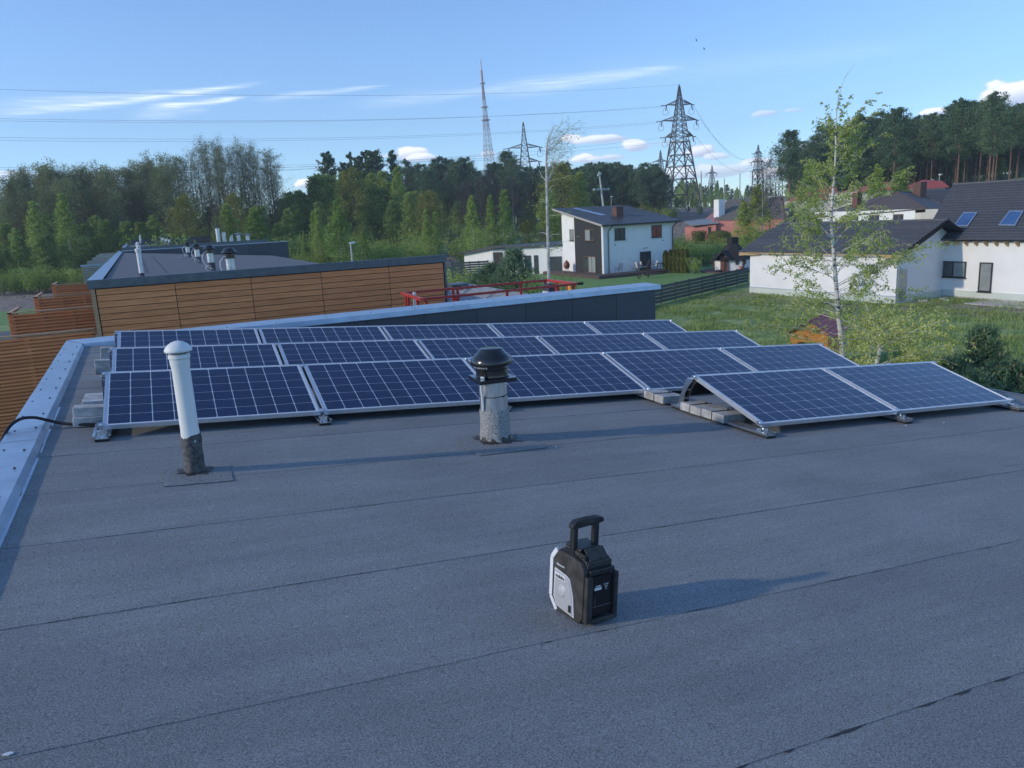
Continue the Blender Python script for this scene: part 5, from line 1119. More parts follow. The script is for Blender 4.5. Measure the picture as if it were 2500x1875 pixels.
# red and dark roofs farther back
redt = M('red_metal_tile', (.38, .075, .06), (.46, .11, .085), scale=3, rough=.55)
def hiphouse(pxs, D, mat, label, wallm, n=9):
    (x0, y0), (x1, y1), (x2, y2), (x3, y3) = pxs     # eave left, eave right, ridge right, ridge left
    hh = thing('hip_roof_house', label, 'house', (0, 0, 0)); a, b, c, d = atD(x0, y0, D), atD(x1, y1, D), atD(x2, y2, D + 5), atD(x3, y3, D + 5)
    for k in range(n):
        p, q, p2, q2 = a.lerp(d, k / n), b.lerp(c, k / n), a.lerp(d, (k + 1.1) / n), b.lerp(c, (k + 1.1) / n)
        m = MB(); m.poly([p + Vector((0, 0, .08)), q + Vector((0, 0, .08)), q2, p2, p, q], [(0, 1, 2, 3), (0, 4, 5, 1)]); m.build('tile_course', mat, hh)
    bk_ = Vector((5, 10, 0)); m = MB(); m.poly([b, b + bk_, c], [(0, 1, 2)]); m.poly([a, d, a + bk_], [(0, 1, 2)]); m.poly([d, c, b + bk_, a + bk_], [(0, 1, 2, 3)]); m.build('rear_roof_slope', mat, hh)
    u, v = a.lerp(b, .04), a.lerp(b, .96); m = MB(); m.prism([(u.x, u.y + .5, -5), (v.x, v.y + .5, -5), (v.x, v.y + .5, v.z), (u.x, u.y + .5, v.z)], (4, 9, 0)); m.build('wall', wallm, hh); return hh
cream = M('cream_render', (.50, .50, .45), rough=.9)
hiphouse(((2095, 469), (2215, 461), (2195, 442), (2155, 445)), 128, redt, 'red roofed house just above the brown hip roof, left of the brown chimney', cream)
hiphouse(((2250, 462), (2318, 457), (2300, 442), (2255, 439)), 136, M('bright_red_metal_tile', (.33, .06, .06), (.38, .08, .075), scale=3, rough=.5), 'red roofed house right of the brown brick chimney, below the tall pines', cream, 7)
hiphouse(((1968, 490), (2052, 485), (2040, 456), (1990, 459)), 150, redt, 'dark red roofed house seen through the birch branches', cream, 8)
hiphouse(((2255, 500), (2340, 500), (2335, 460), (2255, 464)), 112, M('dark_blue_grey_tile', (.05, .055, .068), (.07, .075, .09), scale=6, rough=.6), 'dark blue grey tiled house between the brown chimney and the unfinished roof', wall_w, 10)
# wooden playhouse
po = M('orange_stained_wood', (.50, .20, .04), (.60, .26, .06), scale=5, rough=.6, stretch=(1, 1, 8), vary=.07)
D0 = 33; base = place(1985, D0); base.z = -5.4
ax = (atD(2010, 700, D0) - atD(1930, 700, D0)); ax.z = 0; ax.normalize(); ang = math.atan2(ax.y, ax.x)
pl = thing('playhouse', 'orange wooden playhouse with a red tiled roof, behind the birch', 'playhouse', (0, 0, 0)); o_ = atD(1930, 800, D0); pl.matrix_basis = Matrix.Translation((o_.x, o_.y, -5.4)) @ Matrix.Rotation(ang - .25, 4, 'Z')
zk = 1.55
for k in range(15):
    z = .08 + k * .10
    for seg in (((0, .30), (1.05, 1.45)) if .62 < z < 1.2 else ((0, 1.45),)): MB().box((seg[0], 0, z), (seg[1], .03, z + .093)).build('wall_board', po, pl)
    MB().box((1.42, .03, z), (1.45, 2.2, z + .093)).build('wall_board', po, pl); MB().box((0, .03, z), (.03, 2.2, z + .093)).build('wall_board', po, pl)
for k in range(5): z = zk + .03 + k * .10; w = .78 - k * .17; MB().box((.725 - w, -.005, z), (.725 + w, .03, z + .093)).build('gable_board', po, pl)
MB().box((.30, .012, .62), (1.05, .02, 1.2)).build('window_glass', glass, pl); MB().box((.28, -.02, .60), (1.07, -.001, .64)).build('window_sill', po, pl); MB().box((.66, -.015, .64), (.70, .011, 1.2)).build('window_bar', po, pl)
for s in (-1, 1):
    for k in range(6):
        x0 = .725 + s * (.98 - k * .165); x1 = .725 + s * (.98 - (k + 1.15) * .165); z0_ = zk - .02 + k * .098; z1_ = z0_ + .112
        MB().poly([(x0, -.18, z0_ + .03), (x0, 2.35, z0_ + .03), (x1, 2.35, z1_), (x1, -.18, z1_), (x0, -.18, z0_), (x0, 2.35, z0_)], [(0, 1, 2, 3), (0, 4, 5, 1)]).build('roof_course', redt, pl)
# reflector post and street lamps
t = thing('marker_post', 'white marker post beside the street, left of the slatted balconies', 'post', tuple(Vector((*place(76, 66).xy, -5.4)))); MB().lathe([(.07, 0), (.07, 1.0)], n=8).build('post', whitepl, t)
def lamp(px, pyt, D, label, r_=.06):
    p = place(px, D); h = topz(px, pyt, D) - p.z; t = thing('street_lamp', label, 'street lamp', p, 0, 'street lamps'); MB().tube([(0, 0, 0), (0, 0, h)], [r_ * 1.3, r_], 8).build('pole', M('galvanised_pole', (.45, .46, .47), rough=.5), t); MB().prism([(-.1, -.25, h), (.45, -.25, h + .06), (.45, -.25, h + .26), (-.1, -.25, h + .2)], (0, .4, 0)).build('lamp_head', whitepl, t)
lamp(852, 596, 88, 'white headed street lamp standing before the birches behind the timber house', .09); lamp(1592, 474, 215, 'small street lamp left of the big pylon at the wood edge'); lamp(1493, 481, 200, 'tiny lamp above the two storey house roof, right of the chimney')
lamp(2291, 428, 165, 'small street lamp below the tall pines beyond the red roof')

hz = bpy.data.materials.new('haze'); hz.use_nodes = True; hn = hz.node_tree.nodes
for x in list(hn):
    if x.type == 'BSDF_PRINCIPLED': hn.remove(x)
pv_ = hn.new('ShaderNodeVolumePrincipled'); pv_.inputs['Color'].default_value = (.90, .95, 1.0, 1); pv_.inputs['Density'].default_value = .00045; pv_.inputs['Anisotropy'].default_value = .2
hz.node_tree.links.new(pv_.outputs[0], hn['Material Output'].inputs['Volume'])
o = MB().box((-900, -300, -8.0), (1100, 1300, 165)).build('haze', hz); o['kind'] = 'stuff'; o['label'] = 'thin bluish evening air over the whole scene'
# ------------------------------------------------------------------ vegetation
R3 = random.Random(11)
def leaves_mesh(name, centers, sizes, mat, aspect=.45, seed=0, droop=0., tri=False):
    """one small face per point, random orientation"""
    g = np.random.default_rng(seed); C = np.asarray(centers, float); n = len(C); S = np.asarray(sizes, float) if np.ndim(sizes) else np.full(n, float(sizes))
    a = g.normal(size=(n, 3)); a[:, 2] -= droop; a /= np.linalg.norm(a, axis=1)[:, None]
    b = g.normal(size=(n, 3)); b -= a * (a * b).sum(1)[:, None]; b /= np.linalg.norm(b, axis=1)[:, None]
    a *= S[:, None]; b *= S[:, None] * aspect
    if tri:
        V = np.stack([C - b, C + b, C + a * 2], 1).reshape(-1, 3); k = 3
    else:
        V = np.stack([C - a, C - b, C + a, C + b], 1).reshape(-1, 3); k = 4
    me = bpy.data.meshes.new(name); me.vertices.add(n * k); me.vertices.foreach_set('co', V.ravel())
    me.loops.add(n * k); me.loops.foreach_set('vertex_index', np.arange(n * k)); me.polygons.add(n); me.polygons.foreach_set('loop_start', np.arange(0, n * k, k)); me.polygons.foreach_set('loop_total', np.full(n, k))
    me.materials.append(mat); me.update(calc_edges=True); return me
def grow(seed, H, r0, crown, nb_, lenf, elevf, sub=5, wander=.02, lpb=30, spread=.35, depth2=.55, sides=5, lean=(0, 0)):
    """trunk with limbs; returns MB and list of foliage points. crown=(lo,hi) fractions; lenf(t), elevf(t) over crown"""
    g = random.Random(seed); m = MB(); T = []; n = 12
    ox = g.uniform(0, 99)
    for i in range(n + 1):
        t = i / n; T.append(Vector((mnoise.noise(Vector((t * 2.2, ox, 0))) * wander * H * t + lean[0] * H * t * t, mnoise.noise(Vector((t * 2.2, ox, 9))) * wander * H * t + lean[1] * H * t * t, H * t)))
    m.tube(T, [r0 * (1 - .93 * (i / n)) ** .9 for i in range(n + 1)], sides + 1, cap=False)
    def at(t): t = min(max(t, 0), .9999) * n; i = int(t); return T[i].lerp(T[i + 1], t - i)
    pts = []
    az = g.uniform(0, 6.28)
    for k in range(nb_):
        f = (k + g.random()) / nb_; t = crown[0] + (crown[1] - crown[0]) * f; az += 2.4 + g.uniform(-.5, .5)
        L = lenf(f) * H * g.uniform(.72, 1.15); el = elevf(f) + g.uniform(-.12, .12)
        p = at(t); d = Vector((math.cos(az) * math.cos(el), math.sin(az) * math.cos(el), math.sin(el))); B = [p]; q = p.copy(); st = 5
        for j in range(st):
            d = (d + Vector((g.uniform(-.12, .12), g.uniform(-.12, .12), g.uniform(-.06, .12)))).normalized(); q = q + d * (L / st); B.append(q.copy())
        rb = max(.012, r0 * (1 - t) * .42); m.tube(B, [rb * (1 - .8 * j / st) for j in range(st + 1)], 4, cap=False)
        for j in range(sub):
            u = depth2 + (1 - depth2) * (j + g.random()) / sub - .15; u = min(max(u, .15), .98) * st; i = int(u); s = B[i].lerp(B[min(i + 1, st)], u - i)
            e = (d + Vector((g.gauss(0, .6), g.gauss(0, .6), g.gauss(.1, .4)))).normalized() * L * g.uniform(.22, .45)
            m.tube([s, s + e * .55 + Vector((0, 0, .02)), s + e], [rb * .4, rb * .3, rb * .12], 3, cap=False)
            for q_ in range(lpb):
                w = g.random() ** .6; pts.append(s + e * w + Vector((g.gauss(0, 1), g.gauss(0, 1), g.gauss(0, .8))) * L * spread * .35)
    return m, pts
bark = M('dark_bark', (.055, .048, .042), (.11, .10, .09), scale=3, rough=.9)
pinebark = M('orange_pine_bark', (.16, .085, .055), (.26, .15, .105), scale=2, rough=.9)
birchbark = M('white_birch_bark', (.06, .055, .05), (.60, .58, .55), scale=5, rough=.8, stretch=(1, 1, 3.5), lo=.38, hi=.48, detail=6)
greybark = M('pale_grey_bark', (.25, .245, .23), (.42, .41, .39), scale=4, rough=.85)
L_ald = leafmat('bud_grey_foliage', (.20, .24, .11), (.33, .38, .18), .4)
L_mid = leafmat('mid_green_foliage', (.20, .29, .085), (.38, .49, .14), .35)
L_lite = leafmat('light_green_foliage', (.27, .38, .09), (.42, .53, .14), .5)
L_pine = leafmat('pine_needle_foliage', (.070, .125, .07), (.165, .245, .13), .6, trans=.1)
L_spr = leafmat('fresh_birch_foliage', (.42, .47, .13), (.58, .63, .20), .9, trans=.35)
L_yel = leafmat('yellow_green_foliage', (.22, .24, .06), (.33, .34, .10), .5)
L_twig = leafmat('bare_twig', (.055, .048, .042), (.10, .09, .08), .5, trans=0)
L_bush = leafmat('young_pine_foliage', (.09, .16, .095), (.20, .31, .17), 1.6, trans=.1)
L_thuja = leafmat('thuja_foliage', (.072, .088, .022), (.160, .176, .056), 1.5, trans=.1)
PROTO = {}
def proto(kind, builder, n):
    PROTO[kind] = [builder(100 * len(PROTO) + i) for i in range(n)]
def twigs(pts, seed, k, size, mat=None): 
    g = np.random.default_rng(seed); P = np.array(pts); P = P[g.integers(0, len(P), k)] + g.normal(size=(k, 3)) * .25
    return leaves_mesh('twigs', P, size, mat or L_twig, aspect=.035, seed=seed, tri=True, droop=-.4)
def b_alder(s):
    m, p = grow(s, 20, .20, (.24, .98), 42, lambda f: .17 * (1 - .55 * f) * (.6 + .8 * min(1, f * 3)), lambda f: .75 + .35 * f, sub=6, lpb=17, spread=.5, lean=(R3.uniform(-.03, .05), 0))
    return [('trunk', m.mesh('trunk', bark)), ('crown', leaves_mesh('crown', p, np.random.default_rng(s).uniform(.08, .17, len(p)), L_ald, .6, s)), ('twigs', twigs(p, s, 1500, .42))]
def b_alsp(s):
    m, p = grow(s, 20, .21, (.30, .99), 34, lambda f: .15 * (1 - .45 * f) * (.6 + .8 * min(1, f * 3)), lambda f: .8 + .35 * f, sub=6, lpb=9, spread=.4, lean=(R3.uniform(-.03, .05), 0))
    return [('trunk', m.mesh('trunk', bark)), ('crown', leaves_mesh('crown', p, np.random.default_rng(s).uniform(.06, .14, len(p)), L_ald, .6, s)), ('twigs', twigs(p, s, 1500, .40))]
def b_mid(s):
    m, p = grow(s, 15, .13, (.12, .98), 44, lambda f: .20 * (1 - .7 * f) * (.7 + .5 * min(1, f * 4)), lambda f: .55 + .45 * f, sub=6, lpb=34, spread=.55)
    return [('trunk', m.mesh('trunk', birchbark if s % 2 else bark)), ('crown', leaves_mesh('crown', p, np.random.default_rng(s).uniform(.09, .21, len(p)), L_mid, .6, s))]
def b_lite(s):
    m, p = grow(s, 12, .11, (.10, .99), 44, lambda f: .20 * (1 - .78 * f) * (.7 + .5 * min(1, f * 4)), lambda f: .6 + .5 * f, sub=6, lpb=26, spread=.5)
    return [('trunk', m.mesh('trunk', birchbark)), ('crown', leaves_mesh('crown', p, np.random.default_rng(s).uniform(.07, .15, len(p)), L_lite, .6, s)), ('twigs', twigs(p, s, 500, .3))]
def b_yel(s):
    m, p = grow(s, 13, .15, (.10, .96), 34, lambda f: .28 * math.sin(math.pi * (.2 + .7 * f)), lambda f: .35 + .6 * f, sub=7, lpb=30, spread=.5)
    return [('trunk', m.mesh('trunk', bark)), ('crown', leaves_mesh('crown', p, np.random.default_rng(s).uniform(.08, .17, len(p)), L_yel, .6, s))]
def b_pine(s):
    g = random.Random(s); lo = g.uniform(.40, .54)
    m, p = grow(s, 22, .21, (lo, .985), 36, lambda f: .16 * math.sin(math.pi * min(1, .22 + .72 * f)) + .02, lambda f: .05 + .55 * f, sub=6, lpb=48, spread=.46, depth2=.4)
    gg = random.Random(s + 5)
    for k in range(9):
        z = 22 * (lo - .03 - .04 * k); a = gg.uniform(0, 6.28); L = gg.uniform(.8, 2.2); m.tube([(0, 0, z), (math.cos(a) * L, math.sin(a) * L, z + .15 * L)], [.04, .01], 3, cap=False)
    p = [q for q in p if mnoise.noise(q * .55 + Vector((s, 0, 0))) > -.36]
    return [('trunk', m.mesh('trunk', pinebark)), ('crown', leaves_mesh('crown', p, np.random.default_rng(s).uniform(.11, .24, len(p)), L_pine, .45, s))]
def b_dpine(s):
    m, p = grow(s, 20, .2, (.22, .99), 46, lambda f: .20 * (1 - .72 * f ** 1.2), lambda f: .05 + .5 * f, sub=6, lpb=46, spread=.42, depth2=.3)
    p = [q for q in p if mnoise.noise(q * .5 + Vector((s, 0, 0))) > -.35]
    return [('trunk', m.mesh('trunk', bark)), ('crown', leaves_mesh('crown', p, np.random.default_rng(s).uniform(.12, .25, len(p)), L_pine, .45, s))]
def b_bare(s):
    m, p = grow(s, 17, .17, (.3, .98), 30, lambda f: .20 * (1 - .5 * f), lambda f: .55 + .4 * f, sub=7, lpb=10, spread=.45)
    return [('trunk', m.mesh('trunk', greybark if s % 2 else bark)), ('twigs', twigs(p, s, 2600, .45))]
def b_shrub(s):
    g = random.Random(s); m = MB(); p = []
    for k in range(26):
        a = g.uniform(0, 6.28); r = g.random() ** .5 * 1.1; L = g.uniform(1.7, 3.1); o = Vector((math.cos(a) * r * .5, math.sin(a) * r * .5, 0)); d = Vector((math.cos(a) * r * .35, math.sin(a) * r * .35, 1)).normalized()
        m.tube([o, o + d * L * .5, o + d * L], [.025, .015, .006], 3, cap=False)
        for q in range(70): w = .25 + .75 * g.random(); p.append(o + d * L * w + Vector((g.gauss(0, .24), g.gauss(0, .24), g.gauss(0, .15))))
    return [('stems', m.mesh('stems', bark)), ('foliage', leaves_mesh('foliage', p, np.random.default_rng(s).uniform(.05, .11, len(p)), L_lite if s % 3 else L_mid, .5, s))]
proto('alder', b_alder, 4); proto('alsp', b_alsp, 3); proto('mid', b_mid, 4); proto('lite', b_lite, 3); proto('yel', b_yel, 2); proto('pine', b_pine, 5); proto('dpine', b_dpine, 3); proto('bare', b_bare, 2); proto('shrub', b_shrub, 3)
PH = dict(alder=20, alsp=20, mid=15, lite=12, yel=13, pine=22, dpine=20, bare=17, shrub=3)
def tree(kind, px, pytop, D, label, group=None, name=None, wid=1.0, idx=None):
    p = place(px, D); H = max(.5, topz(px, pytop, D) - p.z); s = H / PH[kind]; w = s * wid * (1 if kind != 'shrub' else 1)
    if kind == 'pine': w = min(w, 1.15)
    o = thing(name or dict(alder='alder_tree', alsp='alder_tree', mid='leafy_tree', lite='young_birch', yel='yellow_green_tree', pine='pine_tree', dpine='dense_pine', bare='bare_tree', shrub='shrub')[kind], label, 'shrub' if kind == 'shrub' else 'tree', p, 0, group)
    o.matrix_basis = Matrix.Translation(p - Vector((0, 0, .1))) @ Matrix.Rotation(R3.uniform(0, 6.28), 4, 'Z') @ Matrix.Diagonal((w, w, s, 1))
    P = PROTO[kind]; parts = P[(idx if idx is not None else R3.randrange(len(P))) % len(P)]
    for nm, me in parts: link(nm, me, o)
    return o
def row(kind, prof, x0, x1, step, D, label, group, jy=8, jD=6, wid=1.0, kinds=None, jx=.35):
    x = x0
    while x <= x1:
        xx = x + R3.uniform(-jx, jx) * step
        for i in range(len(prof) - 1):
            if prof[i][0] <= xx <= prof[i + 1][0]: y = prof[i][1] + (prof[i + 1][1] - prof[i][1]) * (xx - prof[i][0]) / (prof[i + 1][0] - prof[i][0]); break
        else: y = prof[0][1] if xx < prof[0][0] else prof[-1][1]
        k = kind if not kinds else R3.choice(kinds)
        tree(k, xx, y + R3.uniform(-jy * .3, jy), D + R3.uniform(-jD, jD), label, group, wid=wid)
        x += step
# left wood: tall budding alders at the back, greener young trees in front
al = [(-80, 530), (0, 500), (50, 440), (90, 422), (140, 412), (200, 418), (260, 415), (330, 418), (380, 392), (420, 400), (470, 385), (520, 366), (560, 368), (600, 366), (640, 376), (675, 378), (720, 470)]
row('alder', al, -40, 470, 27, 172, 'tall budding grey green tree in the left wood', 'tall trees at the back of the left wood', jy=12, wid=1.0)
row('alder', [(a, b + 34) for a, b in al if a < 640], -60, 440, 30, 162, 'budding grey green tree in the left wood', 'tall trees at the back of the left wood', jy=26, wid=1.1)
row('alsp', al, 478, 700, 21, 172, 'slim dark stemmed tree rising against the sky in the left wood', 'tall trees at the back of the left wood', jy=12, wid=.8)
row('alsp', [(a, b + 20) for a, b in al], 470, 690, 24, 164, 'slim dark stemmed tree rising against the sky in the left wood', 'tall trees at the back of the left wood', jy=20, wid=.8)
for px, py in ((528, 364), (556, 374), (598, 366), (610, 392), (632, 372)): tree('alsp', px, py, 165, 'slim dark stemmed tree rising against the sky in the left wood', 'tall trees at the back of the left wood', wid=.8)
tree('alsp', 674, 382, 160, 'broad bare crowned tree standing last at the right end of the left wood', wid=1.35, idx=1)
row('mid', [(-80, 560), (60, 520), (150, 505), (280, 520), (420, 545), (560, 520), (720, 500)], -70, 700, 30, 152, 'mid green leafy tree in the lower storey of the left wood', 'leafy trees in the lower storey of the left wood', jy=45, wid=1.35)
row('mid', [(-80, 600), (60, 580), (300, 590), (520, 570), (700, 560)], -80, 640, 34, 143, 'mid green leafy tree in the lower storey of the left wood', 'leafy trees in the lower storey of the left wood', jy=30, wid=1.6)
tree('yel', 455, 482, 138, 'rounded yellow green tree above the third row house', wid=1.1)
tree('yel', 575, 478, 150, 'olive yellow tree under the bare trees right of the left wood')
tree('lite', 168, 478, 145, 'pale green pointed tree in the left wood', wid=1.2); tree('lite', 95, 497, 142, 'pale green tree near the left edge of the left wood', wid=1.2)
tree('shrub', 386, 556, 110, 'light green round shrub behind the third row house', wid=1.1)
row('alder', [(a, b + 12) for a, b in al if a < 600], -60, 450, 24, 184, 'tall budding grey green tree in the left wood', 'tall trees at the back of the left wood', jy=14, wid=1.2)
row('mid', [(-80, 520), (300, 500), (560, 505), (700, 510)], -70, 700, 26, 178, 'mid green leafy tree in the lower storey of the left wood', 'leafy trees in the lower storey of the left wood', jy=25, wid=1.5)
# bright willow shrubs and dry strip at the left
for i, (px, py) in enumerate(((-20, 662), (14, 652), (48, 645), (62, 640), (92, 654), (120, 650), (150, 652), (176, 646), (205, 655), (232, 655), (30, 664), (105, 662))):
    tree('shrub', px, py, 124 + R3.uniform(-3, 4), 'light green willow shrub in front of the left wood', 'willow shrubs in front of the left wood', wid=.95, name='willow_shrub')
# middle wood
row('mid', [(690, 470), (780, 440), (850, 430), (930, 425), (990, 440), (1040, 480), (1100, 500)], 700, 1060, 24, 168, 'mid green leafy tree in the middle wood', 'leafy trees in the middle wood', jy=26, wid=1.15)
row('mid', [(690, 500), (800, 490), (900, 470), (1000, 470), (1060, 500)], 700, 1040, 27, 158, 'mid green leafy tree in the middle wood', 'leafy trees in the middle wood', jy=30, wid=1.25)
row('mid', [(690, 470), (800, 468), (900, 440)], 715, 900, 26, 172, 'mid green leafy tree in the middle wood', 'leafy trees in the middle wood', jy=10, wid=1.1)
tree('yel', 867, 415, 158, 'yellow green round tree below the dark pines in the middle wood'); tree('yel', 1052, 468, 150, 'brownish olive round tree at the right side of the middle wood', wid=1.2)
tree('lite', 978, 412, 163, 'pale green poplar like tree left of the dark pine wood', wid=1.0)
for i, (px, py, w, lab) in enumerate(((812, 374, 1.15, 'dark pine standing alone left of the pine group in the middle wood'), (850, 398, .75, 'narrow dark pine right of the lone pine'), (868, 378, .7, 'slim dark pine with a pointed top'), (885, 385, .9, 'dark pine left of the broadest crown'), (922, 368, 1.35, 'broadest dark pine of the middle wood'), (905, 376, 1.0, 'dark pine against the broadest crown'), (968, 370, .8, 'tall pale tipped conifer right of the broadest pine'))):
    tree('dpine', px, py, 182, lab, 'dark pines of the middle wood', wid=w, idx=i)
pn_ = [(1000, 395), (1030, 392), (1050, 405), (1090, 382), (1120, 395), (1148, 384), (1180, 418), (1245, 372), (1270, 415), (1300, 405), (1345, 398), (1400, 402), (1440, 400), (1475, 388), (1500, 395), (1535, 400), (1570, 398), (1610, 408)]
row('pine', pn_, 1000, 1625, 17, 222, 'tall dark pine in the wood behind the two storey house', 'pines of the wood behind the two storey house', jy=16, jD=14, wid=1.15)
row('dpine', [(a, b + 22) for a, b in pn_], 1005, 1625, 24, 236, 'tall dark pine in the wood behind the two storey house', 'pines of the wood behind the two storey house', jy=22, wid=1.2)
row('pine', [(1000, 400), (1250, 400), (1620, 412)], 1400, 1625, 15, 212, 'tall dark pine in the wood behind the two storey house', 'pines of the wood behind the two storey house', jy=16, wid=1.1)
row('dpine', [(a, b + 48) for a, b in pn_], 1010, 1625, 22, 246, 'tall dark pine in the wood behind the two storey house', 'pines of the wood behind the two storey house', jy=20, wid=1.6)
row('mid', [(1000, 480), (1620, 470)], 1060, 1620, 30, 216, 'dark leafy tree at the foot of the pine wood', 'leafy trees at the foot of the pine wood', jy=16, wid=1.7)
row('bare', [(1080, 450), (1200, 430), (1320, 440)], 1130, 1310, 24, 205, 'leafless grey tree before the pines left of the lattice pylon', 'leafless trees before the pines', jy=18, wid=1.1)
tree('yel', 1370, 402, 150, 'big olive broadleaf tree behind the white birch trunk', wid=1.15, idx=0); tree('mid', 1418, 425, 155, 'olive broadleaf tree left of the two storey house roof', wid=1.2); tree('mid', 1340, 470, 140, 'olive green bushy tree behind the white birch', wid=1.5)
tree('bare', 1325, 560, 118, 'leafless brownish shrubby tree behind the white annex', wid=2.2); tree('yel', 1290, 540, 125, 'olive shrub tree behind the annex', wid=1.6); tree('yel', 1400, 520, 122, 'olive bushy tree left of the two storey house', wid=1.4)
tree('bare', 1262, 480, 190, 'leafless pale tree below the lattice pylon', wid=1.0)
# foreground row of young birches
for (px, py, D, w, lab) in ((560, 505, 120, 1.5, 'pair of light green birches behind the dark parapet of the neighbouring roof'), (625, 512, 118, 1.7, 'broad light green birch right of the galvanised flues'), (740, 570, 112, .9, 'small slim birch right of the dark parapet'), (766, 520, 112, .85, 'slim birch with bare white stem, left of a pair'), (776, 514, 110, .8, 'slim birch with bare white stem, right of a pair'),
                            (826, 492, 108, 1.5, 'broad light green birch behind the street lamp'), (885, 560, 112, 1.2, 'small green birch right of the street lamp'), (1040, 515, 118, 1.0, 'slim birch left of a pair above the timber wall end'), (1062, 520, 118, .9, 'slim birch right of a pair above the timber wall end'),
                            (1153, 482, 115, 1.0, 'white stemmed birch with forked branches beyond the dark fence'), (1198, 480, 125, .9, 'light green birch left of the lattice pylon'), (1232, 468, 125, 1.2, 'fuller light green birch just left of the lattice pylon'), (530, 520, 118, .8, 'birch with pale bare stems left of the flues')):
    tree('lite', px, py, D, lab, wid=w)
tree('bare', 530, 505, 116, 'leafless pale multi stemmed tree behind the tallest flue', wid=1.1, idx=1)
for i in range(46):
    px = R3.uniform(690, 1190); D = R3.uniform(105, 165); tree('shrub', px, 540 - .02 * (px - 800) + (165 - D) * 1.0 + R3.uniform(0, 16), D, 'light green shrub on the rough slope before the middle wood', 'shrubs on the slope before the middle wood', wid=1.3)
for i in range(16):
    px = R3.uniform(1440, 1720); tree('shrub', px, 500 + R3.uniform(0, 8), R3.uniform(205, 235), 'low green shrub along the edge of the pine wood', 'shrubs along the edge of the pine wood', wid=1.2)
# power line corridor and far wood
row('dpine', [(1600, 455), (1680, 440), (1750, 452), (1850, 455), (1960, 470)], 1640, 1960, 12, 420, 'far conifer at the end of the power line clearing', 'far trees at the end of the clearing', jy=12, jD=30, wid=1.4)
row('lite', [(1600, 440), (1700, 432), (1800, 462), (1900, 470)], 1650, 1900, 16, 360, 'sunlit far tree along the power line clearing', 'sunlit far trees along the clearing', jy=16, jD=25, wid=1.2)
row('mid', [(1640, 470), (1760, 480), (1900, 488)], 1655, 1900, 16, 300, 'far leafy tree along the power line clearing', 'far leafy trees along the clearing', jy=14, jD=15, wid=1.2)
# right pine hill
ph_ = [(1900, 340), (1960, 325), (2040, 300), (2100, 285), (2160, 275), (2190, 285), (2250, 272), (2300, 262), (2335, 250), (2380, 250), (2410, 235), (2440, 258), (2500, 245), (2560, 250)]
row('pine', ph_, 1935, 2570, 23, 196, 'tall pine on the wooded hill at the right', 'pines on the right hill', jy=20, jD=10, wid=1.15)
row('pine', [(a, b + 18) for a, b in ph_], 1960, 2570, 26, 186, 'tall pine on the wooded hill at the right', 'pines on the right hill', jy=40, jD=6, wid=1.15)
row('dpine', [(a, b + 40) for a, b in ph_], 1950, 2570, 26, 212, 'tall pine on the wooded hill at the right', 'pines on the right hill', jy=30, wid=1.25)
row('dpine', [(1930, 440), (2100, 425), (2560, 400)], 1950, 2570, 26, 222, 'tall pine on the wooded hill at the right', 'pines on the right hill', jy=40, wid=1.4)
row('dpine', [(a, b + 62) for a, b in ph_], 1950, 2570, 22, 232, 'tall pine on the wooded hill at the right', 'pines on the right hill', jy=30, wid=1.7)
row('mid', [(1930, 440), (2100, 400), (2560, 370)], 1960, 2590, 15, 246, 'dark leafy undergrowth tree on the right hill', 'undergrowth trees on the right hill', jy=22, wid=2.6)
row('mid', [(1500, 470), (1640, 476), (1760, 488), (1960, 488)], 1500, 1960, 17, 275, 'leafy tree along the clearing edge behind the largest pylon', 'leafy trees along the clearing edge', jy=8, wid=2.0)
row('mid', [(1930, 440), (2100, 405), (2560, 385)], 1960, 2570, 30, 205, 'dark leafy undergrowth tree on the right hill', 'undergrowth trees on the right hill', jy=22, wid=1.9)
for (px, py, D, lab, i) in ((1925, 322, 175, 'lone leaning pine at the left end of the right hill', 0), (2180, 268, 168, 'tall pine with a bare trunk above the red roofs', 1), (2335, 245, 165, 'very tall pine with long bare orange trunk', 2), (2412, 228, 162, 'tallest pine, its crown above the hill', 3), (2420, 262, 158, 'slim leaning pine right of the tallest one', 4), (2500, 268, 160, 'pine with a bare trunk at the right edge', 0)):
    tree('pine', px, py, D, lab, idx=i, wid=1.1)
tree('lite', 1975, 395, 140, 'light green tree right of the lone leaning pine', wid=1.2); tree('lite', 2140, 405, 112, 'light green round tree before the red roof', wid=1.3, idx=1)
tree('mid', 2196, 420, 118, 'small leafy tree between the red roof and the brown chimney', wid=1.3)
tree('bare', 1862, 400, 112, 'half leafless birch before the pink house', wid=1.25, idx=1); tree('lite', 1850, 455, 113, 'drooping birch before the pink house', wid=1.6); tree('lite', 1815, 490, 113, 'light green birch left of the drooping one before the pink house', wid=1.3)
tree('bare', 1880, 392, 116, 'leafless slim birch right of the half leafless one', wid=.8, idx=0)
for i, (px, py, D, w) in enumerate(((1630, 575, 118, 1.4), (1660, 568, 118, 1.5), (1690, 580, 105, 1.3), (1715, 588, 100, 1.3), (1745, 580, 104, 1.4), (1775, 585, 100, 1.4), (1810, 580, 108, 1.8), (1850, 560, 110, 1.8), (1720, 605, 94, 1.1), (1760, 600, 96, 1.2), (1665, 600, 100, 1.4), (1840, 590, 100, 1.3))):
    tree('shrub', px, py, D, 'garden shrub between the thuja hedge and the pink house', 'garden shrubs before the pink house', wid=w)
tree('shrub', 1697, 622, 84, 'pale flowering shrub just right of the thuja hedge', wid=.9)
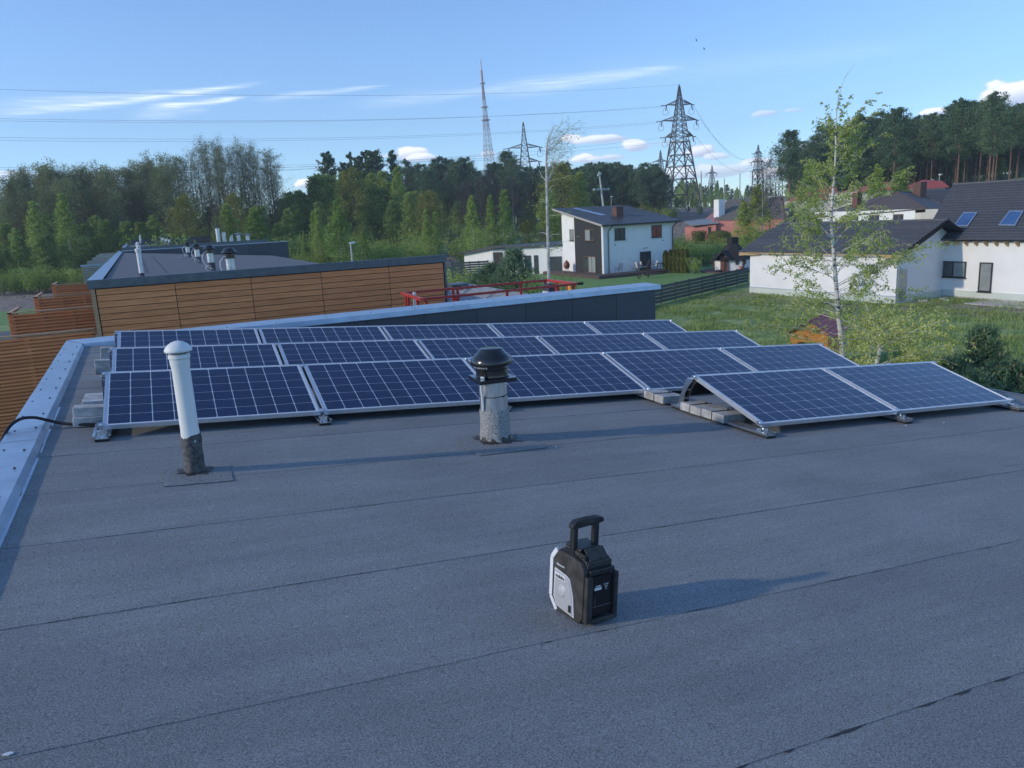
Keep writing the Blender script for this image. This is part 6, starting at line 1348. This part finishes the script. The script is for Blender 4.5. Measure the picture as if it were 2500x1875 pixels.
# clipped evergreens
def clipped(px, pyt, D, w, label, group=None, name='thuja', prof=None, pz=None, lm=None, n=2600):
    p = place(px, D); 
    if pz is not None: p.z = pz
    H = topz(px, pyt, D) - p.z; g = np.random.default_rng(int(px * 7)); t = g.random(n) ** .8; th = g.random(n) * 6.283
    R = np.array([(prof or (lambda q: (1 - q ** 4) ** .5 * (.8 + .2 * q)))(q) for q in t]) * w * (1 + .10 * np.sin(th * 5 + t * 9)) * np.sqrt(g.uniform(.7, 1.05, n))
    P = np.stack([R * np.cos(th), R * np.sin(th), t * H], 1); o = thing(name, label, 'hedge tree', p, 0, group)
    link('foliage', leaves_mesh('foliage', P, g.uniform(.04, .08, n), lm or L_thuja, .6, int(px)), o); MB().tube([(0, 0, 0), (0, 0, H * .85)], [.06, .02], 5).build('trunk', bark, o)
    MB().lathe([(w * .72, .05), (w * .80, H * .3), (w * .78, H * .7), (w * .5, H * .9), (.05, H * .95)], n=9).build('inner_foliage', lm or L_thuja, o, smooth=True)
for i, (px, py) in enumerate(((1624, 611), (1636, 609), (1646, 610), (1656, 608), (1666, 607), (1675, 608))):
    clipped(px, py, 86.5 - i * .3, .37, 'olive green thuja column, %s from the left in the hedge beside the white facade' % ['first', 'second', 'third', 'fourth', 'fifth', 'sixth'][i], 'thuja hedge right of the two storey house')
clipped(1707, 563, 146, 1.3, 'dark clipped hedge block before the pink wall', prof=lambda q: 1.0 if q < .96 else .7, name='clipped_hedge'); clipped(1756, 562, 144, 2.6, 'rounded clipped dome hedge before the pink wall', name='clipped_hedge')
clipped(1738, 580, 143, 1.1, 'small cone hedge left of the rounded dome hedge', prof=lambda q: 1 - q, name='clipped_hedge'); clipped(1785, 578, 142, 3.2, 'low clipped hedge right of the rounded dome hedge', prof=lambda q: 1.0 if q < .9 else .8, name='clipped_hedge')
# bushy young pines near the roof
def pinebush(px, pyt, D, w, label, n=420, seed=0, cone=True):
    p = place(px, D); p.z = -5.4; H = topz(px, pyt, D) - p.z; g = random.Random(seed); m = MB(); C = []; 
    m.tube([(0, 0, 0), (0, 0, H * .9)], [.09, .02], 6)
    for k in range(n):
        t = g.random() ** .75; a = g.uniform(0, 6.283); r = w * (1 - t * .82 if cone else math.sin(math.pi * (.15 + .8 * t))) * g.uniform(.35, 1); z = H * (.04 + .9 * t); o = Vector((r * .35 * math.cos(a), r * .35 * math.sin(a), z - r * .25)); e = Vector((r * math.cos(a), r * math.sin(a), z + .05 * H * g.random()))
        if k % 2 == 0: m.tube([o, o.lerp(e, .6), e], [.014, .010, .006], 3, cap=False)
        d = (e - o).normalized()
        for q in range(34): u = g.random() * .38; C.append((e + d * (.12 - u) + Vector((g.gauss(0, .045), g.gauss(0, .045), g.gauss(.03, .05)))))
    t_ = thing('pine_bush', label, 'pine bush', p); m.build('branches', bark, t_); link('needles', leaves_mesh('needles', C, np.random.default_rng(seed).uniform(.05, .10, len(C)), L_bush, .16, seed, droop=-.9), t_)
    K = [Vector((w * (1 - t * .82) * math.cos(a), w * (1 - t * .82) * math.sin(a), H * (.1 + .9 * t))) for t, a in ((g.random(), g.uniform(0, 6.28)) for _ in range(90))]
    link('candles', leaves_mesh('candles', K, .07, M('pine_candle', (.35, .24, .15), rough=.8), .25, seed, droop=-2.5), t_)
pinebush(2432, 800, 25, 1.55, 'young pine bush at the right edge beyond the roof corner, the tallest', 430, 1); pinebush(2350, 868, 24, 1.35, 'lower pine bush left of the tallest one beyond the roof corner', 240, 2, False); pinebush(2500, 880, 23, 1.2, 'low pine bush at the right frame edge beyond the roof corner', 300, 3, False); pinebush(2425, 905, 22.5, 1.1, 'low pine bush hugging the roof corner', 260, 4, False)
pinebush(1250, 604, 52, 3.0, 'dark pine bush in front of the annex', 900, 5); pinebush(1190, 640, 54, 2.3, 'smaller dark pine bush left of the one before the annex', 560, 6, False)
tree('shrub', 1125, 650, 62, 'bright green bush at the right end of the timber wall', wid=1.3, idx=1); tree('shrub', 1150, 655, 60, 'bright green bush behind the smaller pine bush', wid=1.2, idx=2)
tree('shrub', 1292, 668, 48, 'light green willow like shrub left of the white birch trunk', wid=1.0, idx=1); tree('shrub', 1365, 668, 50, 'thin leafy shrub right of the white birch trunk', wid=.7, idx=1)
# leafless shrub before the deck, small tree by the hut
def twigshrub(P, h, w, label, seed):
    g = random.Random(seed); m = MB()
    for k in range(16):
        a = g.uniform(0, 6.28); r = w * g.random(); b = Vector((0, 0, 0)); e = Vector((r * math.cos(a), r * math.sin(a), h * g.uniform(.5, 1))); c = b.lerp(e, .5) + Vector((r * .1 * math.cos(a), r * .1 * math.sin(a), 0)); m.tube([b, c, e], [.013, .009, .004], 3, cap=False)
        for j in range(5): s = c.lerp(e, g.random()); m.tube([s, s + Vector((g.gauss(0, .18), g.gauss(0, .18), g.uniform(.1, .4))) * h * .5], [.005, .003], 3, cap=False)
    t = thing('bare_shrub', label, 'shrub', P); m.build('stems', L_twig, t)
twigshrub((45.6, 60.3, -5.4), 2.4, 1.6, 'leafless twiggy shrub on the lawn before the deck', 3); twigshrub((47.2, 61.0, -5.4), 2.0, 1.3, 'second leafless shrub on the lawn before the deck', 4); twigshrub((55.9, 54.6, -5.4), 2.9, 1.4, 'small leafless tree in front of the grill hut', 5)
# foreground birch
def limb(m, leaf, A, B, r0, g, n=7, sag=0., tw=9, lw=26, twl=.5, wind=.1, lsp=.035, kink=.04, lowleaf=.2):
    L = (B - A).length; P = []; s = g.uniform(0, 99)
    for i in range(n + 1):
        t = i / n; q = A.lerp(B, t); q = q + Vector((mnoise.noise(Vector((t * 2.5, s, 0))), mnoise.noise(Vector((t * 2.5, s, 5))), mnoise.noise(Vector((t * 2.5, s, 9))))) * L * kink * math.sin(math.pi * min(1, t + .1)); q.z += sag * L * (math.sin(math.pi * t * .8)) ; P.append(q)
    m.tube(P, [max(.0022, r0 * (1 - t / (n + .3))) for t in range(n + 1)], 5, cap=False)
    for k in range(tw):
        u = (lowleaf + (1 - lowleaf) * (k + g.random()) / tw) * n; i = min(int(u), n - 1); q = P[i].lerp(P[i + 1], u - i); d = (P[i + 1] - P[i]).normalized()
        e = (d * .8 + Vector((g.gauss(wind, .5), g.gauss(0, .5), g.gauss(.05, .4)))).normalized() * twl * g.uniform(.5, 1.2); T = [q, q + e * .5, q + e + Vector((wind * .2, 0, -.38 * e.length * g.uniform(.2, 1.3)))]
        m.tube(T, [.0045, .003, .0015], 3, cap=False)
        for j in range(lw):
            w = g.random(); c = T[0].lerp(T[1], w * 2) if w < .5 else T[1].lerp(T[2], w * 2 - 1); leaf.append(c + Vector((g.gauss(0, lsp), g.gauss(0, lsp), g.gauss(-.01, lsp))))
    return P
def birch_front():
    g = random.Random(21); D = 24.0; m = MB(); leaf = []; b = atD(2060, 900, D); root = Vector((b.x + .05, b.y, -5.4))
    TP = [(2056, 860), (2046, 760), (2040, 680), (2034, 600), (2029, 545), (2031, 500), (2036, 440), (2040, 380), (2041, 320), (2043, 270), (2051, 225), (2064, 188), (2087, 157)]
    T = [root] + [atD(x, y, D) for x, y in TP]; RR_ = [.105, .082, .066, .058, .05, .044, .038, .032, .026, .020, .014, .009, .006, .003]
    m.tube(smoothpts(T, 4), [RR_[min(i // 4, 13)] + (RR_[min(i // 4 + 1, 13)] - RR_[min(i // 4, 13)]) * (i % 4) / 4 for i in range(len(T) * 4 - 3)], 9, cap=False)
    def on(py):
        for i in range(1, len(T) - 1):
            if TP[i][1] <= py <= TP[i - 1][1]: return T[i].lerp(T[i + 1], (TP[i - 1][1] - py) / (TP[i - 1][1] - TP[i][1]))
        return T[1]
    def go(y0, x1, y1, dD, r, **k): limb(m, leaf, on(y0), atD(x1, y1, D + dD), r, g, **k)
    # limbs seen clearly in the photograph
    go(585, 1925, 480, -.3, .022, tw=13, sag=.03); go(600, 2105, 500, .3, .022, tw=8, sag=-.05); limb(m, leaf, atD(2105, 500, D + .3), atD(2215, 420, D + .8), .012, g, tw=14, sag=.05)
    go(730, 2240, 595, -.4, .026, tw=18, sag=-.03, twl=.65); go(700, 2300, 600, .5, .014, tw=14, twl=.5, sag=.06); go(745, 1925, 735, .3, .015, tw=14, sag=.06, twl=.7); go(750, 2120, 800, -.5, .015, tw=12, sag=.12, twl=.7)
    go(440, 2150, 330, .2, .010, tw=10); go(520, 1985, 395, .4, .012, tw=10); go(640, 1915, 600, .6, .011, tw=12, twl=.6); go(640, 1900, 660, -.4, .010, tw=13, twl=.6, sag=.1); go(650, 2190, 640, .4, .010, tw=10, twl=.6)
    for (x, y) in ((2137, 222), (2120, 236), (2162, 246), (2100, 262), (2112, 300)): go(335, x, y, g.uniform(-.2, .2), .007, tw=9, lw=12, twl=.16, lsp=.018, sag=-.06, wind=.5)
    for (x, y) in ((2010, 252), (2020, 285), (2060, 255), (2078, 232), (2048, 215)): go(min(330, y + 70), x, y, g.uniform(-.2, .2), .005, tw=7, lw=12, twl=.13, lsp=.016, wind=.2)
    for k in range(84):
        f = (k + g.random()) / 84; y0 = 860 - 540 * f; a = g.uniform(0, 6.283); L = (2.9 - 2.3 * f) * g.uniform(.6, 1.05); el = .05 + .75 * f + g.uniform(-.2, .2); A = on(y0); d = Vector((math.cos(a) * math.cos(el), math.sin(a) * math.cos(el), math.sin(el)))
        if f < .32: L *= 1.15
        limb(m, leaf, A, A + d * L, .010 * (1.3 - f), g, tw=int(8 + (1 - f) * 5), lw=(26 if f < .3 else 23 if f < .65 else 14), twl=.55 - .2 * f, sag=.05)
    t = thing('birch_tree', 'tall windblown birch with white trunk and fresh sparse leaves before the white houses', 'birch', root); iv = wmx(t).inverted(); m.v = [tuple(iv @ Vector(v)) for v in m.v]; link('trunk', m.mesh('trunk', birchbark), t)
    lc = [iv @ p for p in leaf]; link('leaves', leaves_mesh('leaves', lc, np.random.default_rng(3).uniform(.018, .035, len(lc)), L_spr, .75, 3, droop=.5), t)
birch_front()
def birch_low():
    g = random.Random(5); D = 21.0; m = MB(); leaf = []; b = atD(2142, 900, D); root = Vector((b.x, b.y, -5.4)); top = atD(2150, 800, D); P = [root, atD(2140, 905, D), atD(2146, 865, D), top]
    m.tube(smoothpts(P, 4), [.075 - .004 * i for i in range(13)], 8, cap=False)
    for k in range(36):
        A = P[1].lerp(top, g.random() * 1.1 - .15); a = g.uniform(0, 6.28); L = g.uniform(.8, 2.1); limb(m, leaf, A, A + Vector((math.cos(a), math.sin(a), g.uniform(-.1, .5))) * L, .011, g, tw=10, lw=24, twl=.5, sag=.04)
    t = thing('birch_tree', 'short forked birch with a cut trunk behind the right solar panels', 'birch', root); iv = wmx(t).inverted(); m.v = [tuple(iv @ Vector(v)) for v in m.v]; link('trunk', m.mesh('trunk', birchbark), t)
    lc = [iv @ p for p in leaf]; link('leaves', leaves_mesh('leaves', lc, np.random.default_rng(4).uniform(.02, .034, len(lc)), L_spr, .75, 4), t)
birch_low()
def birch_bare():
    g = random.Random(9); D = 45.0; m = MB(); leaf = []; root = place(1343, D); root.z = -5.4
    TP = [(1342, 745), (1340, 680), (1338, 600), (1336, 520), (1335, 450), (1334, 400), (1335, 360), (1342, 330), (1358, 305)]; T = [root] + [atD(x, y, D) for x, y in TP]
    rr = [.15, .115, .10, .09, .08, .07, .062, .045, .028, .010]; m.tube(smoothpts(T, 3), [rr[min(i // 3, 9)] + (rr[min(i // 3 + 1, 9)] - rr[min(i // 3, 9)]) * (i % 3) / 3 for i in range(28)], 8, cap=False)
    def br(P, r): m.tube([atD(x, y, D + d) for x, y, d in P], [r, r * .6, r * .25][:len(P)] if len(P) <= 3 else [r * (1 - .8 * i / len(P)) for i in range(len(P))], 5, cap=False)
    br([(1336, 444, 0), (1322, 430, .2), (1316, 415, .3)], .04); br([(1337, 505, 0), (1328, 492, -.2), (1318, 494, -.2)], .035); br([(1338, 575, 0), (1328, 568, .2), (1316, 568, .3)], .035); br([(1338, 578, 0), (1352, 572, 0), (1368, 572, 0)], .035); br([(1338, 612, 0), (1326, 600, 0), (1318, 604, 0)], .03); br([(1337, 470, 0), (1346, 455, 0), (1356, 452, 0)], .03)
    for k in range(40):
        y0 = g.uniform(330, 425); A = T[6].lerp(T[8], g.random()) if y0 < 370 else T[5].lerp(T[7], g.random()); x1 = g.gauss(1362, 20); y1 = y0 - g.uniform(25, 60) + abs(x1 - 1340) * .1; x1 = max(x1, 1322)
        limb(m, leaf, A, atD(x1 + (425 - y0) * .25, max(296, y1), D + g.gauss(0, .8)), .010, g, tw=7, lw=2, twl=.55, wind=.45, lsp=.05, sag=.06, kink=.08)
    for k in range(14): y0 = g.uniform(430, 690); A = atD(1337, y0, D); limb(m, leaf, A, A + Vector((g.gauss(0, .9), g.gauss(0, .9), g.uniform(.1, .9))), .012, g, tw=5, lw=6, twl=.4)
    t = thing('birch_tree', 'slim leafless birch with white trunk and windblown top before the two storey house', 'birch', root); iv = wmx(t).inverted(); m.v = [tuple(iv @ Vector(v)) for v in m.v]; link('trunk', m.mesh('trunk', M('bleached_birch_bark', (.30, .29, .28), (.62, .61, .59), scale=3, rough=.8)), t)
    lc = [iv @ p for p in leaf]; link('leaves', leaves_mesh('leaves', lc, .04, L_lite, .6, 5), t)
birch_bare()
# rough grass
def grassmesh(n, xr, yr, cond, hmin, hmax, seed, w=.02):
    g = np.random.default_rng(seed); V = []; k = 0
    X = g.uniform(*xr, n * 3); Y = g.uniform(*yr, n * 3)
    for x, y in zip(X, Y):
        if not cond(x, y): continue
        cl_ = mnoise.noise(Vector((x * .45, y * .45, 1))); 
        if g.random() > .55 + cl_: continue
        h = g.uniform(hmin, hmax) * (1 + .8 * cl_); a = g.uniform(0, 6.28); ca, sa = math.cos(a) * w, math.sin(a) * w; lx, ly = g.normal(0, .35 * h, 2); z = ground(x, y)
        V += [(x - ca, y - sa, z - .03), (x + ca, y + sa, z - .03), (x + lx, y + ly, z + h)]; k += 1
        if k >= n: break
    F_ = [(3 * i, 3 * i + 1, 3 * i + 2) for i in range(k)]; return V, F_
fy = lambda x: 41.3 + (x - 33.9) * .471
cond = lambda x, y: y < fy(x) - .3 and not (x > 43.3 and y > 29.6) and not x > 49.2
L_grass = leafmat('rough_grass_blades', (.16, .26, .075), (.34, .42, .16), .35, trans=.2, vary=0)
V, F_ = grassmesh(60000, (12, 49), (8, 47), cond, .06, .24, 1, .028); gm_ = MB(); gm_.v = V; gm_.f = F_; o = gm_.build('grass', L_grass); o['kind'] = 'stuff'; tag(o, 'rough clumpy grass of the field before the white house', 'grass')
dand = MB()
for k in range(420):
    x, y = R3.uniform(22, 44), R3.uniform(20, 46)
    if not cond(x, y) or mnoise.noise(Vector((x * .25, y * .25, 8))) < .12: continue
    h = R3.uniform(.12, .35); s_ = R3.uniform(.03, .06); z = ground(x, y) + h; dand.poly([(x - s_, y, z), (x, y - s_, z + .01), (x + s_, y, z), (x, y + s_, z + .02)], [(0, 1, 2, 3)])
o = dand.build('wild_flowers', M('yellow_flower', (.55, .45, .04), rough=.8)); o['kind'] = 'stuff'; tag(o, 'small yellow flowers scattered in the rough field', 'flowers')
rub = MB()
for k in range(1500):
    a, D = D2R(R3.uniform(30, 45)), R3.uniform(150, 262); x, y = CAM.x + D * math.sin(a), CAM.y + D * math.cos(a); s_ = R3.uniform(.08, .42); z = ground(x, y); q = [Vector((R3.uniform(-1, 1), R3.uniform(-1, 1), R3.uniform(0, .8))) * s_ + Vector((x, y, z)) for _ in range(4)]; rub.poly(q, [(0, 1, 2), (0, 2, 3), (0, 3, 1), (1, 3, 2)])
for k in range(900):
    a, D = D2R(R3.choice((R3.uniform(-11, 2), R3.uniform(11, 24)))), R3.uniform(116, 142); x, y = CAM.x + D * math.sin(a), CAM.y + D * math.cos(a); s_ = R3.uniform(.06, .3); z = ground(x, y); q = [Vector((R3.uniform(-1, 1), R3.uniform(-1, 1), R3.uniform(0, .8))) * s_ + Vector((x, y, z)) for _ in range(4)]; rub.poly(q, [(0, 1, 2), (0, 2, 3), (0, 3, 1), (1, 3, 2)])
o = rub.build('brushwood_debris', M('dry_brushwood', (.16, .13, .11), (.34, .31, .28), scale=.6, rough=.9)); o['kind'] = 'stuff'; tag(o, 'dry brushwood and clods on the cleared ground', 'debris')
# ------------------------------------------------------------------ pylons, mast, wires
rust = M('weathered_brown_lattice', (.075, .060, .060), (.13, .11, .11), scale=2, rough=.8); mastm = M('faded_red_mast_paint', (.38, .24, .26), (.46, .32, .34), scale=1, rough=.7); mastw = M('faded_white_mast_paint', (.60, .60, .64), rough=.7)
wirem = M('dark_conductor', (.16, .17, .19), rough=.6); insul = M('dark_insulator', (.05, .05, .06), rough=.5)
def lattice(m, lv, th, br):
    """lv list of (z, halfwidth); square section"""
    C4 = lambda z, w: [Vector((sx * w, sy * w, z)) for sx, sy in ((-1, -1), (1, -1), (1, 1), (-1, 1))]
    for i in range(len(lv) - 1):
        a, b = C4(*lv[i]), C4(*lv[i + 1])
        for k in range(4):
            m.bar(a[k], b[k], th); k2 = (k + 1) % 4; m.bar(a[k], b[k2], br); m.bar(a[k2], b[k], br)
            m.bar(b[k], b[k2], br)
def arm(m, z, L, w, rise, th):
    for s in (-1, 1):
        tip = Vector((s * L, 0, z + .1))
        for y in (-w, w): m.bar((s * w, y, z), tip, th); m.bar((s * w, y, z + rise), tip, th)
        for k in range(1, 5): t = k / 5; a = Vector((s * w, -w, z)).lerp(tip, t); b = Vector((s * w, -w, z + rise)).lerp(tip, t); c = Vector((s * w, w, z)).lerp(tip, t); m.bar(a, b, th * .7); m.bar(a, c, th * .7); b0 = Vector((s * w, -w, z + rise)).lerp(tip, (k - 1) / 5); m.bar(a, b0, th * .6)
def pylon(px, pyb, pyt, D, label, arms, wid=1, base_w=.17, rot=0, th=.24, waist=None, group=None):
    p = place(px, D); p.z = min(p.z, atD(px, pyb, D).z); H = topz(px, pyt, D) - p.z; t = thing('power_pylon', label, 'pylon', p, rot, group); m = MB()
    wz = waist or (.56 * H, .058 * H); bw = base_w * H; m2 = MB()
    for sx, sy in ((-1, -1), (1, -1), (1, 1), (-1, 1)): m2.bar((sx * bw, sy * bw, 0), (sx * wz[1], sy * wz[1], wz[0]), th * 1.3)
    segs = 5
    lv = [(wz[0] * q, bw + (wz[1] - bw) * q) for q in (0, .26, .48, .66, .82, 1)]
    C4 = lambda z, w: [Vector((sx * w, sy * w, z)) for sx, sy in ((-1, -1), (1, -1), (1, 1), (-1, 1))]
    for i in range(5):
        a, b = C4(*lv[i]), C4(*lv[i + 1])
        for k in range(4):
            k2 = (k + 1) % 4; mid = (b[k] + b[k2]) / 2; m2.bar(a[k], mid, th * .8); m2.bar(a[k2], mid, th * .8); m2.bar(b[k], b[k2], th * .8)
            m2.bar((a[k] + b[k]) / 2, (a[k] + mid) / 2, th * .55); m2.bar((a[k2] + b[k2]) / 2, (a[k2] + mid) / 2, th * .55)
    m2.build('leg_section', rust, t)
    n = 10; lv = [(wz[0] + (H * .985 - wz[0]) * k / n, wz[1] * (1 - .93 * (k / n))) for k in range(n + 1)]; lattice(m, lv, th * .8, th * .45); m.bar((0, 0, H * .97), (0, 0, H), th); m.build('tower_body', rust, t)
    for (zf, Lf) in arms:
        a = MB(); arm(a, zf * H, Lf * H, wz[1] * (1 - .9 * (zf * H - wz[0]) / (H - wz[0])), .035 * H, th * .75); a.build('cross_arm', rust, t)
        for s in (-1, 1):
            i_ = MB(); b = Vector((s * Lf * H, 0, zf * H)); i_.bar(b, b + Vector((s * .3, .3, -1.6)), .22); i_.bar(b, b + Vector((-1.8 if s < 0 else 1.0, .4, -.15)), .22)
            i_.tube([b + Vector((s * .2 + math.sin(q * .628) * .9, .6, -.2 - 2.6 * math.sin(math.pi * q / 10))) for q in range(11)], .05, 4); i_.build('insulator_string', insul, t)
    return t
pylon(1660, 517, 205.6, 252, 'largest lattice power pylon with three pairs of arms behind the two storey house', ((.845, .105), (.725, .145), (.60, .115)), base_w=.135, rot=D2R(-15), th=.26)
pylon(1288, 532, 296, 245, 'lattice power pylon with wide arms left of the white birch top', ((.745, .155), (.605, .14)), base_w=.085, rot=D2R(-22), waist=(24.0 * .55, 1.9), th=.20, group=None)
pylon(1614, 505, 366, 420, 'thin distant pylon just left of the largest pylon', ((.80, .14),), base_w=.07, th=.22, group=None)
pylon(1738, 500, 403, 560, 'distant pylon right of the largest pylon above the far wood', ((.80, .15),), base_w=.07, th=.26)
pylon(1849, 505, 353, 400, 'distant pylon with three arms above the pink house', ((.86, .07), (.72, .13), (.58, .11)), base_w=.07, th=.24)
pylon(1901, 500, 400, 600, 'farthest pylon beside the lone leaning pine', ((.85, .08), (.70, .12)), base_w=.07, th=.28)
# utility pole behind the two-storey house
P_ = place(1478, 118); h = topz(1478, 418, 118); t = thing('utility_pole', 'pale leaning utility pole with three insulators behind the house roof', 'utility pole', P_)
tp = Vector((-.9, 0, h - P_.z)); polem = M('pale_concrete_pole', (.42, .43, .43), (.52, .53, .53), scale=2, rough=.8); MB().tube([(.5, 0, 0), tp], [.20, .12], 8).build('pole', polem, t)
q = tp * .80 + Vector((.1, 0, 0)); m = MB(); m.bar(q + Vector((-1.1, 0, -.12)), q + Vector((0, 0, .2)), .10); m.bar(q + Vector((1.1, 0, -.12)), q + Vector((0, 0, .2)), .10); m.bar(q + Vector((-1.3, 0, -.1)), q + Vector((1.3, 0, -.1)), .1); m.build('cross_arm', polem, t)
m = MB()
for d in ((-1.2, -.1), (1.2, -.1)): m.lathe([(.1, 0), (.2, .08), (.2, .3), (.08, .36)], (q.x + d[0], 0, q.z + d[1] - .1), 8)
m.lathe([(.1, 0), (.2, .08), (.2, .34), (.08, .4)], (tp.x - .12, 0, tp.z - .7), 8); m.lathe([(.1, 0), (.2, .08), (.2, .30), (.08, .36)], (tp.x + .2, 0, tp.z - .5), 8); m.build('insulator', M('pale_green_insulator', (.35, .45, .45), rough=.4), t)
for (px, yb, yt, D, w) in ((1712, 500, 418, 262, 'just right of the largest pylon legs'), (1640, 510, 420, 240, 'seen through the legs of the largest pylon'), (1768, 488, 435, 320, 'in the clearing left of the pink house roof'), (1806, 484, 422, 320, 'in the clearing above the pink house roof')):
    p = place(px, D); hh = topz(px, yt, D) - p.z; t = thing('wooden_pole', 'plain tall wooden pole %s' % w, 'pole', p, 0, 'plain poles in the clearing'); MB().tube([(0, 0, -1), (0, 0, hh)], [.24, .15], 6).build('pole', greywood, t)
# radio mast
p = place(1206, 640); H = topz(1198, 142, 640) - p.z; t = thing('radio_mast', 'tall faded red and white lattice radio mast above the pine wood', 'radio mast', p); lean = Vector((-2.4, 0, 0))
for k in range(9):
    z0, z1 = .84 * H * k / 9, .84 * H * (k + 1) / 9; m = MB(); wv = lambda z: (.5 + 5.2 * (1 - z / (.86 * H)) ** 1.25); lattice(m, [(z0 + (z1 - z0) * q / 3, wv(z0 + (z1 - z0) * q / 3)) for q in range(4)], .30, .17); m.v = [(x - 2.0 * z / H * 2, y, z) for x, y, z in m.v]; m.build('mast_section', mastm if k % 2 == 0 else mastw, t)
for zf, w in ((.62, 2.6), (.70, 2.2), (.845, 1.6)): m = MB(); m.box((-w - 4 * zf, -w, H * zf), (w - 4 * zf, w, H * zf + .8)); m.build('platform', mastm, t)
m = MB(); m.tube([(-3.4, 0, H * .845), (-3.7, 0, H * .93)], [.9, .9], 8); m.build('antenna_base', mastm, t); m = MB(); m.tube([(-3.7, 0, H * .93), (-4, 0, H * .985), (-4.05, 0, H)], [.6, .5, .12], 8); m.build('antenna', mastw, t)
def wire(p0, pm, p1, D0, D1, label, r=.027, n=26):
    A, B = atD(p0[0], p0[1], D0), atD(p1[0], p1[1], D1); lo, hi = 0., 1.
    for _ in range(40):
        t = (lo + hi) / 2; P = A.lerp(B, t); v = RC @ (P - CAM); x = 1250 + FPX * v.x / v.z
        if (x < pm[0]) == (p1[0] > p0[0]): lo = t
        else: hi = t
    q = A.lerp(B, t); z = atD(pm[0], pm[1], math.hypot(q.x - CAM.x, q.y - CAM.y)).z; s = (q.z - z) / max(1e-6, t * (1 - t))
    P = [A.lerp(B, k / n) - Vector((0, 0, s * (k / n) * (1 - k / n))) for k in range(n + 1)]
    tag(MB().tube(P, r, 4).build('power_line_wire', wirem), label, 'power line', 'power line wires')
wn = 'power line wire crossing the sky, '
wire((-260, 208), (678, 233), (1657, 207), 190, 252, wn + 'topmost earth wire', .028)
wire((-260, 284), (620, 295), (1622, 261), 190, 252, wn + 'upper one of the first pair below the earth wire'); wire((-260, 290), (620, 298), (1626, 258), 196, 254, wn + 'lower one of the first pair below the earth wire')
wire((-260, 330), (620, 339), (1612, 297), 190, 252, wn + 'upper one of the second pair'); wire((-260, 338), (620, 344), (1618, 300), 196, 254, wn + 'lower one of the second pair')
wire((-260, 405), (560, 407), (1622, 335), 190, 252, wn + 'first of the lowest bundle'); wire((-260, 412), (560, 412), (1640, 345), 196, 254, wn + 'second of the lowest bundle')
wire((-260, 420), (560, 414), (1260, 368), 190, 245, wn + 'third of the lowest bundle'); wire((-260, 428), (560, 420), (1256, 372), 196, 245, wn + 'fourth of the lowest bundle'); wire((560, 425), (800, 410), (1275, 388), 200, 245, wn + 'running to the lower arm of the left pylon')
for (p0, pm, p1, w) in (((1692, 254), (1760, 355), (1852, 378), 'upper'), ((1709, 290), (1760, 352), (1842, 390), 'second'), ((1697, 331), (1745, 385), (1836, 412), 'third')): wire(p0, pm, p1, 252, 400, 'thin wire dropping right from the largest pylon, %s one' % w, .035)
wire((1316, 362), (1450, 420), (1600, 392), 245, 420, 'thin wire from the left pylon to the thin distant pylon', .03)
for (px, py, w) in ((1700, 98, 'upper'), (1719, 119, 'lower')):
    c = atD(px, py, 90); m = MB(); m.poly([(-.24, 0, .05), (0, .05, 0), (0, -.05, 0), (.24, 0, .07), (0, 0, .05)], [(0, 1, 2), (1, 3, 2), (0, 4, 1), (4, 3, 1)]); m.lathe([(.01, -.12), (.04, -.05), (.04, .05), (.01, .12)], (0, 0, 0), 6); o = m.build('bird', bk); o.matrix_basis = Matrix.Translation(c) @ Matrix.Rotation(.9, 4, 'Y'); tag(o, '%s tiny dark bird high in the sky right of centre' % w, 'bird', 'birds in the sky')
